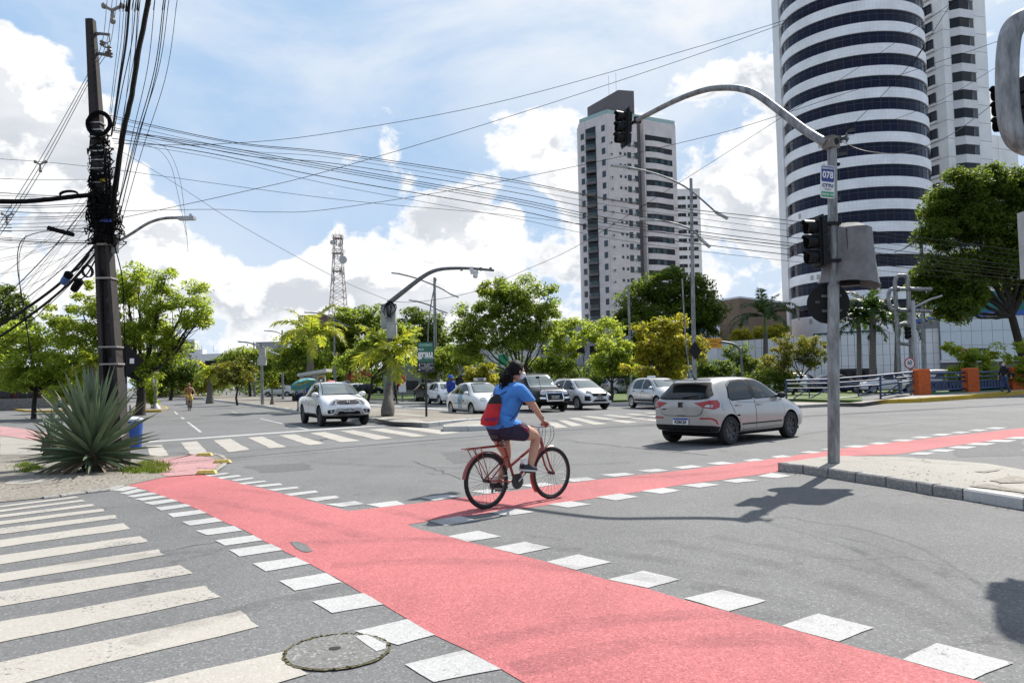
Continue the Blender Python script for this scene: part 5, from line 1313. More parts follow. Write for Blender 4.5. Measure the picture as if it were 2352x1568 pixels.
PLATEW = mat('plate_white', (.72, .72, .72), .4, var=.03)
PBLUE = mat('plate_blue', (.02, .06, .32), .4, var=.03)
INK = mat('ink', (.012, .012, .014), .6, var=.05)
GAP = mat('panel_gap', (.008, .008, .008), .9, var=.05, spec=.1)
class Car:
 R0 = .80
 def __init__(s, name, label, st, pnt, wb, fx, tr, wr, arch=None, group=None, cat='car', low=False, sub=2):
  s.root = thing(name, label, cat, (0, 0, 0), 0, group); s.low = low
  s.wb, s.fx, s.tr, s.wr, s.paint = wb, fx, tr, wr, pnt
  mb = MB(); rings = []
  for (x, zb, zr, zbelt, wm, wbelt, wtop) in st:
   zl, zh = zb + .10, zb + (zbelt - zb) * .62
   h = [(0, zb), (wm * .6, zb), (wm * .93, zb + .01), (wm * .985, zl), (wm, zh), (wbelt, zbelt), (wtop, zr - .035), (wtop * .66, zr - .004), (0, zr)]
   rings.append([Vector((x, -y, z)) for y, z in h] + [Vector((x, y, z)) for y, z in h[-2:0:-1]])
  n = 16
  for r in rings: mb.v += [tuple(p) for p in r]
  for i in range(len(rings) - 1):
   for j in range(n): mb.f.append((i * n + j, (i + 1) * n + j, (i + 1) * n + (j + 1) % n, i * n + (j + 1) % n))
  for e, flip in ((0, 0), (len(rings) - 1, 1)):
   o = e * n
   for j in range(0, 8):
    a, b, c, d = j, j + 1, (n - j - 1) % n, (n - j) % n
    q = [o + a, o + b, o + c, o + d] if j not in (0, 7) else ([o, o + 1, o + 15] if j == 0 else [o + 7, o + 8, o + 9])
    mb.f.append(tuple(q if flip else q[::-1]))
  mb.m = [0] * len(mb.f)
  me = mb.mesh('body', [pnt, GAP])
  o = link('body', me, s.root)
  sm = o.modifiers.new('s', 'SUBSURF'); sm.levels = sub; sm.render_levels = sub
  cut = MB()
  ar = arch or wr + .055
  for x in (fx, fx - wb):
   for sd in (-1, 1):
    cut.tube([(x, sd * (tr / 2 - .16), wr), (x, sd * 1.4, wr)], ar, 28)
  cm = cut.mesh('cut', [GAP]); co = link('cut', cm)
  bo = o.modifiers.new('b', 'BOOLEAN'); bo.operation = 'DIFFERENCE'; bo.object = co; bo.solver = 'EXACT'; bo.material_mode = 'TRANSFER'
  nb_ = evaluated(o)
  o.modifiers.clear(); o.data = nb_; shade(nb_, 42)
  bpy.data.objects.remove(co)
  s.body = o
  bm = bmesh.new(); bm.from_mesh(nb_); s.bvh = BVHTree.FromBMesh(bm); bm.free()
 def hit(s, az, h, z):
  if az in ('F', 'B'):     # wraps round the nose or the tail: h is measured across, beyond the corner along the flank
   R0 = s.R0; xs_ = [v.co.x for v in s.body.data.vertices] if not hasattr(s, 'ext') else None
   if xs_: s.ext = (min(xs_), max(xs_))
   g_ = 1 if az == 'F' else -1
   o = Vector(((s.ext[1] - R0) if az == 'F' else (s.ext[0] + R0), 0, z)); f = math.atan2(h, R0)
   v = Vector((g_ * math.cos(f), g_ * math.sin(f), 0))
   loc_, nr, _, _ = s.bvh.ray_cast(o + v * 4, -v)
   if loc_ is None: loc_, nr, _, _ = s.bvh.find_nearest(o + v * R0)
   return loc_, (nr if nr.dot(v) > 0 else -nr)
  v = Vector((math.cos(R(az)), math.sin(R(az)), 0)); r = Vector((-v.y, v.x, 0))
  o = r * h + Vector((0, 0, z)) + v * 6
  loc_, nr, _, _ = s.bvh.ray_cast(o, -v)
  if loc_ is None:
   loc_, nr, _, _ = s.bvh.find_nearest(r * h + Vector((0, 0, z)) + v * 1.2)
  if nr.dot(v) < 0: nr = -nr
  return loc_, nr
 def decal(s, name, az, poly, m, off=.006, parent=None, step=.11, thick=0.0, label=None, curve=False):
  if curve: poly = s.smooth(poly)
  bm = bmesh.new()
  f = bm.faces.new([bm.verts.new((x, z, 0)) for x, z in poly])
  xs = [p[0] for p in poly]; zs = [p[1] for p in poly]
  for ax, a, b in ((0, min(xs), max(xs)), (1, min(zs), max(zs))):
   k = int((b - a) / step)
   for i in range(1, k + 1):
    co = [0, 0, 0]; co[ax] = a + (b - a) * i / (k + 1); no = [0, 0, 0]; no[ax] = 1
    bmesh.ops.bisect_plane(bm, geom=bm.verts[:] + bm.edges[:] + bm.faces[:], plane_co=co, plane_no=no)
  bmesh.ops.triangulate(bm, faces=[f for f in bm.faces if len(f.verts) > 4])
  for v in bm.verts:
   p, nr = s.hit(az, v.co.x, v.co.y)
   v.co = p + nr * off
  bm.normal_update()
  for f in bm.faces:
   if f.normal.dot(s.bvh.find_nearest(f.calc_center_median())[1]) < 0: f.normal_flip()
  me = bpy.data.meshes.new(name); bm.to_mesh(me); bm.free(); me.materials.append(m); shade(me, 60)
  o = link(name, me, parent or s.root)
  if label: o['label'] = label
  return o
 @staticmethod
 def smooth(poly, k=4):
  out = []; n = len(poly)
  for i in range(n):
   p0, p1, p2, p3 = [Vector(poly[(i + j) % n]) for j in (-1, 0, 1, 2)]
   for q in range(k):
    t = q / k
    out.append(tuple(.5 * ((2 * p1) + (-p0 + p2) * t + (2 * p0 - 5 * p1 + 4 * p2 - p3) * t * t + (-p0 + 3 * p1 - 3 * p2 + p3) * t ** 3)))
  return out
 @staticmethod
 def grow(poly, d):
  c = sum((Vector(p) for p in poly), Vector((0, 0))) / len(poly)
  n = len(poly); out = []
  area = sum(poly[i][0] * poly[(i + 1) % n][1] - poly[(i + 1) % n][0] * poly[i][1] for i in range(n))
  sg = 1 if area > 0 else -1
  for i in range(n):
   a, b, c_ = Vector(poly[i - 1]), Vector(poly[i]), Vector(poly[(i + 1) % n])
   e1, e2 = (b - a).normalized(), (c_ - b).normalized()
   n1, n2 = Vector((e1.y, -e1.x)) * sg, Vector((e2.y, -e2.x)) * sg
   m_ = (n1 + n2); m_ = m_ / max(.5, m_.dot(n1)) if m_.length > 1e-6 else n1
   out.append(tuple(b + m_ * d))
  return out
 def sides(s, name, poly, m, off=.006, az=-90, both=True, **k):
  r = [s.decal(name, az, poly, m, off, **k)]
  if both: r.append(s.decal(name, -az, [(-x, z) for x, z in poly][::-1], m, off, **k))
  return r
 def window(s, poly, name='side_window', m=None, az=-90, both=True, frame_=.022, fm=None):
  for a, q in ((az, poly),) + (((-az, [(-x, z) for x, z in poly][::-1]),) if both else ()):
   o = s.decal(name, a, s.grow(q, frame_), fm or BLACKP, .008)
   s.decal('glass', a, q, m or GLASS, .012, o)
 def door(s, poly, hx, hz, handle_m=None, both=True):
  for a, q, sg in ((-90, poly, 1),) + (((90, [(-x, z) for x, z in poly][::-1], -1),) if both else ()):
   s.decal('door_seal', a, s.grow(q, .012), GAP, .0015)
   o = s.decal('door', a, q, s.paint, .0045)
   p, nr = s.hit(a, sg * hx, hz)
   mb = MB(); c = p + nr * .028
   mb.box(c, (.17, .024, .032)); mb.box(p + nr * .012 + Vector((.07, 0, 0)), (.02, .03, .025)); mb.box(p + nr * .012 - Vector((.07, 0, 0)), (.02, .03, .025))
   mb.build('handle', handle_m or s.paint, o)
 def wheels(s, rim=RIM_S, spokes=10, twist=0.0, sw=.07, sets=((1, -1), (1, 1), (0, -1), (0, 1)), rr=.66):
  w = .20; r = s.wr
  t = MB(); ro = r * rr
  prof = [(ro, -w / 2 + .01), (r * .9, -w / 2), (r * .97, -w / 2 + .012), (r, -w / 2 + .035), (r, w / 2 - .035), (r * .97, w / 2 - .012), (r * .9, w / 2), (ro, w / 2 - .01)]
  M = Matrix.Rotation(R(90), 3, 'X')
  t.lathe(prof, 32, 0, M, cap=False); tm = t.mesh('tyre', RUBBER, 35)
  g = MB()
  g.lathe([(ro + .006, w / 2 - .006), (ro - .012, w / 2 - .012), (ro - .022, .0), (.06, -.005)], 28, 1, M, cap=False)
  g.lathe([(ro + .006, w / 2 - .006), (ro - .004, w / 2 - .002), (ro - .02, w / 2 - .012), (ro - .022, w / 2 - .05)], 28, 0, M, cap=False)
  g.lathe([(.07, .0), (.07, .062), (.045, .075), (.001, .075)], 14, 0, M, cap=False)
  for i in range(spokes):
   a = 2 * math.pi * i / spokes
   for dv in ((-.0, ) if not twist or twist > 1 else (0,)):
    c, s_ = math.cos(a), math.sin(a); c2, s2 = math.cos(a + twist), math.sin(a + twist)
    p0, p1 = Vector((.05 * c, -.055, .05 * s_)), Vector(((ro - .012) * c2, -.078, (ro - .012) * s2))
    d = (p1 - p0).normalized(); sd = d.cross(Vector((0, 1, 0))).normalized()
    a0, a1 = sw * .42, sw * .62
    th = Vector((0, .03, 0))
    g.add([p0 - sd * a0, p0 + sd * a0, p1 + sd * a1, p1 - sd * a1, p0 - sd * a0 + th, p0 + sd * a0 + th, p1 + sd * a1 + th, p1 - sd * a1 + th], [(0, 1, 2, 3), (4, 7, 6, 5), (0, 4, 5, 1), (1, 5, 6, 2), (2, 6, 7, 3), (3, 7, 4, 0)], 0)
  gm = g.mesh('rim', [rim, GAP], 30)
  h = MB(); h.tube([(0, -.02, 0), (0, .11, 0)], .06, 8); hm = h.mesh('hub', GAP)
  for fr_, sd in sets:
   x = s.fx if fr_ else s.fx - s.wb
   o = link('wheel', hm, s.root, (x, sd * (s.tr / 2), r), 0 if sd < 0 else math.pi)
   a = link('tyre', tm, o); b = link('rim', gm, o); b.rotation_euler = (0, random.uniform(0, 6), 0)
 def plate(s, az, z, txt, blue=False, w=.40, h=.13, off=.02, tilt=0.0, hgt=.095):
  p, nr = s.hit(az, 0, z); v = Vector((math.cos(R(az)), 0, 0))
  rz = math.pi / 2 if az == 0 else -math.pi / 2
  o = MB().box((0, 0, 0), (w, .012, h)).build('number_plate', PLATEW if blue else PLATE, s.root, loc=p + v * off, rz=rz)
  if blue: MB().box((0, -.008, h * .36), (w - .01, .004, h * .25)).build('plate_band', PBLUE, o)
  else: MB().box((0, -.008, h * .5 - .015), (w * .5, .003, .012)).build('town_strip', INK, o)
  text(txt, hgt, INK, o, (0, -.009, -.018 if blue else -.012), (R(90), 0, 0), sx=.92 if blue else .95, ext=.002, bold=.004)
  return o
 def mirror(s, x, z, m, y=None, sz=1.0):
  for sd in (-1, 1):
   p, nr = s.hit(-90 if sd < 0 else 90, x if sd < 0 else -x, z)
   mb = MB(); c = p + Vector((0, sd * .13, .02))
   mb.sphere(c, (.075 * sz, .11 * sz, .075 * sz), 12, 8)
   o = mb.build('mirror', m, s.root, smooth=60)
   mb = MB(); mb.tube([p, p + Vector((0, sd * .08, -.01))], .025, 6); mb.build('mirror_arm', BLACKP, o)
   mb = MB(); mb.sphere(c + Vector((-.035, 0, 0)), (.045, .092 * sz, .06 * sz), 10, 6); mb.build('mirror_glass', GLASS, o, smooth=60)
 def strip(s, name, az, pts, w, m, off=.007, both=False, parent=None):
  n = len(pts); L_, R_ = [], []
  for i in range(n):
   a, b = Vector(pts[max(0, i - 1)]), Vector(pts[min(n - 1, i + 1)])
   d = (b - a).normalized(); q = Vector((-d.y, d.x)) * w / 2
   L_.append(tuple(Vector(pts[i]) + q)); R_.append(tuple(Vector(pts[i]) - q))
  s.decal(name, az, L_ + R_[::-1], m, off, parent)
  if both: s.decal(name, -az, [(-x, z) for x, z in (L_ + R_[::-1])][::-1], m, off, parent)
 def arch_trim(s, w=.06, m=None, n=14):
  for x in (s.fx, s.fx - s.wb):
   r = s.wr + .055 + w / 2 - .01
   pts = [(x + r * math.cos(math.pi * (1.1 - 1.2 * i / n)), s.wr + r * math.sin(math.pi * (1.1 - 1.2 * i / n))) for i in range(n + 1)]
   s.strip('arch_trim', -90, pts, w, m or BLACKP, .012, both=True)
 def rails(s, x0, x1, y, z, m):
  for sd in (-1, 1):
   n = 10; pts = []
   for i in range(n + 1):
    t = i / n; x = x0 + (x1 - x0) * t
    loc_, nr, _, _ = s.bvh.ray_cast(Vector((x, sd * y, 4)), Vector((0, 0, -1)))
    pts.append(loc_ + Vector((0, 0, z * min(1, 6 * min(t, 1 - t)))))
   mb = MB(); mb.tube(pts, .02, 6); mb.build('roof_rail', m, s.root, smooth=50)
 def place(s, px, py, fr_, sd, heading, scale=1.0):
  """put wheel (front?, side) on the road at photo pixel"""
  g = G(px, py); h = R(heading)
  off = Vector((s.fx if fr_ else s.fx - s.wb, sd * s.tr / 2, 0)) * scale
  off.rotate(Matrix.Rotation(h, 3, 'Z'))
  s.root.location = g - off; s.root.location.z = .0; s.root.rotation_euler = (0, 0, h); s.root.scale = (scale,) * 3
  return s
 def under(s, x0, x1, w, z0, z1):
  MB().b2((x0, -w, z0), (x1, w, z1)).build('underbody', GAP, s.root)
def hatch_st(L, H, W, zb=.25, hood=.92, nose=.62, tail=.92, k=0.0, cowl=.22, ws=.10, rearx=.12, belt=.93):
 f, r, w = L / 2, -L / 2, W / 2
 return [(r, .42, tail, tail - .14, w * .80, w * .78, w * .62), (r + .05, .33, tail + .08, tail - .05, w * .88, w * .86, w * .68), (r + rearx * .9, .28, tail + .2, belt + .02, w * .94, w * .90, w * .70),
   (r + rearx * 2.6, zb, H - .07, belt + .03, w * .975, w * .93, w * .66), (r + .62, zb - .02, H - .02, belt + .02, w, w * .95, w * .70), (r + 1.2, zb - .03, H, belt, w, w * .955, w * .715),
   (r + 2.0, zb - .03, H - .01, belt - .02, w, w * .955, w * .715), (f - L * .40, zb - .03, H - .075, belt - .03, w, w * .95, w * .68), (f - L * .31, zb - .03, H - .26, belt - .03, w, w * .945, w * .69), (f - L * cowl, zb - .03, hood + .09, belt - .03, w * .995, w * .93, w * .73),
   (f - L * .15, zb - .02, hood, hood - .07, w * .99, w * .90, w * .68), (f - L * .06, zb - .02, hood - .10, hood - .20, w * .95, w * .87, w * .64), (f - .06, zb + .01, nose + .08, nose - .02, w * .86, w * .80, w * .58), (f, zb + .08, nose - .04, nose - .12, w * .74, w * .70, w * .5)]
SILVER = paint('paint_silver', (.36, .353, .343), .6, .28)
WHITE = paint('paint_white', (.72, .72, .72))
BLACK = paint('paint_black', (.004, .005, .006), .0, .3, .1)
SILVER2 = paint('paint_silver_pale', (.48, .485, .49), .35, .3)
# --- silver hatchback crossing at the right (seen from behind)
c = Car('hatchback_car', 'silver hatchback turning across the junction, seen from behind', hatch_st(4.0, 1.50, 1.73, tail=.98, hood=.96, nose=.68, belt=.96, rearx=.17), SILVER, 2.52, 1.19, 1.50, .315)
c.under(-1.75, 1.75, .72, .19, .4)
c.door([(-1.02, .42), (-1.12, .62), (-1.30, .93), (-1.22, 1.30), (-1.0, 1.40), (-.36, 1.43), (-.34, .33), (-.96, .33)], -1.02, .86)
c.door([(-.32, .33), (-.34, 1.43), (.10, 1.41), (.46, 1.27), (.90, 1.00), (.86, .34)], -.16, .85)
c.window([(-1.30, 1.04), (-1.20, 1.26), (-.98, 1.37), (-.46, 1.40), (-.42, 1.0), (-1.22, .985)])
c.window([(-.27, 1.0), (-.30, 1.40), (.08, 1.38), (.42, 1.24), (.78, 1.005)])
c.sides('pillar_trim', [(-.41, 1.0), (-.45, 1.405), (-.29, 1.41), (-.27, 1.0)], BLACKP, .010)
c.strip('sill_trim', -90, [(-.92, .44), (.85, .44)], .028, BLACKP, .009, both=True)
c.strip('swage_shade', -90, [(-1.05, .93), (-.3, .905), (.9, .895)], .006, GAP, .006, both=True)  # dark line painted for the shade along the body crease; surface stays smooth
c.decal('tailgate_seal', 180, Car.grow([(-.63, .94), (-.60, 1.0), (.60, 1.0), (.63, .94), (.52, .70), (.40, .655), (-.40, .655), (-.52, .70)], .012), GAP, .002)
tg = c.decal('tailgate', 180, [(-.63, .94), (-.60, 1.0), (.60, 1.0), (.63, .94), (.52, .70), (.40, .655), (-.40, .655), (-.52, .70)], SILVER, .005)
o = c.decal('rear_window', 180, [(-.66, 1.03), (-.69, 1.10), (-.52, 1.37), (.52, 1.37), (.69, 1.10), (.66, 1.03), (.4, 1.0), (-.4, 1.0)], BLACKP, .008, step=.06)
c.decal('glass', 180, [(-.58, 1.05), (-.50, 1.30), (.50, 1.30), (.58, 1.05), (.4, 1.03), (-.4, 1.03)], GLASS, .012, o, step=.06)
MB().box((-1.74, 0, 1.435), (.30, 1.05, .028)).build('spoiler', SILVER, c.root)
for sd in (-1, 1):
 def mir(q): return [(sd * x, z) for x, z in (q if sd > 0 else q[::-1])]
 k = c.decal('taillight', 'B', mir([(.36, .935), (.60, .83), (.95, .795), (1.28, .84), (1.34, .93), (1.15, .995), (.8, .985)]), REDL, .014, step=.07)
 c.decal('reversing_lamp', 'B', mir([(.62, .86), (.86, .835), (.90, .89), (.72, .895)]), LAMP, .019, k, step=.07)
c.decal('bumper', 'B', [(-1.5, .27), (-1.5, .40), (-.8, .45), (.8, .45), (1.5, .40), (1.5, .27)], BLACKP, .010, step=.08)
for sd in (-1, 1): c.strip('reflector', 'B', [(sd * .50, .60), (sd * .78, .605), (sd * 1.0, .56), (sd * 1.12, .47)], .035, REDL, .014)
c.strip('tailgate_gap', 180, [(-.12, .655), (.12, .655)], .02, GAP, .009)
pl = c.plate(180, .53, 'RZI6C63', True, .42, .14)
text('FIAT', .15, INK, c.root, (-1.975, 0, .86), (R(90), 0, -R(90)), 'emblem', sx=.42, ext=.006, bold=.006).location = c.hit(180, 0, .885)[0] + Vector((-.012, 0, 0))
text('ARGO', .04, INK, c.root, c.hit(180, -.46, .79)[0] + Vector((-.012, 0, 0)), (R(90), 0, -R(90)), 'emblem', ext=.005)
c.window([(-.62, 1.06), (-.50, 1.38), (.50, 1.38), (.62, 1.06)], 'windscreen', GLASS_L, 0, False)
c.mirror(.74, 1.02, BLACKP)
mb = MB(); mb.tube([(-1.42, 0, 1.46), (-1.55, 0, 1.56)], .012, 5); mb.box((-1.4, 0, 1.46), (.12, .06, .03)); mb.build('antenna', BLACKP, c.root)
mb = MB(); p0 = c.hit(180, .05, 1.05)[0]; p1 = c.hit(180, .42, 1.09)[0]; mb.tube([p0 + Vector((-.03, 0, 0)), p1 + Vector((-.025, 0, 0))], .012, 5); mb.build('wiper', BLACKP, c.root)
mb = MB();
for i in range(14):
 a = 2 * math.pi * i / 14
c.decal('fuel_flap', -90, [(-1.52 + .085 * math.cos(2 * math.pi * i / 14), .84 + .085 * math.sin(2 * math.pi * i / 14)) for i in range(14)], SILVER, .006)
c.wheels(RIM_D, 7, .5, .09)
c.place(1672.8, 1021, 0, -1, 41, 1.015)
# --- white pickup on the avenue
def pick_st():
 f, r, w = 2.35, -2.35, .91
 return [(r, .55, 1.02, .90, w * .86, w * .84, w * .7), (r + .05, .45, 1.08, .96, w * .95, w * .92, w * .8), (r + .3, .36, 1.10, 1.0, w * .98, w * .95, w * .84), (-.98, .34, 1.12, 1.04, w, w * .96, w * .86), (-.86, .33, 1.52, 1.06, w, w * .955, w * .70), (-.70, .33, 1.60, 1.05, w, w * .955, w * .71),
   (0, .33, 1.63, 1.03, w, w * .955, w * .72), (.55, .33, 1.58, 1.02, w, w * .95, w * .70), (.95, .33, 1.34, 1.01, w, w * .95, w * .70), (1.30, .34, 1.12, 1.0, w, w * .94, w * .76), (1.7, .35, 1.05, .96, w, w * .93, w * .74), (2.08, .36, .97, .86, w * .98, w * .90, w * .70), (2.28, .40, .82, .72, w * .92, w * .85, w * .64), (f, .46, .66, .58, w * .82, w * .76, w * .55)]
c = Car('pickup_truck', 'white pickup truck driving towards the camera on the left road', pick_st(), WHITE, 2.83, 1.48, 1.58, .36, cat='pickup truck', arch=.425)
c.under(-2.1, 2.0, .75, .27, .5)
c.door([(-.62, .48), (-.80, .80), (-.86, 1.05), (-.74, 1.50), (-.18, 1.55), (-.16, .45)], -.62, .93)
c.door([(-.14, .45), (-.16, 1.55), (.30, 1.54), (.60, 1.44), (1.12, 1.05), (1.0, .46)], .02, .92)
c.window([(-.78, 1.10), (-.70, 1.45), (-.22, 1.50), (-.20, 1.09)]); c.window([(-.10, 1.09), (-.12, 1.50), (.28, 1.49), (.55, 1.40), (.98, 1.09)])
c.window([(-.66, 1.15), (-.54, 1.53), (.54, 1.53), (.66, 1.15)], 'windscreen', GLASS_L, 0, False)
c.decal('grille', 0, [(-.42, .82), (-.40, .945), (.40, .945), (.42, .82), (.30, .79), (-.30, .79)], BLACKP, .012)
for z in (.845, .895): c.strip('grille_bar', 0, [(-.40, z), (.40, z)], .012, mat('grille_navy', (.02, .022, .035), .4, spec=.3), .018)
mb = MB(); mb.tube([(0, -.045, 0), (.0, 0, .10), (.0, .045, 0), (.0, 0, -.10)], .022, 6, closed=True)
o = mb.build('emblem', CHROME, c.root); o.location = c.hit(0, 0, .87)[0] + Vector((.03, 0, 0))
for sd in (-1, 1):
 hl = [(.40, .96), (.78, .985), (.83, .90), (.78, .80), (.62, .765), (.44, .79)]
 q = hl if sd > 0 else [(-x, z) for x, z in hl][::-1]
 k = c.decal('headlight', 'F', [(x * 1.05, z) for x, z in q], LAMP, .012, step=.08)
 r_ = [(.50 + .06 * math.cos(a * .5236), .86 + .06 * math.sin(a * .5236)) for a in range(12)]
 c.decal('lens', 'F', [(sd * x + sd * .14, z) for x, z in (r_ if sd > 0 else r_[::-1])], LAMPD, .016, k)
 fg = [(.50, .62), (.82, .60), (.80, .48), (.60, .48)]
 k = c.decal('fog_lamp_bezel', 'F', [(sd * x, z) for x, z in (fg if sd > 0 else fg[::-1])], BLACKP, .012)
 r_ = [(.66 + .045 * math.cos(a * .5236), .55 + .045 * math.sin(a * .5236)) for a in range(12)]
 c.decal('fog_lamp', 'F', [(sd * x, z) for x, z in (r_ if sd > 0 else r_[::-1])], LAMP, .018, k)
c.decal('bumper_insert', 0, [(-.62, .36), (-.44, .66), (.44, .66), (.62, .36)], mat('bumper_silver', (.34, .34, .35), .35, .6), .014, step=.08)
c.decal('air_intake', 0, [(-.45, .42), (-.36, .55), (.36, .55), (.45, .42)], GAP, .020)
c.plate(0, .60, 'PDK-7406', off=.04)
c.decal('sill_step', -90, [(-.9, .36), (-.9, .44), (.95, .44), (.95, .36)], BLACKP, .02);
c.rails(-.85, .55, .56, .07, mat('rail_grey', (.16, .16, .17), .4, .5))
c.mirror(.92, 1.13, WHITE, sz=1.25)
mb = MB(); mb.tube([(.45, 0, 1.58), (.33, 0, 1.72)], .008, 4); mb.build('antenna', BLACKP, c.root)
mb = MB(); mb.b2((-2.2, -.66, 1.085), (-1.0, .66, 1.135)); mb.build('bed_cover', BLACKP, c.root)
c.arch_trim(.05, WHITE)
c.wheels(RIM_D, 8, 0, .08)
c.place(739, 978.6, 1, -1, -63, 1.0)
# --- white saloon taxi
def sedan_st():
 f, r, w = 2.08, -2.08, .865
 return [(r, .44, .92, .80, w * .80, w * .78, w * .6), (r + .05, .34, 1.0, .88, w * .90, w * .87, w * .70), (r + .28, .27, 1.08, .96, w * .96, w * .92, w * .74), (r + .55, .25, 1.15, .98, w * .99, w * .94, w * .72), (r + .98, .23, 1.40, .98, w, w * .95, w * .68), (r + 1.35, .23, 1.47, .97, w, w * .955, w * .70),
   (-.05, .22, 1.50, .95, w, w * .955, w * .71), (.42, .22, 1.44, .94, w, w * .95, w * .69), (.80, .22, 1.24, .93, w, w * .945, w * .68), (1.20, .22, 1.02, .92, w * .995, w * .93, w * .73), (1.50, .23, .95, .87, w * .99, w * .90, w * .68), (1.86, .24, .84, .72, w * .95, w * .86, w * .62), (2.03, .27, .68, .58, w * .86, w * .78, w * .55), (f, .34, .58, .50, w * .72, w * .68, w * .48)]
c = Car('taxi_car', 'white saloon taxi with a pale blue band on its doors', sedan_st(), WHITE, 2.51, 1.22, 1.48, .30, cat='taxi')
c.under(-1.8, 1.8, .72, .19, .4)
c.door([(-.92, .40), (-1.08, .66), (-1.22, .95), (-.86, 1.32), (-.30, 1.42), (-.28, .34), (-.86, .34)], -.98, .83)
c.door([(-.26, .34), (-.28, 1.42), (.10, 1.42), (.46, 1.28), (.92, .97), (.88, .34)], -.10, .82)
c.window([(-1.10, 1.0), (-.82, 1.29), (-.36, 1.37), (-.34, .99)]); c.window([(-.22, .985), (-.24, 1.38), (.08, 1.38), (.40, 1.25), (.80, .985)])
c.window([(-1.32, 1.01), (-1.20, 1.12), (-1.13, 1.05), (-1.14, 1.0)])
c.window([(-.60, 1.05), (-.48, 1.38), (.48, 1.38), (.60, 1.05)], 'windscreen', GLASS_L, 0, False)
SKYB = mat('taxi_blue', (.06, .34, .58), .3, coat=1)
c.decal('blue_band', -90, [(-.27, .35), (-.30, .96), (.22, .96), (.16, .62), (.20, .35)], SKYB, .0085, label='pale blue band across the doors')
c.decal('blue_band', 90, [(-.20, .35), (-.16, .62), (-.22, .96), (.30, .96), (.27, .35)], SKYB, .0085)
c.decal('badge', -90, [(.20 + .09 * math.cos(a * .4488), .68 + .10 * math.sin(a * .4488)) for a in range(14)], mat('taxi_peach', (.6, .42, .28), .4), .011)
for s_, x, z, sz in (('TAXI', .36, .68, .085), ('PREFEITURA', -.03, .47, .055), ('RECIFE', -.03, .76, .07)):
 p, nr = c.hit(-90, x, z); text(s_, sz, INK if s_ == 'TAXI' else WHITE, c.root, p + nr * .012, (R(90), 0, 0), ext=.003)
c.strip('rub_strip', -90, [(-.9, .56), (.85, .56)], .02, BLACKP, .012, both=True)
for sd in (-1, 1):
 hl = [(.38, .68), (.46, .80), (.72, .84), (.84, .80), (.70, .69)]
 q = hl if sd > 0 else [(-x, z) for x, z in hl][::-1]
 c.decal('headlight', 'F', [(x * 1.25, z) for x, z in q], LAMP, .010, step=.08)
 tl = [(.45, .74), (.48, .95), (.70, .96), (.80, .80)]
 c.decal('taillight', 'B', [(sd * x * 1.2, z) for x, z in (tl if sd > 0 else tl[::-1])], REDL, .010)
c.decal('grille', 0, [(-.40, .42), (-.36, .56), (.36, .56), (.40, .42)], GAP, .010); c.plate(0, .36, 'PCV-4183', off=.03)
c.mirror(.78, 1.0, WHITE); c.wheels(RIM_S, 9, 0, .055)
mb = MB(); mb.box((.25, 0, 1.52), (.16, .62, .03), 1); mb.box((.25, 0, 1.60), (.12, .55, .14), 0)
ts = mb.build('roof_sign', [mat('sign_cream', (.66, .64, .60), .5), BLACKP], c.root)
text('TAXI', .13, INK, ts, (.315, 0, 1.60), (R(90), 0, R(90)), ext=.003, bold=.006)
mb = MB(); mb.tube([(1.05, .1, 1.075), (.88, -.35, 1.16)], .012, 5); mb.build('wiper', BLACKP, c.root)
c.place(1039.5, 953, 0, -1, -65, 1.0)
# --- black off-road car
def suv_st():
 f, r, w = 2.40, -2.40, .92
 return [(r, .60, 1.05, .95, w * .86, w * .84, w * .72), (r + .04, .50, 1.20, 1.04, w * .94, w * .92, w * .80), (r + .12, .42, 1.72, 1.08, w * .98, w * .95, w * .80), (r + .3, .40, 1.80, 1.08, w, w * .96, w * .82), (-.8, .38, 1.85, 1.06, w, w * .96, w * .83), (.1, .38, 1.85, 1.05, w, w * .96, w * .83), (.55, .38, 1.79, 1.05, w, w * .96, w * .81), (.85, .38, 1.50, 1.05, w, w * .955, w * .80),
   (1.14, .38, 1.20, 1.05, w, w * .95, w * .82), (1.6, .39, 1.14, 1.04, w, w * .945, w * .80), (2.08, .40, 1.08, .98, w * .98, w * .93, w * .78), (2.24, .42, 1.0, .88, w * .95, w * .90, w * .76), (2.33, .46, .80, .70, w * .92, w * .88, w * .74), (f, .50, .68, .62, w * .82, w * .78, w * .6)]
c = Car('offroad_car', 'black off-road car with chrome grille waiting behind the cyclist', suv_st(), BLACK, 2.78, 1.58, 1.57, .385, arch=.45)
c.under(-2.1, 2.1, .75, .3, .55)
c.door([(-.95, .52), (-1.15, .9), (-1.15, 1.72), (-.20, 1.76), (-.18, .52)], -1.0, 1.0); c.door([(-.16, .52), (-.18, 1.76), (.35, 1.74), (.62, 1.58), (1.02, 1.10), (.98, .52)], -.02, 1.0)
c.window([(-1.07, 1.14), (-1.07, 1.64), (-.26, 1.68), (-.26, 1.13)]); c.window([(-.10, 1.12), (-.10, 1.68), (.32, 1.66), (.55, 1.54), (.86, 1.13)]); c.window([(-2.05, 1.16), (-2.0, 1.62), (-1.25, 1.65), (-1.25, 1.14)])
c.window([(-.70, 1.20), (-.62, 1.71), (.62, 1.71), (.70, 1.20)], 'windscreen', GLASS_L, 0, False, fm=CHROME)
g = c.decal('grille', 0, [(-.42, .86), (-.46, 1.03), (.46, 1.03), (.42, .86)], GAP, .012)
for z in (.885, .945, 1.005): c.strip('grille_bar', 0, [(-.44, z), (.44, z)], .03, CHROME, .022, parent=g)
mb = MB()
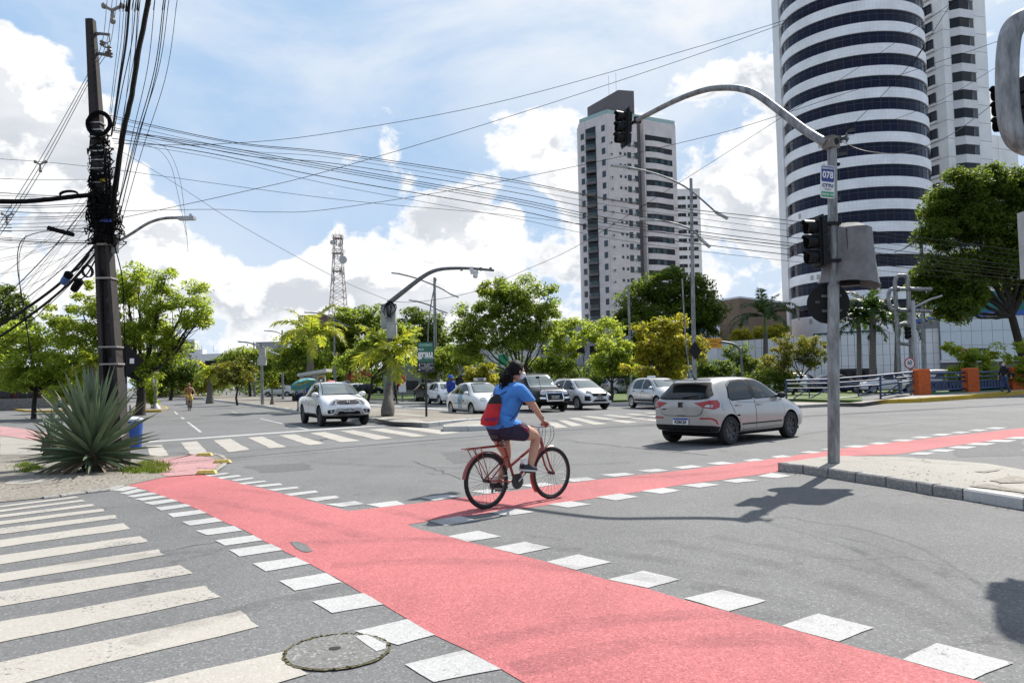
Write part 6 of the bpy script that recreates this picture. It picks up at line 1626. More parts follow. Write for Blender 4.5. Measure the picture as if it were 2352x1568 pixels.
for i in range(3):
 a = R(90 + i * 120); d = Vector((0, math.cos(a), math.sin(a))); e = Vector((0, -math.sin(a), math.cos(a)))
 mb.add([Vector((0, 0, 0)), d * .045 + e * .03, d * .09, d * .045 - e * .03, Vector((.015, 0, 0)), d * .045 + e * .03 + Vector((.012, 0, 0)), d * .09 + Vector((.012, 0, 0)), d * .045 - e * .03 + Vector((.012, 0, 0))], [(0, 1, 2, 3), (7, 6, 5, 4), (0, 4, 5, 1), (1, 5, 6, 2), (2, 6, 7, 3), (3, 7, 4, 0)])
mb.build('emblem', CHROME, c.root, loc=c.hit(0, 0, .95)[0] + Vector((.035, 0, -.02)))
for sd in (-1, 1):
 hl = [(.47, .84), (.50, 1.03), (.82, 1.04), (.90, .98), (.86, .84), (.62, .80)]
 c.decal('headlight', 'F', [(sd * x, z) for x, z in (hl if sd > 0 else hl[::-1])], LAMP, .012, step=.08)
 fg = [(.52, .62), (.50, .70), (.84, .71), (.84, .64)]
 c.decal('fog_lamp', 'F', [(sd * x, z) for x, z in (fg if sd > 0 else fg[::-1])], CHROME, .012)
 c.strip('bumper_trim', 0, [(sd * .42, .86), (sd * .44, .66), (sd * .42, .52)], .06, CHROME, .02)
c.strip('bumper_trim', 0, [(-.44, .54), (.44, .54)], .07, CHROME, .024)
c.plate(0, .70, 'PDM-1103', off=.03)
c.rails(-1.9, .3, .66, .07, BLACKP); c.mirror(.80, 1.16, BLACK, sz=1.3)
mb = MB(); mb.tube([(2.0, -.55, 1.12), (1.7, -.5, 1.5), (1.45, -.45, 1.62)], .012, 5); mb.box((1.45, -.45, 1.64), (.12, .14, .1)); mb.build('snorkel_mirror', BLACKP, c.root)
c.arch_trim(.07, BLACK); c.wheels(RIM_S, 11, 0, .06)
c.place(1292, 943.5, 1, 1, -66, 1.0)
# --- white crossover hatchback
st = hatch_st(4.0, 1.56, 1.74, zb=.30, tail=1.02, hood=1.0, nose=.76, belt=1.0)
c = Car('crossover_car', 'white crossover hatchback with black wheel arches beside the black car', st, WHITE, 2.53, 1.19, 1.50, .33)
c.under(-1.75, 1.75, .72, .22, .45)
c.door([(-1.0, .45), (-1.12, .66), (-1.28, .96), (-1.18, 1.34), (-.94, 1.44), (-.30, 1.49), (-.28, .40)], -1.0, .90); c.door([(-.26, .40), (-.28, 1.49), (.12, 1.46), (.46, 1.32), (.90, 1.03), (.86, .40)], -.1, .89)
c.window([(-1.22, 1.05), (-1.12, 1.30), (-.92, 1.41), (-.36, 1.45), (-.34, 1.04)]); c.window([(-.20, 1.03), (-.22, 1.45), (.10, 1.43), (.40, 1.30), (.76, 1.03)])
c.window([(-.62, 1.09), (-.50, 1.43), (.50, 1.43), (.62, 1.09)], 'windscreen', GLASS_L, 0, False)
for sd in (-1, 1):
 hl = [(.36, .80), (.40, .87), (.74, .93), (.86, .94), (.74, .82)]
 c.decal('headlight', 'F', [(sd * x * 1.25, z) for x, z in (hl if sd > 0 else hl[::-1])], LAMPD, .010, step=.07)
 fg = [(.42, .52), (.48, .66), (.85, .70), (.85, .46), (.5, .44)]
 c.decal('fog_lamp_bezel', 'F', [(sd * x * 1.15, z) for x, z in (fg if sd > 0 else fg[::-1])], BLACKP, .010, step=.08)
 r_ = [(.45 + .04 * math.cos(a * .5236), .55 + .04 * math.sin(a * .5236)) for a in range(12)]
 c.decal('fog_lamp', 'F', [(sd * x * 1.2, z) for x, z in (r_ if sd > 0 else r_[::-1])], LAMP, .016)
c.decal('grille', 0, [(-.36, .66), (-.44, .76), (.44, .76), (.36, .66)], GAP, .010); c.strip('grille_bar', 0, [(-.45, .79), (.45, .79)], .05, BLACKP, .012)
c.strip('emblem', 0, [(-.07, .79), (.07, .79)], .05, mat('gold_badge', (.5, .38, .15), .25, .9), .02)
c.decal('air_intake', 0, [(-.42, .40), (-.30, .50), (.30, .50), (.42, .40)], GAP, .010); c.strip('bumper_trim', 0, [(-.46, .42), (-.3, .52), (.3, .52), (.46, .42)], .025, CHROME, .014)
c.plate(0, .585, 'PCS-2853', off=.03)
c.rails(-1.5, .25, .56, .06, mat('rail_silver', (.5, .5, .5), .3, .6)); c.mirror(.76, 1.06, BLACKP); c.arch_trim(.07)
c.strip('sill_trim', -90, [(-.9, .36), (.9, .36)], .14, BLACKP, .008, both=True)
c.wheels(RIM_S, 12, .1, .045)
c.place(1388, 938.4, 1, 1, -64, 1.0)
# --- pale silver hatchback, half hidden by the turning one
st = hatch_st(4.02, 1.53, 1.74, tail=.98, hood=.98, nose=.66, belt=.95, rearx=.15)
c = Car('hatchback_car', 'pale silver hatchback waiting half hidden behind the turning silver car', st, SILVER2, 2.59, 1.22, 1.48, .315)
c.under(-1.75, 1.75, .72, .2, .4)
c.door([(-1.0, .42), (-1.14, .66), (-1.30, .92), (-1.26, 1.28), (-1.06, 1.40), (-.30, 1.46), (-.28, .35)], -1.05, .86, BLACKP); c.door([(-.26, .35), (-.28, 1.46), (.14, 1.42), (.48, 1.27), (.90, .99), (.88, .35)], -.1, .85, BLACKP)
c.window([(-1.20, .99), (-1.18, 1.26), (-1.02, 1.37), (-.36, 1.42), (-.34, .98)]); c.window([(-.20, .97), (-.22, 1.42), (.12, 1.38), (.42, 1.24), (.76, .97)])
c.window([(-.62, 1.08), (-.50, 1.40), (.50, 1.40), (.62, 1.08)], 'windscreen', GLASS_L, 0, False)
c.strip('sill_trim', -90, [(-.95, .42), (.85, .42)], .09, BLACKP, .010, both=True)
for sd in (-1, 1):
 tl = [(.50, .78), (.52, 1.15), (.66, 1.15), (.74, .80)]
 c.decal('taillight', 'B', [(sd * x * 1.4, z) for x, z in (tl if sd > 0 else tl[::-1])], REDL, .010)
 hl = [(.30, .70), (.36, .84), (.66, .88), (.70, .76)]
 c.decal('headlight', 'F', [(sd * x * 1.3, z) for x, z in (hl if sd > 0 else hl[::-1])], LAMP, .010)
c.decal('grille', 0, [(-.40, .42), (-.36, .54), (.36, .54), (.40, .42)], GAP, .010); c.plate(0, .36, 'PGB-5520', off=.03)
MB().box((-.9, .1, 1.56), (.12, .40, .10)).build('roof_sign', PLATEW, c.root)
c.mirror(.76, 1.0, SILVER2); c.wheels(RIM_S, 9, 0, .06); c.place(1454, 936.2, 0, -1, -71, 1.0)
# --- simpler cars farther off
def far_car(name, label, pnt, px, py, heading, fr_=0, sd=-1, kind='hatch', scale=1.0, group=None, rim=RIM_S, loc=None, cladding=False, cat='car'):
 if kind == 'sedan': st = sedan_st(); wb, fx = 2.51, 1.22
 else: st = hatch_st(4.0, 1.53 if kind == 'hatch' else 1.66, 1.74, tail=1.0, hood=.98, nose=.70, belt=.97); wb, fx = 2.53, 1.19
 c = Car(name, label, st, pnt, wb, fx, 1.49, .31, group=group, cat=cat)
 c.under(-1.75, 1.75, .72, .2, .4)
 c.window([(-1.16, 1.01), (-.86, 1.32), (-.36, 1.38), (-.34, 1.0)]); c.window([(-.20, .99), (-.22, 1.39), (.10, 1.38), (.40, 1.25), (.76, .99)])
 c.window([(-.60, 1.06), (-.48, 1.37), (.48, 1.37), (.60, 1.06)], 'windscreen', GLASS_L, 0, False)
 c.window([(-.58, 1.08), (-.48, 1.36), (.48, 1.36), (.58, 1.08)], 'rear_window', GLASS, 180, False)
 c.strip('door_gap', -90, [(-.27, .34), (-.28, .98)], .012, GAP, .005, both=True); c.strip('door_gap', -90, [(.90, .36), (.88, .95)], .012, GAP, .005, both=True)
 for s_ in (-1, 1):
  tl = [(.48, .76), (.50, .96), (.68, .96), (.76, .82)]; hl = [(.32, .68), (.38, .80), (.66, .84), (.72, .72)]
  c.decal('taillight', 'B', [(s_ * x * 1.2, z) for x, z in (tl if s_ > 0 else tl[::-1])], REDL, .010)
  c.decal('headlight', 'F', [(s_ * x * 1.2, z) for x, z in (hl if s_ > 0 else hl[::-1])], LAMP, .010)
 c.decal('grille', 0, [(-.40, .42), (-.36, .56), (.36, .56), (.40, .42)], GAP, .010)
 if cladding: c.arch_trim(.08); c.strip('sill_trim', -90, [(-.9, .34), (.9, .34)], .14, BLACKP, .008, both=True)
 c.mirror(.76, 1.0, pnt); c.wheels(rim, 8, 0, .06)
 if loc: c.root.location = loc; c.root.rotation_euler = (0, 0, R(heading)); c.root.scale = (scale,) * 3
 else: c.place(px, py, fr_, sd, heading, scale)
 return c
far_car('hatchback_car', 'white hatchback with dark sills waiting behind the taxi', WHITE, 985.9, 927.2, -67, kind='hatch', cladding=True)
far_car('saloon_car', 'black saloon behind the white hatchback in the left queue', BLACK, 956.5, 920.7, -65, kind='sedan')
far_car('estate_car', 'silver-grey car parked behind the bent trunk of the small tree', SILVER, 1411, 907, 20, kind='hatch')
MAROON = paint('paint_maroon', (.16, .02, .02))
far_car('saloon_car', 'maroon car just showing beside the parked silver-grey car', MAROON, 1385, 905.5, 15, kind='sedan')
far_car('suv_car', 'black car parked behind the blue ramp rail', BLACK, 1815, 904, 10, kind='suv')
far_car('hatchback_car', 'white car parked right of the black one behind the ramp rail', WHITE, 1848, 904, 150, kind='hatch')
far_car('saloon_car', 'dark blue car behind the traffic light pole and the rail', paint('paint_navy', (.02, .03, .07)), 1895, 905, 10, kind='sedan')
far_car('saloon_car', 'white saloon below the speed limit sign behind the rail', WHITE, 2006, 903, 170, kind='sedan', fr_=1, sd=1)
far_car('suv_car', 'dark silver car behind the blue balusters', SILVER, 2140, 903, 5, kind='suv')
far_car('saloon_car', 'black car behind the second stretch of blue balusters', BLACK, 2235, 903, 5, kind='sedan')
fc = far_car('hatchback_car', 'tiny white car parked at the far road end, leftmost', WHITE, 0, 0, 0, kind='hatch', loc=(P(345, 900, 125).x, 125, 0), group='cars parked beyond the park').root
fb = far_car('saloon_car', 'tiny black car parked at the far road end', BLACK, 0, 0, 0, kind='sedan', loc=(P(368, 900, 128).x, 128, 0), group='cars parked beyond the park').root
for i, (px, Y, k, lb) in enumerate([(395, 132, 0, 'tiny white car at the far end under the round dark tree'), (640, 104, 0, 'far white car seen between the trunks left of the bus shelter'), (665, 105, 0, 'far white car right beside the first one between the trunks'),
                                   (850, 100, 1, 'far dark car left of the bottle palm'), (830, 101, 0, 'far white car behind the red-flowering tree'), (925, 101, 0, 'far white car right of the bottle palm'), (948, 102, 1, 'far dark car by the sign post'), (415, 134, 1, 'tiny dark car at the far end below the office block')]):
 dup((fc, fb)[k], (P(px, 895, Y).x, Y, 0), R(random.choice((0, 180, 20))), lb)
# ------------------------------------------------------------------ street furniture, islands, rails
STEEL = mat('galvanised', (.30, .305, .305), .55, .5, var=.36, sc=9, streak=(1, 1, .25))
STEEL_D = mat('steel_dark', (.15, .155, .16), .5, .5, var=.25, sc=9)
POLEC = mat('pole_concrete', (.042, .034, .032), .9, sc=3.5, bump=.4, streak=(1, 1, .35), col2=(.014, .011, .011))
BLK = mat('signal_black', (.008, .008, .009), .55, var=.2, sc=10, spec=.25)
CABLE = mat('cable_black', (.005, .005, .006), .8, var=.2, spec=.1)
BARE = mat('bare_wire', (.14, .13, .12), .6, .3, var=.2)
BOXG = mat('cabinet_grey', (.42, .42, .40), .6, var=.12, sc=4)
def vcat(pts, k=6):
 """smooth curve through points"""
 pts = [Vector(p) for p in pts]; out = []; n = len(pts)
 for i in range(n - 1):
  p0, p1, p2, p3 = pts[max(0, i - 1)], pts[i], pts[i + 1], pts[min(n - 1, i + 2)]
  for q in range(k):
   t = q / k
   out.append(.5 * ((2 * p1) + (-p0 + p2) * t + (2 * p0 - 5 * p1 + 4 * p2 - p3) * t * t + (-p0 + 3 * p1 - 3 * p2 + p3) * t ** 3))
 out.append(pts[-1]); return out
def localise(pts, root): return [Vector(p) - root.location for p in pts]
# --- median with kerb, left of centre
def island(name, front, back, h, m, kerb_m, kl=1.0, w=.16):
 isl_ = struct(slab(name, [p + Vector((0, .09, 0)) for p in front] + back[::-1], -.01, h - .003, m));
 kerb_run(isl_, front, w, -.01, h, kerb_m, kl); return isl_
mf = GP([(4, 1215, 1163), (4, 1420, 1189), (4, 1600, 1210), (4, 1800, 1237), (4, 2050, 1278)], k=4) + GP([(690, 950), (760, 960), (843, 968), (905, 974), (968, 980.5)], k=0)
mfc = GP([(977, 981.5), (1040, 975), (1108, 969), (1150, 966)], k=0)
mb_ = GP([(402, 905), (470, 905), (600, 915), (700, 925), (800, 935), (905, 945), (1010, 952), (1110, 957), (1180, 962)], k=0, z=.0)
med = island('median', mf + mfc, mb_, .16, M_CONC_D, M_KERBW, 1.0)
for q in [((830, 955), (960, 962), (990, 972), (900, 968)), ((880, 950), (960, 956), (1000, 958), (930, 948))]:
 flat('paving_slab', GP(q, z=.16), .163, M_CONC, med, jig=.02)
m2 = GP([(1018, 991), (1075, 990), (1120, 988), (1180, 982)], k=0); m2b = GP([(1018, 986), (1075, 976), (1180, 972)], k=0, z=.0)
island('median_nose', m2, m2b, .16, M_CONC, M_KERBW, 1.0)
yk = GP([(300, 948), (335, 947), (370, 946), (388, 943), (384, 938), (362, 934)], k=0)
island('corner_island', yk, GP([(300, 930), (330, 930), (362, 934)], k=0), .15, M_CONC_D, M_KERBY, .9)
yk2 = GP([(18, 941), (60, 946), (100, 947), (150, 946)], k=0)
island('planter_island', yk2, GP([(-60, 925), (60, 925), (200, 928)], k=0), .14, M_CONC_D, M_KERBY, 1.0)
pz = GP([(68, 940), (100, 941), (150, 940)], k=0)
mb = MB(); mb.tube([p + Vector((0, 0, .35)) for p in pz], .25, 8); tag(mb.build('planter', mat('planter_green', (.03, .12, .075), .7, var=.2), None), 'low green planter edge round the left tree', 'planter')
for i, x in enumerate((12, 27, 83)):
 p = G(x, 931, 0); mb = MB(); mb.tube([(0, 0, 0), (0, 0, .75)], .045, 8); mb.sphere((0, 0, .76), .05, 8, 6)
 tag(mb.build('bollard', mat('bollard_yellow', (.55, .30, .03), .6), None, loc=p, smooth=40), ['yellow bollard nearest the left edge', 'yellow bollard second from the left edge', 'yellow bollard just left of the left tree trunk'][i], 'bollard', 'yellow bollards by the garden wall')
grass_a = struct(slab('grass_verge', GP([(840, 917), (930, 918), (1060, 916), (1180, 913), (1180, 898), (1000, 897), (840, 898)], k=0), -.01, .12, M_GRASS))
kerb_run(grass_a, GP([(700, 914), (760, 917), (840, 920), (930, 921), (1060, 919), (1180, 916)], k=0), .2, -.01, .14, M_KERB, 1.2)
flat('turf', GP([(700, 913), (760, 915), (840, 918), (840, 898), (640, 898), (600, 905)], k=0), .02, M_GRASS, grass_a)
grass_b = struct(slab('grass_verge', GP([(1404, 924), (1442, 923), (1480, 921), (1560, 921), (1560, 900), (1395, 905)], k=0), -.01, .14, M_GRASS))
kerb_run(grass_b, GP([(1385, 931), (1445, 931), (1500, 930), (1570, 930)], k=0), .3, -.01, .16, M_KERBW, 1.2)
def gz(x, y): return P(x, y, 44)
RZ = lambda x: .14 + max(0, min(1, (x - 1850) / 500)) * .14
fr_ = [(1700, 936), (1790, 938), (1838, 937), (1905, 933.5), (1962, 933), (2015, 927), (2115, 924), (2235, 916), (2352, 906), (2600, 890)]
bk_ = [(1700, 924), (1790, 924), (1900, 924), (1980, 925), (2030, 918), (2110, 906), (2352, 894), (2600, 884)]
me = bpy.data.meshes.new('ramp'); bm = bmesh.new()
A_ = [G(x, y, 0) for x, y in fr_]; tops = [RZ(x) for x, y in fr_]
B_ = [G(x, y, RZ(x)) for x, y in bk_]
vt = [bm.verts.new((p.x, p.y + .15, z - .004)) for p, z in zip(A_, tops)] + [bm.verts.new(p) for p in B_[::-1]]
f = bm.faces.new(vt); bm.normal_update()
if f.normal.z < 0: bmesh.ops.reverse_faces(bm, faces=[f])
bmesh.ops.triangulate(bm, faces=bm.faces); bm.to_mesh(me); bm.free(); me.materials.append(M_CONC)
ramp = struct(link('pavement', me))
for (a, b), (za, zb) in zip(zip(A_[:-1], A_[1:]), zip(tops[:-1], tops[1:])):
 kerb_run(ramp, [a, b], .18, -.02, (za + zb) / 2, M_KERBY if a.x < 27 and a.x > 17 else M_KERB, 1.1)
gv = struct(slab('grass_verge', GP([(1815, 921), (1900, 924.5), (1980, 925), (1980, 916), (1960, 904), (1600, 904), (1620, 915), (1740, 919)], k=0), -.01, .15, M_GRASS))
lawn = struct(slab('lawn', GP([(1560, 905), (2400, 902), (2400, 895), (1560, 897)], k=0), -.02, .05, M_GRASS))
# --- blue ramp rail
BLUE = mat('rail_blue', (.018, .045, .14), .45, var=.2, sc=8)
ORANGE = mat('pillar_orange', (.52, .10, .014), .75, var=.2, sc=6, bump=.2)
def C6(x, y): return (1568 + x / 3, 522.45 + y / 3)
def rail_pt(x, y, Y=45.0): return P(*C6(x, y), Y)
r0 = rail_pt(713, 1160); r0.z = .12
rail = thing('ramp_railing', 'blue tubular ramp rail with diagonal braces left of the orange pillars', 'railing', r0)
def rl(pts, r, name): mb = MB(); mb.tube(localise([rail_pt(*p) for p in pts], rail), r, 8); mb.build(name, BLUE, rail, smooth=50)
rl([(713, 1055), (1005, 1046), (1362, 1018), (1612, 994)], .055, 'top_rail')
rl([(713, 1078), (1005, 1074), (1362, 1048), (1612, 1022)], .04, 'rail'); rl([(713, 1108), (1005, 1106), (1362, 1084), (1612, 1053)], .04, 'rail')
rl([(713, 1182), (1005, 1180), (1200, 1166)], .05, 'bottom_rail'); rl([(1362, 1160), (1612, 1120)], .04, 'bottom_rail')
for x, a, b in ((713, 1050, 1190), (1005, 1042, 1185), (1362, 1016, 1182), (1611, 990, 1152)): rl([(x, a), (x + 2, b)], .06, 'post')
for x, a, b in ((872, 1108, 1182), (1210, 1095, 1165), (1492, 1070, 1138)): rl([(x, a), (x + 1, b)], .035, 'baluster')
for p in ([(880, 1176), (1000, 1110)], [(760, 1180), (870, 1110)], [(1215, 1160), (1355, 1090)], [(1375, 1160), (1495, 1075)], [(1495, 1130), (1608, 1058)]): rl(p, .035, 'brace')
pm_ = MB(); w = .68
pm_.prism([(-w / 2, -w / 2), (w / 2, -w / 2), (w / 2, w / 2), (-w / 2, w / 2)], 0, 1.42)
pm_.add([(sx * w / 2, sy * w / 2, 1.42) for sx, sy in ((-1, -1), (1, -1), (1, 1), (-1, 1))] + [(sx * w * .42, sy * w * .42, 1.49) for sx, sy in ((-1, -1), (1, -1), (1, 1), (-1, 1))], [(0, 1, 5, 4), (1, 2, 6, 5), (2, 3, 7, 6), (3, 0, 4, 7), (4, 5, 6, 7)])
pme = pm_.mesh('orange_pillar', ORANGE)
pil_x = [(1650, 1153), (1987, 1137), (2290, 1122), (2640, 1106)]
PL = []
for i, (x, y) in enumerate(pil_x):
 p = G(*C6(x, y), .2); PL.append(p)
 if i < 3 or True:
  o = link('orange_pillar', pme, None, p)
  tag(o, ['orange pillar where the blue ramp rail ends', 'orange pillar between the two baluster panels', 'orange pillar behind the walking woman', 'orange pillar beyond the right edge'][i], 'pillar', 'orange pillars of the railing')
for i in range(3):
 a, b = PL[i] + Vector((.36, 0, 0)), PL[i + 1] - Vector((.36, 0, 0))
 t = thing('railing_panel', ['blue railing between the first two orange pillars', 'blue railing behind the walking woman', 'blue railing at the right edge of the picture'][i], 'railing', a, 0, 'blue railings between the orange pillars')
 d = b - a
 for z, r in ((1.22, .065), (.96, .05), (.72, .05), (.25, .06)):
  mb = MB(); mb.tube([Vector((0, 0, z)), d + Vector((0, 0, z))], r, 8); mb.build('rail', BLUE, t, smooth=50)
 n = int(d.length / .42); bmesh_ = MB().box((0, 0, .48), (.12, .05, .42)).mesh('baluster', BLUE)
 for k in range(1, n): link('baluster', bmesh_, t, d * (k / n))
 mb = MB(); mb.box(d / 2 + Vector((0, 0, .06)), (d.length, .3, .12), 0, math.atan2(d.y, d.x)); mb.build('plinth', mat('plinth_green', (.03, .12, .06), .8), t)
# --- signals
def signal_mesh():
 h = MB(); h.box((0, 0, 0), (.10, .30, .90)); h.box((-.005, 0, 0), (.03, .38, .98))
 for z in (-.28, 0, .28): h.box((-.08, 0, z), (.10, .24, .24))
 return h.mesh('housing', BLK)
def visor_mesh():
 v = MB(); n = 20; vs, fs = [], []
 for i in range(n + 1):
  a = R(-60) + R(300) * i / n
  ln = .24 if 30 < math.degrees(a) < 150 else .19
  for r, x in ((.125, 0), (.135, ln), (.12, ln), (.11, 0)): vs.append((x, r * math.cos(a), r * math.sin(a)))
 for i in range(n):
  for j in range(4): fs.append((i * 4 + j, (i + 1) * 4 + j, (i + 1) * 4 + (j + 1) % 4, i * 4 + (j + 1) % 4))
 v.add(vs, fs); return v.mesh('visor', BLK, 40)
SIG_H, SIG_V = signal_mesh(), visor_mesh()
SIG_L = MB().lathe([(.11, 0), (.09, .03), (.001, .045)], 16, 0, Matrix.Rotation(R(90), 3, 'Y')).mesh('lens', mat('lens_dark', (.02, .02, .022), .15, var=.3), 60)
def signal(label, loc_, rz, s=.86, group='traffic lights seen from the side'):
 t = thing('traffic_light', label, 'traffic light', loc_, rz, group); t.scale = (s, s, s)
 link('housing', SIG_H, t)
 for z in (-.28, 0, .28): link('visor', SIG_V, t, (.05, 0, z)); link('lens', SIG_L, t, (.05, 0, z))
 return t
# --- signal pole, right
b = G(1915, 1062, ISL)
PY = b.y
pole = thing('signal_pole', 'grey steel signal pole with a long curved arm on the kerbed island', 'pole', b)
def pl_(pts, Ys): return localise([P(x, y, Y) for (x, y), Y in zip(pts, Ys)], pole)
top = P(1911, 330, PY); mid = P(1914, 655, PY)
mb = MB(); mb.tube(localise([b, mid], pole), [.092, .09], 20); mb.build('shaft', STEEL, pole, smooth=40)
mb = MB(); mb.tube(localise([mid, top], pole), [.078, .073], 20); mb.build('shaft', STEEL, pole, smooth=40)
arm_px = [(1899, 330), (1850, 300), (1795, 258), (1740, 218), (1700, 204), (1660, 202), (1615, 208), (1550, 232), (1462, 277)]
armY = [PY - .02 + (15.6 - PY) * i / 8 for i in range(9)]
mb = MB(); arm = vcat(pl_(arm_px, armY), 6); n = len(arm); mb.tube(arm, [.075 - .028 * i / n for i in range(n)], 16); mb.build('arm', STEEL, pole, smooth=50)
jt = localise([P(1908, 328, PY)], pole)[0]
mb = MB(); mb.box(jt, (.20, .20, .19), 0, R(35));
for a in (35, 125):
 d = Vector((math.cos(R(a - 90)), math.sin(R(a - 90)), 0)); mb.tube([jt + d * .10, jt + d * .112], .055, 12, 1)
mb.build('joint_box', [mat('joint_rust', (.22, .20, .17), .7, var=.3, sc=12), BLK], pole)
mb = MB()
for i in range(9):
 q = jt + Vector((.14 + random.uniform(0, .12), random.uniform(-.08, .02), random.uniform(.0, .12)))
 mb.box(q, (.05, .03, .04), 0, random.uniform(0, 3))
mb.tube([jt + Vector((.05, 0, .02)), jt + Vector((.28, -.03, .06))], .018, 6); mb.build('cable_clamp', STEEL_D, pole)
c_ = localise([P(1925, 377, PY)], pole)[0]; mb = MB(); mb.sphere(c_, .035, 10, 8); mb.tube([c_, c_ - Vector((.05, 0, 0))], .012, 6); mb.build('sensor', BLK, pole)
tipw = P(1452, 282, 15.65)
signal('traffic light hanging at the tip of the long curved arm', P(1436, 294, 15.7), R(196), .80).rotation_euler = (R(0), R(-4), R(196))
mb = MB(); tl_ = localise([P(1464, 276, 15.6), P(1440, 290, 15.7)], pole); mb.tube(tl_, .035, 8); mb.box(tl_[0], (.14, .1, .12)); mb.build('bracket', BLK, pole)
s2 = P(1880, 556, PY - .05)
signal('traffic light fixed beside the draped one on the signal pole', s2, R(187), .86)
mb = MB()
for yy in (515, 600):
 q = localise([P(1884, yy, PY), P(1912, yy, PY)], pole); mb.tube(q, .02, 6); mb.box(q[1], (.2, .2, .05))
mb.build('bracket', BLK, pole)
dr = P(1950, 582, PY + .12)
mb = MB(); n = 28; rows = [(.03, .50, 0), (.17, .47, .2), (.295, .435, .4), (.318, .39, .8), (.325, .1, .9), (.335, -.15, 1.0), (.36, -.36, 1.2), (.385, -.47, 1.6)]
vs, fs = [], []
rd = random.Random(4)
wav = [rd.uniform(-1, 1) for _ in range(n)]
for ri, (w_, z, am) in enumerate(rows):
 for i in range(n):
  a = 2 * math.pi * i / n; cx, cy = math.cos(a), math.sin(a); m_ = max(abs(cx), abs(cy)); k = .90
  r = w_ * ((1 - k) + k / m_)
  r += .022 * am * math.sin(5 * a + ri * .5) + .016 * am * wav[i]
  zz = z - (.03 * math.sin(2 * a + .6) + .05 * (cx + .3)) * (am if z < -.3 else .15) + (.05 * math.cos(a - 2.2) if ri == 2 else 0)
  vs.append((r * cx * 1.1, r * cy * .9, zz))
for ri in range(len(rows) - 1):
 for i in range(n): fs.append((ri * n + i, ri * n + (i + 1) % n, (ri + 1) * n + (i + 1) % n, (ri + 1) * n + i))
fs.append(tuple(range(n)))
mb.add(vs, fs)
cov = mb.build('signal_cover', mat('cover_cloth', (.20, .195, .20), .9, var=.18, sc=5, bump=.8, bsc=9), None, loc=dr, rz=R(-28), smooth=60)
tag(cov, 'grey cloth hood draped over a signal head on the pole', 'cover')
sd_ = MB(); sd_.tube([(.0, -.30, .36), (.01, -.305, 0), (.02, -.335, -.40)], .006, 5); sd_.build('seam', INK, cov)
mb = MB(); mb.box((0, 0, -.1), (.28, .28, .86)); mb.build('signal_head', BLK, cov)
rs = P(1902, 697, PY + .13); rt = thing('round_sign', 'black back of a round road sign under the draped signal', 'sign', rs, R(-14))
M_ = Matrix.Rotation(R(90), 3, 'X')
MB().lathe([(.325, 0), (.325, .012)], 48, 0, M_).build('disc', BLK, rt)
MB().box((-.16, -.016, .03), (.07, .004, .04)).build('sticker', mat('sticker_grey', (.06, .06, .06), .6), rt)
MB().box((.05, -.03, .12), (.3, .03, .04)).box((.05, -.03, -.12), (.3, .03, .04)).build('bracket', STEEL_D, rt)
sg = thing('number_sign', 'blue and white sign number plate fixed high on the signal pole', 'sign', P(1900, 418, PY - .11), R(14))
NAVY = mat('sign_navy', (.018, .035, .19), .4, var=.04); SWH = mat('sign_white', (.70, .70, .70), .45, var=.04); SGR = mat('sign_green', (.02, .28, .13), .4, var=.04)
def rrect(w, h, r, n=5):
 out = []
 for cx, cy, a0 in ((w / 2 - r, h / 2 - r, 0), (-w / 2 + r, h / 2 - r, 90), (-w / 2 + r, -h / 2 + r, 180), (w / 2 - r, -h / 2 + r, 270)):
  for i in range(n): a = R(a0 + 90 * i / (n - 1)); out.append((cx + r * math.cos(a), cy + r * math.sin(a)))
 return out
UP = Matrix.Rotation(R(90), 3, 'X')
sg.rotation_euler = (0, R(3), R(14))
MB().prism(rrect(.25, .53, .03), 0, .012, 0, UP).build('plate', SWH, sg)
MB().prism([(x, y + .125) for x, y in rrect(.228, .25, .022)], .013, .016, 0, UP).build('blue_field', NAVY, sg)
MB().prism([(x, y - .205) for x, y in rrect(.228, .085, .015)], .013, .016, 0, UP).build('green_field', SGR, sg)
text('SEMÁFORO', .042, SWH, sg, (0, -.018, .215), (R(90), 0, 0), ext=.001, bold=.001)
text('078', .15, SWH, sg, (0, -.018, .105), (R(90), 0, 0), ext=.001, bold=.004, sx=.88)
text('CTTU', .07, mat('sign_ink_navy', (.015, .03, .12), .5), sg, (0, -.018, -.065), (R(90), 0, 0), ext=.001, bold=.003, sx=1.1)
text('TRÂNSITO', .026, INK, sg, (0, -.018, -.125), (R(90), 0, 0), ext=.001)
text('0800 081 1078', .042, SWH, sg, (0, -.018, -.207), (R(90), 0, 0), ext=.001, bold=.001, sx=.85)
# --- thick bent pipe signal at the right edge
GY = 8.7
gb = P(2470, 900, GY); gb.z = ISL
gan = thing('bent_pipe_signal', 'thick bent grey signal pipe cut by the right edge of the picture', 'signal post', gb)
def g_(pts): return localise([P(x, y, GY) for x, y in pts], gan)
mb = MB(); mb.tube(vcat(g_([(2470, 42), (2400, 40), (2352, 45), (2326, 68), (2316, 110), (2313, 180), (2316, 250), (2325, 300), (2345, 328), (2385, 338), (2470, 340)]), 6), .118, 20); mb.build('pipe_loop', STEEL, gan, smooth=60)
mb = MB(); mb.tube([Vector((0, 0, 0)), Vector((0, 0, 5.6))], .10, 16); mb.build('shaft', STEEL, gan, smooth=50)
mb = MB(); mb.box(g_([(2372, 560)])[0], (.12, .3, .75)); mb.build('cabinet', BOXG, gan)
signal('traffic light half hidden behind the thick bent pipe', P(2318, 250, GY + .35), R(180), .66)
signal('traffic light inside the loop of the bent pipe at the edge', P(2362, 230, GY + .1), R(10), .6)
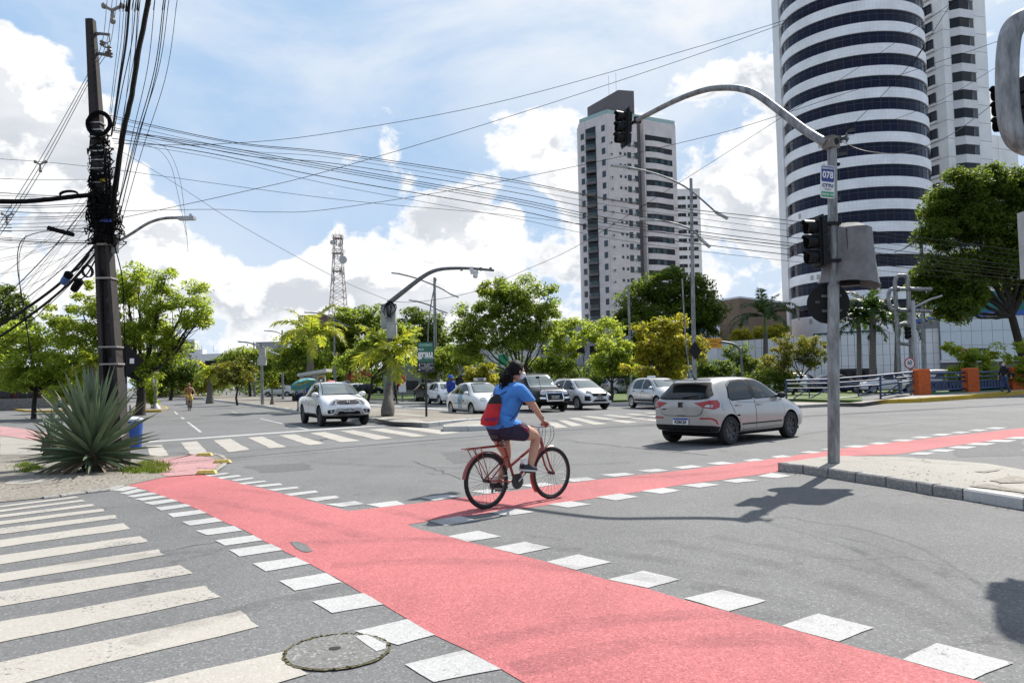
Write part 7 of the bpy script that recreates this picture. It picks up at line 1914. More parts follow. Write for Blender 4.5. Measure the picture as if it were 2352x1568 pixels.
# --- bent pipe signal farther off, right
fy = 50
fb_ = P(2068, 905, fy); fb_.z = .14
far = thing('bent_pipe_signal', 'grey bent pipe signal frame standing behind the blue rail', 'signal post', fb_)
def fp(pts, r, name='pipe'): mb = MB(); mb.tube(vcat(localise([P(x, y, fy) for x, y in pts], far), 5), r, 10); mb.build(name, STEEL, far, smooth=60)
fp([(2068, 905), (2062, 780), (2056, 660), (2056, 645), (2062, 634), (2072, 633), (2080, 634), (2085, 645), (2086, 665), (2092, 790), (2094, 905)], .13)
fp([(2140, 664), (2090, 664), (2060, 664), (2046, 665), (2041, 675), (2041, 690), (2046, 708), (2056, 712), (2090, 713), (2140, 715)], .125)
fp([(2092, 744), (2070, 744), (2062, 752), (2062, 775), (2068, 788), (2092, 791)], .11)
for x, y in ((2062, 664), (2088, 664), (2062, 712), (2088, 712)):
 p = localise([P(x, y, fy)], far)[0]; mb = MB(); mb.tube([p - Vector((.07, 0, 0)), p + Vector((.07, 0, 0))], .18, 10); mb.build('flange', STEEL_D, far)
signal('small far traffic light on the bent pipe frame behind the rail', P(2083, 764, fy - .3), R(-60), .86, None)
ss = thing('speed_sign', 'round white speed limit sign with red rim reading 60', 'sign', P(2089, 834, 48.5), R(8))
MB().lathe([(.36, 0), (.36, .02)], 32, 0, UP).build('rim', mat('sign_rim_red', (.45, .015, .02), .4), ss)
MB().lathe([(.285, .021), (.285, .027)], 32, 0, UP).build('face', SWH, ss)
text('60', .36, INK, ss, (0, -.03, .03), (R(90), 0, 0), ext=.001, bold=.008, sx=.9); text('km/h', .08, INK, ss, (0, -.03, -.17), (R(90), 0, 0), ext=.001)
mb = MB(); mb.tube([(.05, .06, -2.0), (.05, .06, .4)], .05, 8); mb.build('post', STEEL, ss)
# --- street lamps
LEDH = mat('lamp_head', (.40, .41, .42), .45, .3)
def lamp_head(root, p, d, s=1.0):
 d = Vector(d); d.z *= .6; d.normalize(); u = Vector((0, 0, 1)); w_ = d.cross(u).normalized(); u = w_.cross(d)
 M2 = Matrix((d, w_, u)).transposed()
 mb = MB(); mb.box(Vector((p)) + d * .3 * s, (.62 * s, .26 * s, .08 * s), 0, M=M2); mb.box(Vector(p) + d * .05 * s, (.2 * s, .14 * s, .11 * s), 0, M=M2)
 o = mb.build('lamp_head', LEDH, root)
 mb = MB(); mb.box(Vector(p) + d * .36 * s - u * .045 * s, (.42 * s, .2 * s, .01), 0, M=M2); mb.build('diffuser', mat('diffuser', (.5, .5, .48), .3), o)
def double_lamp(label, Y, foot, top_, arms, r=.09, group='double-armed street lamps', hs=1.0, guy=None):
 b = P(*foot, Y); b.z = 0
 t = thing('street_lamp', label, 'street lamp', b, 0, group)
 loc1 = lambda p: P(p[0], p[1], Y) - b
 mb = MB(); mb.tube([Vector((0, 0, 0)), loc1(top_)], [r * 1.15, r * .7], 10); mb.build('shaft', STEEL, t, smooth=50)
 for pts in arms:
  q = vcat([loc1(p) for p in pts], 5)
  mb = MB(); mb.tube(q, r * .45, 8); mb.build('arm', STEEL, t, smooth=50)
  lamp_head(t, q[0], q[0] - q[2], hs); lamp_head(t, q[-1], q[-1] - q[-3], hs)
 if guy:
  mb = MB(); mb.tube(vcat([loc1(p) for p in guy], 4), r * .35, 6); mb.build('cable_pipe', STEEL, t, smooth=50)
 return t
double_lamp('tall street lamp rising in front of the pale tower', 36, (1595, 900), (1587, 410), [[(1440, 384), (1490, 395), (1540, 412), (1587, 438), (1645, 488)], [(1500, 505), (1545, 512), (1590, 528), (1608, 548)]], .10, guy=[(1567, 640), (1575, 780), (1588, 880)])
double_lamp('street lamp between the green name sign and the taxi', 58, (1000, 900), (998, 637), [[(918, 629), (950, 637), (985, 650), (1015, 663), (1036, 676)], [(958, 692), (985, 700), (1010, 713)]], .13, guy=[(1002, 640), (990, 700), (983, 780), (993, 890)])
t_ = double_lamp('street lamp with a grey cabinet on the left median', 57, (603, 927), (600, 787), [[(566, 786), (585, 790), (602, 797), (622, 808)]], .11)
for x, y, w_, h_ in ((603, 811, .45, .62), (602, 830, .6, .55)):
 p = P(x, y, 56.7) - t_.location; MB().box(p, (w_, .25, h_)).build('cabinet', BOXG, t_)
double_lamp('street lamp half hidden behind the tall palm', 70, (770, 905), (768, 718), [[(715, 718), (740, 721), (768, 732), (790, 745)]], .12)
double_lamp('far street lamp left of the tall palm', 85, (650, 905), (648, 758), [[(620, 760), (634, 762), (648, 768), (660, 774)]], .12)
double_lamp('far street lamp above the small palm', 100, (585, 905), (583, 785), [[(560, 786), (572, 787), (583, 792), (594, 797)]], .12)
double_lamp('tall lamp pole before the round tower, right of the bent pipes', 56, (2124, 900), (2115, 520), [[(2074, 572), (2095, 558), (2116, 540), (2126, 534)], [(2100, 628), (2116, 614), (2135, 600)]], .15)
b = P(2107, 900, 49); b.z = .14
t = thing('street_lamp', 'square white lamp post with one raised arm near the bent pipes', 'street lamp', b)
pt_ = P(2097, 690, 49) - b; MB().tube([Vector((0, 0, 0)), pt_], .11, 4).build('shaft', LEDH, t)
q = [P(2099, 706, 49) - b, P(2140, 686, 48.6) - b]; mb = MB(); mb.tube(q, .06, 8); mb.build('arm', LEDH, t); lamp_head(t, q[1], q[1] - q[0], 1.0)
b = P(1450, 900, 64); b.z = 0
t = thing('street_lamp', 'lamp arm showing against the lower pale tower', 'street lamp', b)
pt_ = P(1443, 655, 64) - b; MB().tube([Vector((0, 0, 0)), pt_], .1, 6).build('shaft', STEEL, t)
q = vcat([P(1443, 672, 64) - b, P(1425, 684, 64) - b, P(1409, 699, 64) - b], 4); mb = MB(); mb.tube(q, .07, 6); mb.build('arm', STEEL, t); lamp_head(t, q[-1], q[-1] - q[-3], .8)
# --- camera pole with cabinets, centre left
b = G(897, 955, .13); cy_ = b.y
cp = thing('camera_pole', 'grey pole with two cabinets and a camera on its curved arm', 'pole', b)
def cl(pts): return localise([P(x, y, cy_) for x, y in pts], cp)
mb = MB(); mb.tube(cl([(897, 955), (895, 690)]), [.13, .11], 14); mb.build('shaft', STEEL, cp, smooth=50)
mb = MB(); q = vcat(cl([(896, 694), (930, 667), (965, 640), (990, 625), (1015, 618), (1050, 616), (1090, 617), (1135, 621)]), 5); mb.tube(q, [.11 - .06 * i / len(q) for i in range(len(q))], 12); mb.build('arm', STEEL_D, cp, smooth=50)
for nm, x, y, w_, h_, dy in (('cabinet', 891, 727, .62, 1.02, .22), ('cabinet', 902, 761, .40, .64, -.2)):
 p = cl([(x, y)])[0] + Vector((0, dy, 0)); mb = MB(); mb.box(p, (w_, .3, h_)); mb.box(p + Vector((0, 0, h_ / 2 + .02)), (w_ + .06, .36, .04)); o = mb.build(nm, BOXG, cp)
 mb = MB(); mb.box(p + Vector((0, -.16, 0)), (w_ - .08, .02, h_ - .1)); mb.build('door', mat('cabinet_door', (.40, .40, .385), .6), o)
mb = MB()
rd = random.Random(2)
for i in range(12):
 a_ = cl([(896 + rd.uniform(-3, 3), 692)])[0] + Vector((0, -.12, 0)); e_ = cl([(893 + rd.uniform(-8, 8), 715 + rd.uniform(0, 22))])[0] + Vector((0, -.18, 0)); m_ = (a_ + e_) / 2 + Vector((rd.uniform(-.3, .3), -.05, 0)); mb.tube(vcat([a_, m_, e_], 4), .014, 4)
mb.build('wiring', CABLE, cp)
p = cl([(1083, 618)])[0]; mb = MB(); mb.box(p, (.16, .16, .18)); mb.box(p + Vector((.12, 0, -.14)), (.34, .14, .14)); mb.sphere(p + Vector((.16, -.05, -.3)), .11, 10, 8); mb.build('camera', mat('camera_white', (.6, .6, .6), .5), cp)
for x in (1060, 1104, 1127):
 p = cl([(x, 618)])[0]; mb = MB(); mb.box(p, (.1, .14, .14)); mb.build('clamp', STEEL_D, cp)
# --- green street name sign
b = G(979.5, 958, .13); gy = b.y
gs = thing('street_name_sign', 'green and black advertising street name sign on a thin post', 'sign', b)
def gl(x, y, dy=0): return localise([P(x, y, gy)], gs)[0] + Vector((0, dy, 0))
MB().tube([Vector((0, 0, 0)), gl(978, 850)], .045, 8).build('post', mat('post_dark', (.02, .018, .016), .6), gs)
a_, z_ = gl(959, 785), gl(998, 855)
w_, h_ = z_.x - a_.x, a_.z - z_.z; cx = (a_.x + z_.x) / 2; zt = a_.z
def panel(name, z0, z1, m, y=-.07, x0=0, x1=1, t=.01): return MB().b2((a_.x + w_ * x0, y - t, zt - h_ * z1), (a_.x + w_ * x1, y, zt - h_ * z0)).build(name, m, gs)
panel('frame', 0, 1, mat('frame_black', (.015, .016, .017), .5), -.02, t=.09)
GREEN = mat('panel_green', (.025, .13, .085), .45, var=.08, sc=3)
panel('green_panel', .03, .66, GREEN, -.112, .05, .95)
panel('strip', .07, .145, mat('strip_pale', (.28, .5, .40), .5), -.124, .09, .91)
panel('divider', .825, .833, SWH, -.112, .08, .95)
fx_ = -.136
text('PENSE NO FUTURO', .085, GREEN, gs, (cx, fx_, zt - h_ * .108), (R(90), 0, 0), ext=.002, bold=.002, sx=.8)
text('FAÇA', .10, SWH, gs, (a_.x + w_ * .2, fx_ + .01, zt - h_ * .25), (R(90), 0, 0), ext=.002, bold=.002)
text('grau', .38, SWH, gs, (cx - .01, fx_ + .01, zt - h_ * .40), (R(90), 0, 0), ext=.002, bold=.014, sx=.9)
text('TÉCNICO', .09, SWH, gs, (a_.x + w_ * .70, fx_ + .01, zt - h_ * .53), (R(90), 0, 0), ext=.002, bold=.002)
for s_, y in (('Av. Gov. Agamenon', .715), ('Magalhães', .775), ('Rua Dr. Leopoldo', .87), ('Lins', .93)): text(s_, .068, SWH, gs, (a_.x + w_ * .58, fx_ + .02, zt - h_ * y), (R(90), 0, 0), ext=.002, sx=.85)
ar = MB()
for (x, y, rot) in ((.12, .745, 0), (.12, .90, 90)):
 M3 = Matrix.Rotation(R(90), 3, 'X') @ Matrix.Rotation(R(rot), 3, 'Z')
 ar.prism([(-.012, -.05), (.012, -.05), (.012, .0), (.035, .0), (0, .05), (-.035, .0), (-.012, .0)], .0, .006, 0, M3, (a_.x + w_ * x, -.116, zt - h_ * y))
ar.build('arrow', SWH, gs)
# --- yellow direction sign with black text
yb = P(1705, 890, 50); yb.z = 0
ys = thing('direction_sign', 'yellow direction board on an arm left of the dark royal palm', 'sign', yb)
def yl(x, y): return localise([P(x, y, 50)], ys)[0]
mb = MB(); mb.tube(vcat([Vector((0, 0, 0)), yl(1703, 830), yl(1697, 800), yl(1680, 789), yl(1655, 785)], 5), .08, 8); mb.build('post', STEEL_D, ys, smooth=50)
q0, q1 = yl(1608, 777), yl(1658, 799)
MB().b2((q0.x, -.03, q1.z), (q1.x, .03, q0.z)).build('board', mat('board_yellow', (.60, .26, .008), .5, var=.06), ys)
text('ÚLTIMO ACESSO', .17, INK, ys, ((q0.x + q1.x) / 2 - .1, -.035, q0.z - .22), (R(90), 0, 0), ext=.002, sx=.75); text('RETORNO BOA VISTA', .15, INK, ys, ((q0.x + q1.x) / 2 - .1, -.035, q0.z - .46), (R(90), 0, 0), ext=.002, sx=.72)
mb = MB(); mb.prism([(-.09, -.015), (.03, -.015), (.03, -.06), (.11, 0), (.03, .06), (.03, .015), (-.09, .015)], .036, .04, 0, UP, (q1.x - .16, 0, (q0.z + q1.z) / 2)); mb.build('arrow', INK, ys)
b = P(1596, 890, 40); b.z = 0
dsn = thing('diamond_sign', 'dark back of a diamond sign on the tall lamp post', 'sign', P(1596, 805, 35.7), R(10))
MB().prism([(-.32, 0), (0, -.42), (.32, 0), (0, .42)], 0, .02, 0, UP).build('plate', BLK, dsn)
# --- bus shelter, umbrellas
sb = P(720, 928, 43); sb.z = .15
sh = thing('bus_shelter', 'small bus shelter with a yellow bus panel behind the pickup', 'bus shelter', sb)
def sl_(x, y, Y=43): return localise([P(x, y, Y)], sh)[0]
p0, p1 = sl_(688, 862), sl_(754, 851)
mb = MB(); mb.add([p0 + Vector((0, -.5, -.06)), p1 + Vector((0, -.5, -.06)), p1 + Vector((0, .9, -.06)), p0 + Vector((0, .9, -.06)), p0 + Vector((0, -.5, .1)), p1 + Vector((0, -.5, .1)), p1 + Vector((0, .9, .1)), p0 + Vector((0, .9, .1))], [(3, 2, 1, 0), (4, 5, 6, 7), (0, 1, 5, 4), (1, 2, 6, 5), (2, 3, 7, 6), (3, 0, 4, 7)]); mb.build('roof', BOXG, sh)
for x in (691, 721): q = sl_(x, 858); MB().b2((q.x - .1, .1, 0), (q.x + .1, .3, q.z)).build('post', BOXG, sh)
q0, q1 = sl_(729, 861), sl_(748, 893)
MB().b2((q0.x, -.06, q1.z - .3), (q1.x, .06, q0.z)).build('panel_frame', BOXG, sh)
MB().b2((q0.x + .07, -.08, q0.z - .52), (q1.x - .07, -.062, q0.z - .07)).build('panel_yellow', mat('bus_yellow', (.50, .28, .02), .5), sh)
MB().b2((q0.x + .07, -.08, q1.z - .2), (q1.x - .07, -.062, q0.z - .525)).build('panel_navy', mat('bus_navy', (.03, .03, .08), .5), sh)
c_ = (q0 + q1) / 2; mb = MB(); mb.lathe([(.16, 0), (.16, .012)], 18, 0, UP, (c_.x, -.081, q0.z - .30)); o = mb.build('bus_symbol', INK, sh)
MB().b2((c_.x - .07, -.102, q0.z - .36), (c_.x + .07, -.095, q0.z - .23)).build('bus_front', SWH, o)
def umbrella(label, px, py, Y, r, cols, tilt, pole_h=1.9, group=None):
 c_ = P(px, py, Y); t = thing('parasol', label, 'umbrella', c_)
 n = 8; segs = 5
 for k in range(n):
  mb = MB(); vs, fs = [], []
  for i in range(segs + 1):
   f = i / segs; rr = r * math.sin(f * 1.25) / math.sin(1.25); z = r * .42 * (math.cos(f * 1.25) - math.cos(1.25)) / (1 - math.cos(1.25))
   for j in (0, 1): a = 2 * math.pi * (k + j) / n; vs.append((rr * math.cos(a), rr * math.sin(a), z))
  for i in range(segs): fs.append((2 * i, 2 * i + 1, 2 * i + 3, 2 * i + 2))
  mb.add(vs, fs); mb.m = [(i + (0 if len(cols) > 2 else k)) % len(cols) for i in range(segs)]
  o = mb.build('canopy_panel', cols, t); o.rotation_euler = tilt
 M3 = Matrix.Rotation(tilt[1], 3, 'Y') @ Matrix.Rotation(tilt[0], 3, 'X')
 MB().tube([M3 @ Vector((0, 0, -pole_h)), M3 @ Vector((0, 0, r * .5))], .018, 6).build('pole', STEEL, t)
umbrella('striped blue and green parasol beside the bus shelter', 697, 884, 41.5, .72, [mat('u_green', (.06, .30, .20), .7), mat('u_blue', (.02, .10, .38), .7), mat('u_lime', (.30, .42, .08), .7), mat('u_sky', (.08, .26, .5), .7)], (R(-12), R(-20), 0))
umbrella('pink parasol tilted behind the white pickup roof', 768, 884, 44, .50, [mat('u_pink', (.50, .12, .14), .7), mat('u_pink2', (.44, .10, .12), .7)], (R(5), R(25), 0))
for nm, lb, x0, y0, x1, y1, Y, m in (('billboard', 'red and white advertising board behind the bottle palm', 915, 860, 932, 900, 62, None), ('billboard', 'white board with a small green panel left of the black car', 1132, 812, 1200, 842, 86, None)):
 a_, z_ = P(x0, y0, Y), P(x1, y1, Y)
 t = thing(nm, lb, 'billboard', (a_.x, Y, 0)); w_ = z_.x - a_.x; MB().b2((0, 0, z_.z), (w_, .1, a_.z)).build('board', SWH, t); MB().tube([(w_ / 2, .05, 0), (w_ / 2, .05, z_.z)], .08, 6).build('post', STEEL, t)
 if Y == 62: MB().add([(0, -.01, a_.z), (w_, -.01, a_.z), (w_, -.01, (a_.z * .6 + z_.z * .4)), (0, -.01, (a_.z * .3 + z_.z * .7))], [(0, 1, 2, 3)]).build('red_field', mat('bill_red', (.5, .06, .05), .5), t)
 else: MB().b2((.6, -.03, z_.z + .25), (1.7, -.005, a_.z - .12)).build('green_field', SGR, t)
# --- left: camera post with cabinet, diamond sign back, far signal, blue bin
b = G(358, 938, .15); ly = b.y
lp = thing('camera_post', 'slim camera post with a white cabinet on the yellow-kerbed corner', 'pole', b)
def ll(x, y): return localise([P(x, y, ly)], lp)[0]
mb = MB(); mb.tube([Vector((0, 0, 0)), ll(353, 706)], [.10, .075], 10); mb.tube([Vector((0, 0, 0)), Vector((0, 0, .35))], [.34, .1], 10); mb.build('shaft', STEEL, lp, smooth=50)
mb = MB(); mb.sphere(ll(353, 702), .16, 10, 8); mb.build('camera', SWH, lp, smooth=60)
q = ll(344.5, 790); MB().box(q, (.42, .22, .68)).build('cabinet', BOXG, lp)
q = ll(355, 876); MB().box(q + Vector((0, -.1, 0)), (.14, .05, .6)).build('notice', SWH, lp)
mb = MB(); mb.lathe([(.24, 0), (.24, .03)], 20, 0, UP, ll(362, 836) + Vector((0, .15, 0))); mb.build('sign_back', BLK, lp)
mb = MB(); mb.sphere(ll(353.5, 727), .14, 8, 6); mb.build('junction', BLK, lp)
dg_ = P(289, 828, 20); ds2 = thing('diamond_sign', 'black back of a diamond road sign beside the utility pole', 'sign', dg_, R(25))
MB().prism([(-.42, .0), (0, -.44), (.42, 0), (0, .44)], 0, .015, 0, UP).build('plate', BLK, ds2); MB().box((.14, -.02, -.01), (.1, .006, .13)).build('sticker', SWH, ds2)
mb = MB(); mb.tube([(0, .05, -dg_.z), (0, .05, .3)], .035, 8); mb.build('post', STEEL_D, ds2)
fb2 = P(438, 908, 92); fb2.z = 0
fs_ = thing('signal_gantry', 'far curved signal arm with a black signal board over the avenue', 'signal post', fb2)
q = [P(x, y, 92) - fb2 for x, y in ((438, 905), (438, 850), (445, 840), (470, 833), (495, 834))]
mb = MB(); mb.tube(vcat(q, 5), .09, 8); mb.build('shaft', STEEL, fs_); p = P(484, 834, 91.7) - fb2; MB().box(p, (1.25, .2, .62)).build('signal_board', BLK, fs_)
bn = P(306, 1000, 20.5); bn.z = 0
bin_ = thing('waste_bin', 'blue waste bin half hidden behind the agave', 'bin', bn)
MB().lathe([(.20, 0), (.235, .68), (.22, .69)], 20).build('barrel', mat('bin_blue', (.02, .08, .34), .5, var=.15), bin_, smooth=50); MB().lathe([(.245, .69), (.245, .74), (.16, .78), (.01, .80)], 20).build('lid', mat('bin_lid', (.5, .54, .6), .5), bin_, smooth=50)
# ------------------------------------------------------------------ utility pole and cables, left
UY = 16.5
ub = G(269, 1040, .012); ub = P(269, 1000, UY); ub.z = 0
up = thing('utility_pole', 'dark weathered concrete utility pole wrapped in cables behind the agave', 'pole', ub)
def ul(x, y, dy=0.0): return P(x, y, UY + dy) - ub
ut = ul(208, 46)
def I_sec(w, d, fl, web):
 a, b, f, q = w / 2, d / 2, fl, web / 2
 return [(-a, -b), (-a + f, -b), (-a + f * 1.25, -q), (a - f * 1.25, -q), (a - f, -b), (a, -b), (a, b), (a - f, b), (a - f * 1.25, q), (-a + f * 1.25, q), (-a + f, b), (-a, b)]
mb = MB(); n = 14; vs, fs = [], []
for i in range(n + 1):
 f = i / n; c_ = ut * f
 for x, y in I_sec(.43 - .27 * f, .34 - .2 * f, (.43 - .27 * f) * .22, .10 - .04 * f + (.34 - .2 * f) * (.75 if f > .62 else 0)): vs.append((c_.x + x, c_.y + y, c_.z))
for i in range(n):
 for j in range(12): fs.append((i * 12 + j, i * 12 + (j + 1) % 12, (i + 1) * 12 + (j + 1) % 12, (i + 1) * 12 + j))
fs.append(tuple(n * 12 + j for j in range(12))); mb.add(vs, fs); mb.build('shaft', POLEC, up)
mb = MB()
for y, r in ((690, .06), (738, .05), (829, .085)):
 px = 208 + (y - 46) * 60 / 954; mb.lathe([(r, 0), (r, .012)], 16, 0, UP, ul(px, y, -.066 if y > 700 else -.062))
mb.build('web_hole_shade', INK, up)  # dark discs painted in for the shade inside the web holes; none is cut
hm = MB()
for k in range(13):
 y = 75 + k * 15; mb2 = hm.box(ul(208 + (y - 46) * .063 - 1, y, -.085), (.035, .05, .03))
hm.build('bolt_hole_shade', INK, up)  # dark blocks put in for the shade down the bolt holes
mb = MB()
for y, w_ in ((563, .31), (640, .33), (797, .39), (836, .40)):
 px = 208 + (y - 46) * 60 / 954; mb.box(ul(px, y), (w_, .30, .035))
mb.build('strap', mat('strap_grey', (.32, .30, .28), .6, var=.2), up)
mb = MB(); mb.box(ul(238, 414, -.14), (.16, .01, .08)); mb.build('tag_yellow', mat('tag_yellow', (.6, .42, .03), .5), up)
mb = MB(); mb.box(ul(243, 507, -.22), (.25, .03, .06)); mb.build('tag_blue', mat('tag_blue', (.01, .03, .2), .5), up)
rd = random.Random(9)
for k in range(9):
 y = 285 + k * 17 + rd.uniform(-3, 3); px = 208 + (y - 46) * 60 / 954
 mb = MB(); mb.box(ul(px, y), (.27, .24, .022)); mb.build('strap', mat('strap_light', (.45, .45, .45), .4, .4), up)
mb = MB(); mb.tube([ul(212, 76), ul(252, 80)], .03, 6); mb.tube(vcat([ul(214, 88), ul(224, 80), ul(240, 79)], 4), .022, 5); mb.tube([ul(216, 122), ul(258, 128)], .035, 6)
for y in (72, 90, 118): mb.tube([ul(200, y), ul(212, y + 1)], .012, 4)
mb.build('cross_arm', STEEL_D, up)
mb = MB()
for x, y in ((234, 99), (251, 112), (254, 126), (246, 124), (205, 168), (208, 180)): mb.lathe([(.03, -.06), (.05, -.03), (.03, 0), (.05, .03), (.02, .06)], 8, 0, None, ul(x, y))
mb.tube(vcat([ul(250, 82), ul(252, 95), ul(247, 100), ul(254, 126)], 4), .012, 4); mb.tube(vcat([ul(234, 99), ul(242, 98), ul(238, 107), ul(249, 110)], 4), .018, 4); mb.build('insulator', mat('insulator', (.12, .11, .10), .4), up)
mb = MB()
for k in range(16):
 r = .235 + rd.uniform(-.035, .035); c_ = ul(227, 284, -.14 + rd.uniform(-.05, .05))
 mb.tube([c_ + Vector((r * math.cos(a * .2618), rd.uniform(-.012, .012), r * 1.0 * math.sin(a * .2618))) for a in range(24)], .016, 5, closed=True)
mb.build('cable_coil', CABLE, up)
mb = MB()
for k in range(190):
 y = rd.triangular(300, 572, 520); px = 208 + (y - 46) * 60 / 954 + 3; wd = .20 + .12 * max(0, (y - 380) / 190)
 c_ = ul(px, y); a0 = rd.uniform(0, 6.28); pts = []
 for i in range(5):
  a = a0 + i * rd.uniform(.3, .8); r = wd * rd.uniform(.75, 1.35); pts.append(c_ + Vector((r * math.cos(a), r * .85 * math.sin(a), rd.uniform(-.14, .14))))
 mb.tube(vcat(pts, 3), rd.choice((.006, .008, .011, .016)), 4)
for k in range(70):
 y = rd.uniform(400, 570); px = 208 + (y - 46) * 60 / 954; c_ = ul(px, y); a = rd.uniform(0, 6.28)
 mb.box(c_ + Vector((.22 * math.cos(a), .2 * math.sin(a), 0)), (rd.uniform(.04, .12), rd.uniform(.04, .09), rd.uniform(.03, .10)), 0, a)
for k in range(26):
 y0 = rd.uniform(300, 420); pts = []
 for i in range(6):
  y = y0 + (560 - y0) * i / 5; px = 214 + (y - 46) * 60 / 954 + rd.uniform(-3, 3) + (15 if k % 2 else 6); pts.append(ul(px, y, -.16 + rd.uniform(-.06, .06)))
 mb.tube(vcat(pts, 3), rd.choice((.008, .011)), 4)
stuff(mb.build('cable_tangle', CABLE, up))
for k, (x, ys_) in enumerate((((236, 300), (262, 560)), ((300, 560), (280, 860)))):
 pass
mb = MB(); mb.tube(vcat([ul(262, 560, -.1), ul(281, 640, -.1), ul(286, 760, -.1), ul(290, 880, -.1)], 5), .012, 5); mb.tube(vcat([ul(236, 620, -.1), ul(238, 740, -.1), ul(240, 800, -.1)], 4), .01, 5); mb.tube([ul(241, 805, -.12), ul(246, 940, -.12)], .03, 8); mb.build('down_cable', CABLE, up)
q = vcat([ul(268, 556), ul(300, 538), ul(340, 513), ul(375, 502), ul(412, 500)], 6)
mb = MB(); mb.tube(q, .032, 8); mb.box(ul(264, 560), (.12, .1, .4)); mb.build('lamp_arm', STEEL, up, smooth=50)
ho = MB(); ho.box(ul(429, 501.5), (.34, .16, .07)); ho.lathe([(.03, 0), (.03, .06)], 8, 0, None, ul(438, 498)); ho.build('lamp_head', LEDH, up)
SPG = mat('spacer_grey', (.2, .19, .17), .6)
GC = 'cables strung from the utility pole to the right'
LEFTC = 'cables leaving the utility pole to the left'
OVER = 'cables running overhead towards the camera'
ORD = 'first second third fourth fifth sixth seventh eighth ninth tenth eleventh twelfth thirteenth fourteenth fifteenth'.split()
CNT = {}
SUF = {GC: 'from the top', LEFTC: 'from the top', OVER: 'from the left', 'slanting cable strands at lower left': 'from the inside', 'thin wires fanning to the lower left': 'from the top', 'bare power wires at the pole top': 'from the left'}
def cable(label, pts, r=.011, group=GC, m=CABLE, name='overhead_cable', k=7, wig=0.0):
 w = [P(x, y, Y) for x, y, Y in pts]
 out = lambda p: p[0] < -15 or p[0] > 2345 or p[1] < -10     # spans go on past the picture's edge
 if out(pts[0]): w.insert(0, w[0] + (w[0] - w[1]).normalized() * 12)
 if out(pts[-1]): w.append(w[-1] + (w[-1] - w[-2]).normalized() * 12)
 o0 = w[0]
 mb = MB(); q = vcat([p - o0 for p in w], k)
 if wig: q = [p + Vector((rd.uniform(-wig, wig), rd.uniform(-wig, wig), rd.uniform(-wig, wig))) for p in q]
 n = len(q); rr = [r * (.68 if r < .03 else .9) * max(.35, (o0.y + p.y) / 16.5) for p in q]
 mb.tube(q, rr, 5); o = mb.build(name, m, None, loc=o0, smooth=60)
 if group in SUF and group:
  i = CNT.get(group, 0); CNT[group] = i + 1; label = label + ', ' + ORD[i] + ' ' + SUF[group]
 return tag(o, label, 'cable', group)
LB = 'dark cable sagging right from the utility pole'
for pts, r in [(((245, 264), (540, 327), (784, 353), (1176, 413), (1460, 467), (1800, 505), (2352, 577)), .012), (((250, 270), (540, 330), (784, 357), (1176, 418), (1500, 476), (1860, 522), (2352, 588)), .009), (((252, 280), (560, 345), (784, 365), (1176, 430), (1568, 497), (2352, 600)), .007),
               (((254, 292), (560, 357), (784, 378), (1176, 441), (1568, 512), (2352, 612)), .011), (((256, 298), (470, 330), (784, 386), (1176, 455), (1568, 527), (2352, 622)), .012), (((256, 300), (470, 334), (784, 391), (1176, 460), (1568, 534), (2352, 630)), .010),
               (((257, 303), (480, 342), (784, 396), (1176, 466), (1568, 541), (2352, 636)), .010), (((257, 318), (480, 352), (784, 414), (1176, 481), (1568, 556), (2352, 644)), .013), (((258, 324), (520, 368), (784, 429), (1176, 500), (1568, 572), (2352, 655)), .007),
               (((0, 365), (232, 386), (784, 459), (1176, 495), (1568, 540), (2352, 610)), .007)]:
 n = len(pts); Ys = [16.4, 18, 20, 24, 28, 33, 40] if n == 7 else [16.4, 18, 20, 25, 30, 40]
 cable(LB, [(x, y, Y) for (x, y), Y in zip(pts, Ys)], r)
cable('upper of two thin cables rising to the round tower', [(262, 330, 16.4), (500, 331, 18), (784, 302, 21), (1176, 227, 28), (1568, 118, 36), (1830, 38, 42), (2050, -40, 46)], .009, None)
cable('lower of two thin cables rising to the round tower', [(268, 503, 16.4), (560, 440, 18), (784, 384, 21), (1176, 266, 28), (1568, 137, 36), (1800, 54, 42), (2000, -25, 46)], .009, None)
cable('thin cable dipping low then rising right past the pale tower', [(266, 485, 16.4), (500, 481, 18), (620, 487, 20), (784, 477, 22), (1176, 412, 26), (1568, 327, 30), (1790, 265, 33), (2290, 96, 40), (2400, 50, 42)], .008, None)
cable('thin cable running down from the pole to the camera pole', [(262, 338, 16.4), (400, 420, 20), (560, 522, 25), (780, 642, 32), (893, 690, 35.5)], .006, None)
cable('cable rising from the camera pole past the pale tower to the top right', [(896, 692, 35.6), (960, 693, 34), (1080, 672, 32), (1200, 623, 30), (1335, 560, 28), (1568, 415, 25), (1795, 270, 23), (2010, 130, 21), (2210, -10, 20)], .007, None)
cable('pair of cables climbing from the signal pole joint to the top edge', [(1926, 318, PY), (2040, 205, 12), (2120, 110, 11.6), (2200, -15, 11)], .009, None); cable('thin straight cable from the signal pole joint to the upper right', [(1928, 320, PY), (2130, 245, 11), (2290, 154, 9)], .007, None)
cable('slack grey cable sagging right from the signal pole joint', [(1930, 322, PY), (1965, 340, PY), (2010, 350, 12), (2080, 350, 11.5), (2180, 312, 10.5), (2290, 232, 9)], .011, None, BARE)
cable('thick black bundle of cables coming down from the top edge to the pole', [(352, -60, 6.5), (341, 0, 7.2), (318, 120, 9.2), (300, 230, 11.8), (284, 300, 13.6), (268, 400, 15.4), (256, 500, 16.3)], .062, None, name='cable_bundle', wig=.004)
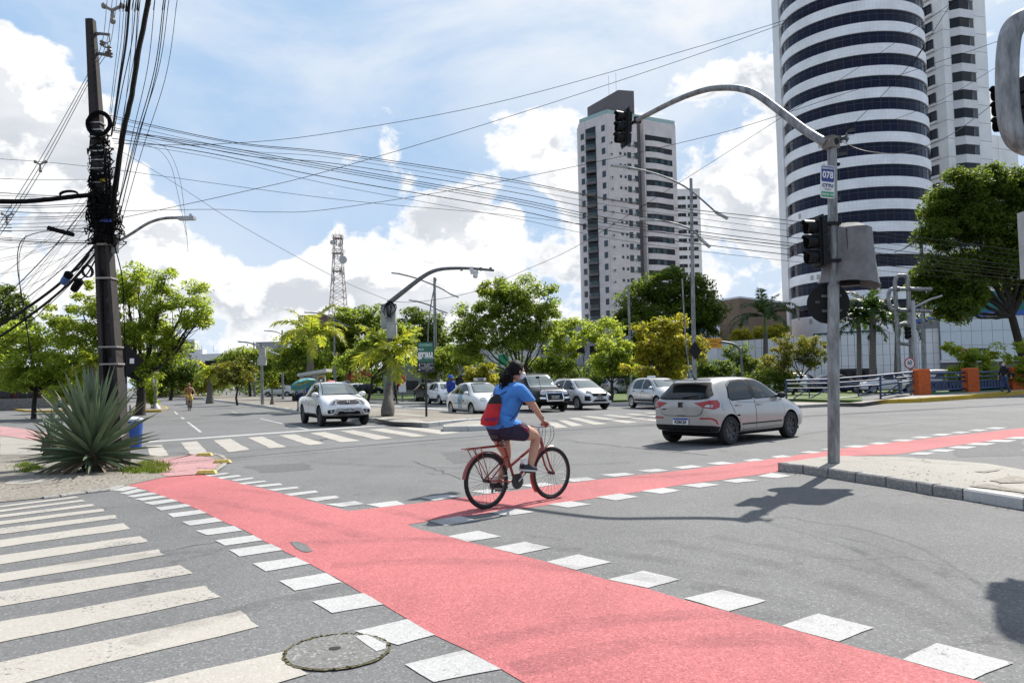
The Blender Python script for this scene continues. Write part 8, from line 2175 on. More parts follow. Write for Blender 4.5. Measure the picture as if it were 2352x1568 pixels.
for i, (x0, x1, y1, r) in enumerate([(278, 252, 262, .007), (286, 254, 270, .007), (292, 258, 300, .012), (297, 256, 310, .024), (300, 262, 290, .008), (307, 268, 430, .007), (313, 262, 300, .012), (318, 270, 440, .012), (322, 272, 330, .008), (356, 272, 470, .009), (376, 268, 490, .012), (380, 274, 500, .012), (388, 270, 480, .009), (407, 274, 530, .008)]):
 xm = x0 + (x1 - x0) * .55; cable('thin cable falling steeply beside the thick bundle', [(x0 + 9, -60, 6.6), (x0, 0, 7.2), (x0 * .62 + xm * .38 - 1, y1 * .35, 9.6), (xm + (x1 - xm) * .2, y1 * .68, 13), (x1, y1, 16.3)], r * 1.2, OVER)
for i, dx in enumerate((0, 8, 15)):
 cable('pale bare wire passing the pole top', [(248 + dx * 1.6, -60, 9), (246 + dx * 1.5, 0, 10), (234 + dx, 100 + dx, 16.2), (205 + dx * .3, 165 + dx, 17), (92 + dx * .6, 366 + dx, 19), (0 + dx * .6, 512 + dx, 20.5), (-60, 610, 21.5)], .010, 'bare power wires at the pole top', BARE)
for lb, x, y, Y in (('grey wire spacer clipped on the bare wires at mid height', 92, 378, 19), ('grey wire spacer lowest on the bare wires by the left edge', 15, 497, 20.4), ('grey wire spacer near the top edge above the pole', 258, 24, 11)):
 c_ = P(x, y, Y); t = thing('wire_spacer', lb, 'spacer', c_, 0, 'spacers on the bare wires')
 for a in range(3): e_ = Vector((.15 * math.cos(a * 2.1 + .5), .02, .15 * math.sin(a * 2.1 + .5))); mb = MB(); mb.tube([(0, 0, 0), e_], .024, 5); mb.build('arm', SPG, t); mb = MB(); mb.sphere(e_, .045, 6, 5); mb.build('clip', SPG, t)
cable('thick black cable bundle with a loop running to the left edge', [(-80, 462, 17), (0, 463, 16.9), (60, 463, 16.8), (120, 458, 16.7), (170, 452, 16.6), (236, 446, 16.4)], .06, None, name='cable_bundle', wig=.003)
mb = MB(); c_ = P(160, 452, 16.5)
for k in range(5): mb.tube([c_ + Vector((.20 * math.cos(a * .4488) + k * .012, -.03 * k, .075 * math.sin(a * .4488) + .03)) for a in range(14)], .014, 5, closed=True)
tag(mb.build('cable_loop', CABLE, None), 'spare cable wound in a flat loop on the thick left bundle', 'cable coil')
for y0, y1, r in ((410, 411, .006), (443, 450, .009), (449, 452, .006), (473, 465, .01), (477, 470, .008), (485, 488, .010), (499, 492, .009), (504, 496, .007), (515, 503, .006), (522, 515, .008), (530, 521, .009), (545, 553, .007), (549, 557, .01), (552, 558, .008), (556, 561, .006)):
 cable('thin black cable running level to the left edge', [(-60, y0 - 3, 17.4), (0, y0, 17.2), (110, (y0 + y1) / 2 + 3, 16.8), (238, y1, 16.4)], r * 1.15, LEFTC)
cable('drooping cable that loops down from the left wires to the trees', [(232, 535, 16.4), (140, 530, 16.5), (85, 535, 16.5), (48, 555, 16.5), (40, 610, 16.5), (52, 690, 16.5), (66, 780, 16.5), (74, 830, 16.5)], .014, None); cable('second cable hanging beside the drooping one', [(60, 540, 16.6), (44, 590, 16.6), (48, 680, 16.6), (62, 760, 16.6), (72, 840, 16.6)], .009, None)
for (xa, ya), (xm, ym), (xb, yb), r in (((246, 530), (150, 640), (-40, 770), .034), ((248, 545), (160, 650), (-40, 800), .030), ((240, 520), (140, 620), (-30, 745), .014), ((250, 555), (150, 665), (-30, 815), .012), ((232, 430), (130, 560), (-20, 710), .016), ((244, 540), (180, 620), (10, 800), .010)):
 cable('heavy dark strand slanting to the lower left', [(xa, ya, 16.4), (xm, ym, 20), ((xm + xb) / 2 - 5, (ym + yb) / 2 + 10, 23), (xb, yb, 26)], r, 'slanting cable strands at lower left')
for i in range(15):
 x0, y0 = 232 + rd.uniform(-4, 8), rd.uniform(380, 560); x1, y1 = -30, 560 + i * 17 + rd.uniform(-8, 8); c = rd.uniform(8, 30)
 cable('very thin wire fanning to the lower left', [(x0, y0, 16.4), (x0 * .6 + x1 * .4, y0 * .6 + y1 * .4 + c, 19), (x0 * .25 + x1 * .75, y0 * .25 + y1 * .75 + c * .6, 22), (x1, y1, 24)], .005, 'thin wires fanning to the lower left')
cable('dark splice tube hung in the left wires', [(110, 523, 16.5), (130, 529, 16.5), (168, 539, 16.4)], .055, None, k=3)
for lb, pts in (('loose wire end hanging in a long curve right of the pole', ((300, 318), (350, 325), (385, 345), (410, 400), (422, 470), (432, 579))), ('second loose wire end hanging right of the pole', ((320, 330), (365, 345), (392, 380), (405, 430), (418, 490), (428, 540)))): cable(lb, [(x, y, 16.6 + i * .2) for i, (x, y) in enumerate(pts)], .006, None)
for lb, x, y, m in (('blue-capped cable closure hanging below the wires', 153, 638, mat('cap_blue', (.03, .10, .3), .5)), ('black cable closure hanging from a small coil', 177, 654, CABLE)):
 c_ = P(x, y, 17); t = thing('cable_closure', lb, 'cable closure', c_, R(20)); t.rotation_euler = (R(20), R(45), 0)
 MB().lathe([(.075, -.16), (.085, -.1), (.085, .04)], 12).build('dome', m, t, smooth=50); MB().lathe([(.09, .04), (.095, .12), (.05, .16)], 12).build('clamp', CABLE, t)
 mb = MB(); i3 = t.rotation_euler.to_matrix().inverted(); e_ = i3 @ (P(225 if x > 160 else 205, 585, 16.7) - c_); mb.tube(vcat([(0, 0, .15), e_ * .4 + Vector((.05, 0, .05)), e_], 5), .016, 5)
 if x > 160:
  for k in range(3): mb.tube([e_ * .45 + Vector((.13 * math.cos(a * .4488), .03 * k, .13 * math.sin(a * .4488))) for a in range(14)], .011, 5, closed=True)
 mb.build('lead', CABLE, t)
# ------------------------------------------------------------------ people
def skin_body(name, joints, edges, m, parent, root=0, sub=2):
 """one continuous surface grown over a skeleton: joints = (x, y, z, rx[, ry])"""
 me = bpy.data.meshes.new(name); me.from_pydata([j[:3] for j in joints], edges, [])
 o = link(name, me, parent); sk = o.modifiers.new('k', 'SKIN'); sk.use_smooth_shade = True
 for i, j in enumerate(joints):
  d = me.skin_vertices[0].data[i]; d.radius = (j[3], j[4] if len(j) > 4 else j[3]); d.use_root = i == root
 o.modifiers.new('s', 'SUBSURF').levels = sub
 nm = evaluated(o); o.modifiers.clear(); o.data = nm; nm.materials.clear()
 for q in (m if isinstance(m, list) else [m]): nm.materials.append(q)
 shade(nm, 180)
 return o
SKIN = mat('skin', (.50, .27, .18), .55, var=.08, sc=8); SKIN_D = mat('skin_dark', (.15, .07, .04), .55, var=.1, sc=8); SKIN_T = mat('skin_tan', (.34, .145, .07), .5, var=.1, sc=8)
HAIR = mat('hair_black', (.008, .006, .006), .6, spec=.15, var=.4, sc=40, bump=.5, bsc=60, streak=(3, 3, .6))
MASKW = mat('mask_white', (.68, .69, .70), .8, var=.04)
JEANS = mat('jeans', (.045, .075, .16), .85, var=.4, sc=6); BLACKC = mat('cloth_black', (.010, .010, .011), .9, var=.2, sc=12)
def garment(src, name, m, parent, test, off=.012, thick=0.006):
 """clothing grown from the body surface where test(centre) holds"""
 bm = bmesh.new(); bm.from_mesh(src.data); bm.normal_update()
 bmesh.ops.delete(bm, geom=[f for f in bm.faces if not test(f.calc_center_median())], context='FACES')
 left = set(bm.faces); best = []
 while left:      # keep the largest connected piece
  st = [left.pop()]; isl_ = []
  while st:
   f = st.pop(); isl_.append(f)
   for e in f.edges:
    for g in e.link_faces:
     if g in left: left.discard(g); st.append(g)
  if len(isl_) > len(best): best = isl_
 keep = set(best); bmesh.ops.delete(bm, geom=[f for f in bm.faces if f not in keep], context='FACES')
 bmesh.ops.delete(bm, geom=[v for v in bm.verts if not v.link_faces], context='VERTS')
 for _ in range(3):      # even out the hem
  mv = {v: sum((e.other_vert(v).co for e in v.link_edges if e.is_boundary), Vector()) / 2 for v in bm.verts if v.is_boundary and sum(e.is_boundary for e in v.link_edges) == 2}
  for v, c in mv.items(): v.co = v.co.lerp(c, .6)
 for v in bm.verts: v.co += v.normal * off
 me = bpy.data.meshes.new(name); bm.to_mesh(me); bm.free(); me.materials.append(m); shade(me, 180)
 return link(name, me, parent)
def hand(parent, wrist, d, up, m, curl=.9, s=1.0, name='hand'):
 """palm, four unequal bent fingers and a thumb; d = along the palm, up = back of the hand"""
 d = Vector(d).normalized(); up = Vector(up); up = (up - d * up.dot(d)).normalized(); sd = d.cross(up)
 js, es = [], []; w = Vector(wrist)
 def J(p, r): js.append((*p, r * s, r * s * .8)); return len(js) - 1
 a = J(w, .026); b = J(w + d * .045 * s, .033); es.append((a, b))
 for k, (o_, ln) in enumerate(((-.027, .072), (-.009, .082), (.010, .077), (.027, .06))):
  p = w + d * .082 * s + sd * o_ * s; i = J(p, .0115); es.append((b, i)); ang = 0
  for q in (.45, .32, .23):
   ang += curl; p = p + (d * math.cos(ang) - up * math.sin(ang)) * ln * q * s; j = J(p, .009); es.append((i, j)); i = j
 p = w + d * .03 * s - sd * .036 * s; i = J(p, .013); es.append((b, i)); p = p + (d * .6 - sd * .35 - up * .6).normalized() * .035 * s; j = J(p, .011); es.append((i, j)); p = p + (d * .5 - up * .8).normalized() * .028 * s; k = J(p, .009); es.append((j, k))
 return skin_body(name, js, es, m, parent, 0, 1)
def head(parent, c, f, m, hair, r=.105, maskm=None, bun=None, bald=False, hat=None):
 """head turned to face f (xy); eyes, nose, ears, mouth or mask, hair"""
 f = Vector((f[0], f[1], 0)).normalized(); l = Vector((-f.y, f.x, 0)); c = Vector(c); u = Vector((0, 0, 1))
 M3 = Matrix((f, l, u)).transposed()
 mb = MB(); vs, fs = [], []; N1, N2 = 14, 20
 for i in range(N1 + 1):
  t = math.pi * i / N1; z = math.cos(t)
  for j in range(N2):
   a = 2 * math.pi * j / N2; x, y = math.sin(t) * math.cos(a), math.sin(t) * math.sin(a)
   jaw = 1 - .30 * max(0, -z) ** 1.3
   X = x * r * .93 * (jaw if x < 0 else 1 - .16 * max(0, -z)); Y = y * r * .76 * jaw; Z = z * r * 1.18
   if x > .75 and abs(y) < .3 and -.25 < z < .12: X += r * .17 * (1 - abs(y) / .3) * (1 - abs(z + .12) / .3 if abs(z + .12) < .3 else 0)
   vs.append(M3 @ Vector((X, Y, Z)) + c)
 for i in range(N1):
  for j in range(N2): fs.append((i * N2 + j, i * N2 + (j + 1) % N2, (i + 1) * N2 + (j + 1) % N2, (i + 1) * N2 + j))
 mb.add(vs, fs)
 for s_ in (-1, 1): mb.sphere(c + M3 @ Vector((-.005, s_ * r * .78, -.01)), (.02, .012, .032), 8, 6, 0, M3)
 h = mb.build('head', m, parent, smooth=180)
 mb = MB()
 for s_ in (-1, 1): mb.sphere(c + M3 @ Vector((r * .84, s_ * r * .32, r * .04)), (.009, .016, .009), 8, 6, 0, M3)
 mb.build('eye', INK, h)
 if maskm:
  mb = MB(); mb.sphere(c + M3 @ Vector((r * .52, 0, -r * .42)), (r * .62, r * .70, r * .52), 14, 10, 0, M3); mb.tube([c + M3 @ Vector((r * .5, s * r * .7, -r * .3)) for s in (-1,)] + [c + M3 @ Vector((0, -r * .80, 0))], .004, 4); mb.build('face_mask', maskm, parent, smooth=180)
 else: MB().box(c + M3 @ Vector((r * .84, 0, -r * .48)), (.012, .04, .008), 0, M=M3).build('mouth', mat('lip', (.25, .08, .07), .5), h)
 if hair:
  mb = MB(); vs, fs = [], []
  for i in range(N1 + 1):
   t = math.pi * .62 * i / N1; z = math.cos(t)
   for j in range(N2):
    a = 2 * math.pi * j / N2; x, y = math.cos(a), math.sin(a); lim = 1.0 if x < 0 else 1 - x * .62
    tt = t * lim; x, y, z = math.sin(tt) * math.cos(a), math.sin(tt) * math.sin(a), math.cos(tt)
    vs.append(M3 @ Vector((x * r * 1.04 - .006, y * r * .87, z * r * 1.26)) + c)
  for i in range(N1):
   for j in range(N2): fs.append((i * N2 + j, i * N2 + (j + 1) % N2, (i + 1) * N2 + (j + 1) % N2, (i + 1) * N2 + j))
  mb.add(vs, fs); mb.build('hair', hair, parent, smooth=180)
 return h, M3
# --- bicycle: local +x forward, ground at 0
def bicycle(label, loc_, rz, frame_m, full=True, group=None, steer=0.0):
 t = thing('bicycle', label, 'bicycle', loc_, rz, group)
 r, xr, xf = .335, -.54, .54
 ALU = mat('bike_alu', (.45, .45, .46), .35, .8, var=.1); DARK = mat('bike_dark', (.02, .02, .022), .5, var=.3, sc=20)
 def T(pts, rad, name, m=frame_m, par=t, n=8): mb = MB(); mb.tube(vcat(pts, 4) if len(pts) > 2 else pts, rad, n); return mb.build(name, m, par, smooth=60)
 tm = MB().tube([(r_ * 0 + .315 * math.cos(a * .1309), 0, .315 * math.sin(a * .1309)) for r_, a in ((0, i) for i in range(48))], .022, 8, closed=True).mesh('tyre', RUBBER, 60)
 rm = MB().tube([(.288 * math.cos(a * .1309), 0, .288 * math.sin(a * .1309)) for a in range(48)], .0115, 6, closed=True).mesh('rim', mat('bike_rim', (.10, .085, .08), .35, .6), 60)
 sp = MB()
 for k in range(28):
  a = 2 * math.pi * k / 28; b_ = a + (.5 if k % 2 else -.5); y = .03 if k % 4 < 2 else -.03
  sp.tube([(.02 * math.cos(b_), y, .02 * math.sin(b_)), (.285 * math.cos(a), 0, .285 * math.sin(a))], .0016, 3)
 spm = sp.mesh('spokes', DARK); hb = MB().tube([(0, -.05, 0), (0, .05, 0)], .022, 10).mesh('wheel', DARK)
 for x in (xr, xf):
  w = link('wheel', hb, t, (x, 0, r)); link('tyre', tm, w); link('rim', rm, w); link('spokes', spm, w)
 BB, ST, HT, HB = Vector((-.09, 0, .29)), Vector((-.24, 0, .72)), Vector((.36, 0, .80)), Vector((.40, 0, .66))
 fr_o = T([HB + Vector((-.01, 0, .01)), BB], .021, 'frame')
 T([HT + Vector((.01, 0, -.03)), Vector((-.175, 0, .47))], .019, 'top_tube', par=fr_o); T([BB, ST], .017, 'seat_tube', par=fr_o); T([HT, HB], .022, 'head_tube', par=fr_o)
 for s_ in (-1, 1):
  T([BB + Vector((0, s_ * .03, 0)), Vector((xr, s_ * .06, r))], .010, 'chain_stay', par=fr_o); T([Vector((-.20, s_ * .03, .60)), Vector((xr, s_ * .06, r))], .010, 'seat_stay', par=fr_o)
 fk = T([HB, HB + Vector((.02, 0, -.05))], .02, 'fork')
 for s_ in (-1, 1): T([HB + Vector((.015, s_ * .045, -.04)), Vector((.47, s_ * .05, .45)), Vector((xf, s_ * .05, r))], .013, 'fork_blade', par=fk)
 def fender(cx, a0, a1, name):
  mb = MB(); vs, fs = [], []; n = 18
  for i in range(n + 1):
   a = R(a0 + (a1 - a0) * i / n); c_, s_ = math.cos(a), math.sin(a)
   for y, q in ((-.034, .345), (-.02, .358), (.02, .358), (.034, .345)): vs.append((cx + q * c_, y, r + q * s_))
  for i in range(n):
   for j in range(3): fs.append((i * 4 + j, i * 4 + j + 1, (i + 1) * 4 + j + 1, (i + 1) * 4 + j))
  mb.add(vs, fs); mb.build(name, frame_m, t, smooth=60)
 if full: fender(xr, 30, 172, 'rear_mudguard'); fender(xf, 88, 218, 'front_mudguard')
 T([ST, ST + Vector((-.045, 0, .13))], .014, 'seat_post', ALU)
 mb = MB(); mb.add([(-.42, -.085, .88), (-.42, .085, .88), (-.30, .075, .875), (-.16, .022, .875), (-.16, -.022, .875), (-.30, -.075, .875), (-.40, -.06, .835), (-.40, .06, .835), (-.20, .015, .85), (-.20, -.015, .85)], [(0, 5, 4, 3, 2, 1), (0, 1, 7, 6), (1, 2, 3, 8, 7), (3, 4, 9, 8), (4, 5, 0, 6, 9), (6, 7, 8, 9)]); mb.build('saddle', DARK, t, smooth=50)
 mb = MB()
 if full:
  for s_ in (-1, 1): mb.tube([(-.33, s_ * .03, .86 - i * .018) if i % 2 else (-.30, s_ * .05, .86 - i * .018) for i in range(7)], .008, 5)
  mb.build('saddle_springs', DARK, t)
  rk = MB()
  for y in (-.06, 0, .06): rk.tube([(-.86, y, .735), (-.27, y, .745)], .007, 5)
  for x in (-.86, -.66, -.46): rk.tube([(x, -.065, .738), (x, .065, .738)], .007, 5)
  for s_ in (-1, 1):
   for x in (-.78, -.66): rk.tube([(x, s_ * .06, .735), (xr, s_ * .065, r)], .006, 5)
  rk.build('rack', frame_m, t)
 hs = MB(); st0 = HT + Vector((-.02, 0, .0)); hs.tube([HT, HT + Vector((-.035, 0, .14))], .013, 8); c_ = HT + Vector((-.035, 0, .14))
 hs.tube(vcat([Vector((.10, -.31, .99)), Vector((.20, -.29, .99)), Vector((.28, -.20, .96)), Vector((.34, -.06, .94)), Vector((.335, .06, .94)), Vector((.28, .20, .96)), Vector((.20, .29, .99)), Vector((.10, .31, .99))], 5), .012, 8)
 hb_ = hs.build('handlebar', ALU, t, smooth=60)
 GRIP = mat('grip_red', (.35, .02, .02), .6)
 for s_ in (-1, 1):
  T([Vector((.10, s_ * .31, .99)), Vector((.20, s_ * .29, .99))], .018, 'grip', GRIP, hb_)
  T([Vector((.22, s_ * .28, .985)), Vector((.30, s_ * .30, .96))], .007, 'brake_lever', ALU, hb_)
 if full:
  mb = MB()
  for k, y in enumerate((-.10, -.04, .06, .12)): mb.tube(vcat([(.24, y * 2, .97), (.44 + .03 * k, y * 1.4, .95), (.50, y, .80), (.42, y * .3, .66)], 5), .0035, 4)
  mb.build('brake_cables', DARK, t)
 cr = MB(); cr.lathe([(.088, -.005), (.088, .005)], 24, 0, UP, BB + Vector((0, -.055, 0)), cap=True)
 for k in range(24): a = k * .2618; cr.box(BB + Vector((.09 * math.cos(a), -.055, .09 * math.sin(a))), (.014, .006, .014))
 cr.build('chainring', DARK, t)
 pa = Vector((.13, 0, .115)).normalized() * .17
 k_ = MB(); k_.tube([BB + Vector((0, -.075, 0)), BB + Vector((0, -.09, 0)) + pa], .011, 6); k_.tube([BB + Vector((0, .075, 0)), BB + Vector((0, .09, 0)) - pa], .011, 6); k_.build('crank', ALU, t)
 for s_, q in ((-1, pa), (1, -pa)): MB().box(BB + q + Vector((0, s_ * .14, 0)), (.09, .09, .02)).build('pedal', DARK, t)
 ch = MB(); ch.tube([BB + Vector((0, -.055, .088)), Vector((xr, -.055, r + .04))], .004, 4); ch.tube([BB + Vector((0, -.055, -.088)), Vector((xr + .06, -.055, r - .13)), Vector((xr, -.055, r - .04))], .004, 4); ch.build('chain', DARK, t)
 if full: T([Vector((xr, -.06, r)), Vector((xr + .05, -.065, r - .07)), Vector((xr + .03, -.06, r - .14))], .012, 'derailleur', DARK)
 return t, BB, pa
BR = mat('bike_red', (.26, .022, .012), .35, var=.15, sc=10, coat=.6)
g0, g1 = G(1118, 1168), G(1268, 1144.5)
bc_ = (g0 + g1) / 2; bh = math.atan2((g1 - g0).y, (g1 - g0).x); BS = 1.0
bk, BB, pa = bicycle('old red city bicycle with mudguards and rack on the red lane', bc_, bh, BR)
pp_ = Vector((.175, -.026, .475)); ang = math.atan2(.66 - .29, .40 + .09)
o = text('CALOI', .05, SWH, bk, pp_, (R(90), 0, 0), 'brand_lettering', ext=.001, bold=.001); o.rotation_euler = (R(90), -ang, 0)
# --- the rider (bike coordinates; her right side is towards the camera)
pr = thing('person', 'woman in a light blue shirt and dark shorts riding the red bicycle', 'person', bc_, bh)
PR_, PL_ = BB + pa + Vector((0, -.14, .0)), BB - pa + Vector((0, .14, 0))
J = [(-.30, 0, .97, .150, .165), (-.28, 0, 1.10, .135, .165), (-.20, 0, 1.26, .118, .150), (-.135, 0, 1.40, .115, .165), (-.095, 0, 1.485, .06, .085), (-.06, 0, 1.56, .05),  # pelvis..neck
     (-.26, -.10, .95, .115), (-.03, -.135, .90, .092), (.17, -.13, .835, .066), (.115, -.135, .63, .058), (.05, -.14, .47, .038), (.03, -.14, .42, .036),  # right leg
     (-.26, .10, .95, .115), (-.17, .12, .76, .088), (-.10, .13, .60, .062), (-.165, .13, .42, .056), (-.215, .14, .27, .036), (-.225, .14, .22, .034),  # left leg
     (-.115, -.175, 1.42, .062), (-.04, -.235, 1.305, .052), (.035, -.275, 1.19, .043), (.11, -.29, 1.085, .034), (.145, -.295, 1.03, .027),  # right arm
     (-.115, .175, 1.42, .062), (-.045, .235, 1.30, .052), (.03, .28, 1.18, .043), (.095, .30, 1.08, .034), (.125, .30, 1.03, .027)]
E = [(0, 1), (1, 2), (2, 3), (3, 4), (4, 5), (0, 6), (6, 7), (7, 8), (8, 9), (9, 10), (10, 11), (0, 12), (12, 13), (13, 14), (14, 15), (15, 16), (16, 17), (3, 18), (18, 19), (19, 20), (20, 21), (21, 22), (3, 23), (23, 24), (24, 25), (25, 26), (26, 27)]
body = skin_body('body', [(*j[:3], *(v * (1.24 if i < 4 or i in (6, 7, 12, 13, 18, 19, 23, 24) else 1.05) for v in j[3:])) for i, j in enumerate(J)], E, SKIN, pr, 0, 3)
SHIRT = mat('shirt_blue', (.055, .22, .60), .85, var=.16, sc=7, bump=1.0, bsc=13); SHORT = mat('shorts_navy', (.022, .014, .045), .8, var=.2, sc=8)
def arm_t(c):  # share of the way down the arm
 return (1.42 - c.z) / .3
garment(body, 'shirt', SHIRT, pr, lambda c: c.z > .985 + .12 * (c.x + .3) and c.z < 1.52 and not (abs(c.y) > .14 and c.z < 1.285 and c.x > -.10) and not (c.z < 1.06 and c.x > -.12), .016)
garment(body, 'shorts', SHORT, pr, lambda c: c.z < 1.03 + .12 * (c.x + .3) and ((c.y < 0 and c.x < -.035 and c.z > .74) or (c.y >= 0 and c.z > .80)) and abs(c.y) < .3 and c.x < -.03, .012)
for k in range(3):
 mb = MB(); mb.tube(vcat([(-.24 + k * .025, -.272 + k * .003, 1.02 - k * .012), (-.16 + k * .02, -.268 + k * .003, .975 - k * .02), (-.08 + k * .012, -.262, .945 - k * .03)], 4), .006, 4); mb.build('shorts_stripe', mat('stripe_pink', (.32, .03, .09), .8), pr)
hd, M3 = head(pr, (-.025, 0, 1.66), (.96, -.12), SKIN, HAIR, .112, MASKW)
mb = MB()
for q, r_ in (((-.12, .02, 1.655), .065), ((-.155, .02, 1.60), .075), ((-.185, .015, 1.53), .07), ((-.205, -.01, 1.45), .055), ((-.215, -.02, 1.38), .035)): mb.sphere(q, (r_, r_ * .95, r_ * 1.15), 10, 8)
for k in range(60):
 a, z = rd.uniform(0, 6.28), rd.uniform(1.34, 1.66); r_ = .075 if z > 1.42 else .05; c_ = Vector((-.19 + r_ * math.cos(a), r_ * math.sin(a), z)); mb.tube(vcat([c_, c_ + Vector((rd.uniform(-.03, .01), rd.uniform(-.02, .02), -.04)), c_ + Vector((rd.uniform(-.03, .03), rd.uniform(-.02, .02), -.09))], 3), .008, 4)
mb.build('ponytail', HAIR, pr, smooth=180)
mb = MB(); mb.tube([(.07, -.055, 1.67), (.07, .03, 1.67)], .003, 4); mb.tube([(.07, -.055, 1.67), (-.035, -.095, 1.67)], .003, 4); mb.build('glasses', INK, pr)
hand(pr, (.135, -.295, 1.035), (.9, .05, -.35), (.3, -.05, .95), SKIN, .95); hand(pr, (.115, .30, 1.035), (.9, -.05, -.35), (.3, .05, .95), SKIN, .95)
for c_, m in (((.118, -.292, 1.075), mat('watch', (.25, .2, .15), .4, .5)), ((.095, .30, 1.08), INK)):
 mb = MB(); mb.lathe([(.034, -.012), (.036, .012)], 12, 0, Matrix.Rotation(R(55), 3, 'Y'), c_); mb.build('wristband', m, pr)
def shoe(par, p, tilt, m, sole, s=1.0, rz=0.0):
 prof = [(-.09, .038, .075), (-.06, .042, .085), (0, .044, .07), (.07, .048, .05), (.13, .044, .038), (.165, .022, .022)]
 mb = MB(); vs, fs = [], []
 for x, w, h in prof: vs += [(x, -w, 0), (x, -w, h * .55), (x, -w * .55, h), (x, w * .55, h), (x, w, h * .55), (x, w, 0)]
 for i in range(len(prof) - 1):
  for j in range(6): fs.append((i * 6 + j, i * 6 + (j + 1) % 6, (i + 1) * 6 + (j + 1) % 6, (i + 1) * 6 + j))
 fs += [tuple(range(5, -1, -1)), tuple(30 + j for j in range(6))]
 mb.add(vs, fs); o = mb.build('shoe', m, par, smooth=50, loc=p); o.rotation_euler = (0, tilt, rz); o.scale = (s, s, s)
 sb = MB(); sb.prism([(-.098, -.036), (-.04, -.04), (.07, -.05), (.14, -.042), (.175, 0), (.14, .042), (.07, .05), (-.04, .04), (-.098, .036)], -.024, -.002); sb.build('sole', sole, o)
 return o
SHOE = mat('shoe_dark', (.02, .02, .03), .7, var=.3, sc=20); SOLE = mat('sole_white', (.55, .55, .55), .6)
shoe(pr, (PR_.x - .045, PR_.y, PR_.z + .035), R(8), SHOE, SOLE); shoe(pr, (PL_.x - .045, PL_.y, PL_.z + .035), R(6), SHOE, SOLE)
for p, z in ((PR_, .10), (PL_, .10)): mb = MB(); mb.lathe([(.044, 0), (.045, .07)], 10, 0, None, (p.x - .085 if p is PR_ else p.x - .09, p.y, p.z + z)); mb.build('sock', SWH, pr)
# --- her drawstring bag
bag = thing('backpack', 'red and black drawstring bag on the back of the cycling woman', 'backpack', bc_, bh)
vs, fs = [], []; N2 = 20; rows = [(1.37, .02, .035), (1.32, .055, .08), (1.24, .075, .11), (1.14, .085, .12), (1.03, .10, .14), (.96, .085, .125), (.94, .04, .08)]
bx = lambda z: -.525 + .36 * (z - 1.0)
for z, a_, b_ in [(1.0 + (z - .94) * .88, a, b * .95) for z, a, b in rows]:
 for j in range(N2): a = 2 * math.pi * j / N2; q = 1 + .05 * math.sin(5 * a + z * 20); vs.append((bx(z) + a_ * math.cos(a) * q, -.045 + b_ * math.sin(a) * q, z))
for i in range(len(rows) - 1):
 for j in range(N2): fs.append((i * N2 + j, i * N2 + (j + 1) % N2, (i + 1) * N2 + (j + 1) % N2, (i + 1) * N2 + j))
RED_B = mat('bag_red', (.48, .012, .018), .8, var=.2, sc=6, bump=.4)
k3 = 2 * N2
MB().add(vs[:3 * N2], fs[:k3]).build('flap', BLACKC, bag, smooth=180); MB().add(vs[k3:], [tuple(i - k3 for i in f) for f in fs[k3:]] + [tuple(4 * N2 + j for j in range(N2))]).build('pouch', RED_B, bag, smooth=180)
o = text('MOSSO', .055, mat('bag_print', (.12, .02, .12), .8), bag, (bx(1.0) - .125, -.02, 1.02), (R(90), 0, R(-90)), 'print', ext=.001, bold=.002); o.location = (bx(1.07) - .06, -.165, 1.08); o.rotation_euler = (R(90), 0, R(-32))
mb = MB()
mb.tube(vcat([(bx(1.35), -.06, 1.35), (-.20, -.15, 1.46), (-.13, -.16, 1.50)], 4), .006, 5); mb.tube(vcat([(bx(.93) + .08, -.16, .95), (-.28, -.205, 1.08), (-.14, -.21, 1.24), (-.10, -.185, 1.36)], 5), .006, 5); mb.tube(vcat([(bx(1.35), .06, 1.35), (-.2, .15, 1.46), (-.13, .15, 1.5)], 4), .006, 5); mb.build('cord', BLACKC, bag)
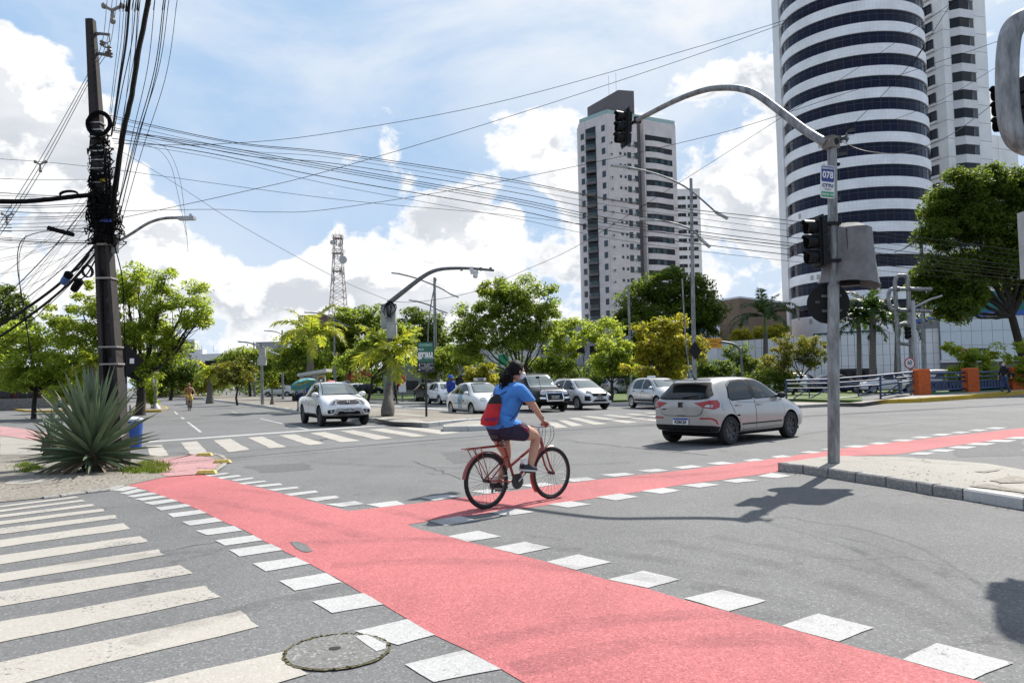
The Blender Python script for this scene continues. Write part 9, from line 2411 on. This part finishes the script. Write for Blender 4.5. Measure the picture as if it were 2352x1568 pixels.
# --- standing and walking figures
def walker(label, p, rz, skin, top, trousers, hairm, h=1.68, step=.16, sleeves=True, long_sl=False, shorts=False, maskm=None, hat=None, bag=None, arms=(0.1, -.1), bare=False, bent=None):
 t = thing('person', label, 'person', p, rz); k = h / 1.70; s = step
 J = [(0, 0, .94, .125, .150), (0, 0, 1.10, .105, .14), (.0, 0, 1.26, .105, .155), (0, 0, 1.38, .095, .165), (0, 0, 1.455, .055, .08), (.012, 0, 1.52, .048),
         (0, -.085, .90, .09), (s * .6, -.09, .50, .062), (s * .75, -.09, .32, .055), (s, -.09, .09, .038), (0, .085, .90, .09), (-s * .35, .09, .50, .062), (-s * .75, .09, .32, .055), (-s * 1.2, .09, .10, .038),
         (0, -.17, 1.39, .058), (arms[0] * .7, -.215, 1.14, .045), (arms[0] * 1.7, -.225, .93, .032), (arms[0] * 2.0, -.22, .88, .026), (0, .17, 1.39, .058), (arms[1] * .7, .215, 1.14, .045), (arms[1] * 1.7, .225, .93, .032), (arms[1] * 2.0, .22, .88, .026)]
 J = [tuple(v * k for v in j) for j in J]
 E = [(0, 1), (1, 2), (2, 3), (3, 4), (4, 5), (0, 6), (6, 7), (7, 8), (8, 9), (0, 10), (10, 11), (11, 12), (12, 13), (3, 14), (14, 15), (15, 16), (16, 17), (3, 18), (18, 19), (19, 20), (20, 21)]
 b = skin_body('body', J, E, skin, t, 0, 1)
 lo = .97 if long_sl else 1.17
 garment(b, 'shirt', top, t, lambda c: c.z > .93 * k and c.z < 1.49 * k and (abs(c.y) < .165 * k or c.z > lo * k), .014)
 garment(b, 'trousers', trousers, t, lambda c: c.z < .99 * k and c.z > (.55 if shorts else .10) * k and abs(c.y) < .19 * k, .012)
 head(t, (.02, 0, 1.61 * k), (1, 0), skin, hairm, .098 * k, maskm)
 for i in (17, 21): hand(t, J[i][:3], (.15, 0, -1), (0, -1 if i == 17 else 1, 0), skin, .35, k)
 for i in (9, 13): shoe(t, (J[i][0] - .01, J[i][1], .026), R(0 if i == 9 else 12), SHOE, INK, k)
 if hat:
  mb = MB(); c_ = Vector((.02, 0, 1.655 * k)); mb.lathe([(.20, -.03), (.19, .0), (.115, .02), (.11, .10), (.06, .13), (.001, .135)], 18, 0, None, c_); mb.build('hat', hat, t, smooth=60)
 return t
rz = lambda d: R(d)
p = G(2309, 901, .22)
w = walker('blonde woman in black top and jeans walking past the orange pillar', p, R(200), SKIN, BLACKC, JEANS, mat('hair_blonde', (.45, .30, .12), .5, var=.25, sc=30), 1.75, .15, long_sl=True, maskm=MASKW, arms=(.1, -.12))
hb_ = thing('handbag', 'black handbag on the arm of the blonde woman', 'handbag', p + Vector((.42, .05, .98)))
MB().prism([(-.18, -.12), (.18, -.12), (.20, .0), (.12, .12), (-.12, .12), (-.20, .0)], -.06, .06, 0, UP).build('pouch', BLACKC, hb_); mb = MB(); mb.tube(vcat([(-.12, 0, .1), (-.08, 0, .3), (.02, 0, .3), (.1, 0, .1)], 5), .012, 5); mb.build('strap', BLACKC, hb_)
p = P(1036, 915, 40); p.z = 0
walker('person in blue hooded jacket and wide blue hat behind the taxi', p, R(120), SKIN_D, mat('jacket_blue', (.01, .05, .32), .85, var=.25, sc=6), mat('trouser_blue', (.02, .03, .1), .9), None, 1.80, .05, long_sl=True, hat=mat('hat_blue', (.02, .08, .38), .8))
p = G(908, 926, 0.0)
w = walker('man in dark clothes walking by the bottle palm with a bag', p, R(5), SKIN_D, mat('shirt_darkgreen', (.012, .03, .018), .9), BLACKC, HAIR, 1.72, .12)
pb = thing('plastic_bag', 'pale plastic bag carried by the man beside the bottle palm', 'bag', p + Vector((-.15, -.25, .42))); MB().lathe([(.02, .42), (.05, .3), (.14, .1), (.13, -.05), (.01, -.1)], 10).build('bag', mat('bag_pale', (.45, .55, .55), .5), pb, smooth=60)
p = G(690, 944, .0); p = P(690, 944, 42.5); p.z = .1
w = walker('man in a grey shirt with a black shoulder bag by the pickup', p, R(80), SKIN_D, mat('shirt_grey', (.30, .31, .36), .9, var=.1), mat('jeans_dark', (.02, .03, .08), .9), mat('hair_grey', (.12, .11, .10), .8), 1.75, .05, long_sl=True)
sb_ = thing('shoulder_bag', 'black shoulder bag at the side of the grey-shirted man', 'bag', p + Vector((-.28, -.08, .72))); MB().box((0, 0, 0), (.24, .16, .34)).build('pouch', BLACKC, sb_); mb = MB(); mb.tube(vcat([(0, 0, .15), (.12, -.05, .5), (.3, -.02, .72)], 4), .02, 5); mb.build('strap', BLACKC, sb_)
p = P(707, 940, 43.5); p.z = .1
walker('man in a bright blue shirt standing behind the pickup bed', p, R(60), SKIN_D, mat('shirt_blue2', (.05, .16, .48), .9), BLACKC, mat('hair_grey', (.1, .1, .1), .8), 1.72, .04)
# --- shirtless cyclist coming up the avenue
p = G(434.5, 943); bh2 = R(-62); d_ = Vector((math.cos(bh2), math.sin(bh2), 0))
b2, BB2, pa2 = bicycle('plain dark bicycle ridden towards the camera on the left road', p, bh2, mat('bike_grey', (.08, .08, .09), .5), False)
t = thing('person', 'shirtless man in yellow shorts cycling towards the camera', 'person', p, bh2)
J2 = [(x * 1.0, y * (1.15 if i > 5 else 1.0), z, *r_) for i, (x, y, z, *r_) in enumerate(J)]
bd = skin_body('body', J2, E, SKIN_T, t, 0, 1)
garment(bd, 'shorts', mat('shorts_yellow', (.55, .36, .02), .8, var=.15), t, lambda c: c.z < 1.05 and ((c.y < 0 and c.x < .08 and c.z > .70) or (c.y >= 0 and c.z > .66)) and abs(c.y) < .3 and c.x < .12, .03)
head(t, (-.09, 0, 1.66), (1, 0), SKIN_T, None, .105)
for y, q in ((-.295, .145), (.30, .125)): hand(t, (q, y * 1.15, 1.03), (.9, 0, -.3), (.3, 0, .95), SKIN_T, .95)
for q in (BB2 + pa2 + Vector((-.045, -.16, .035)), BB2 - pa2 + Vector((-.045, .16, .035))): shoe(t, q, 0, mat('sandal', (.05, .03, .02), .8), INK)
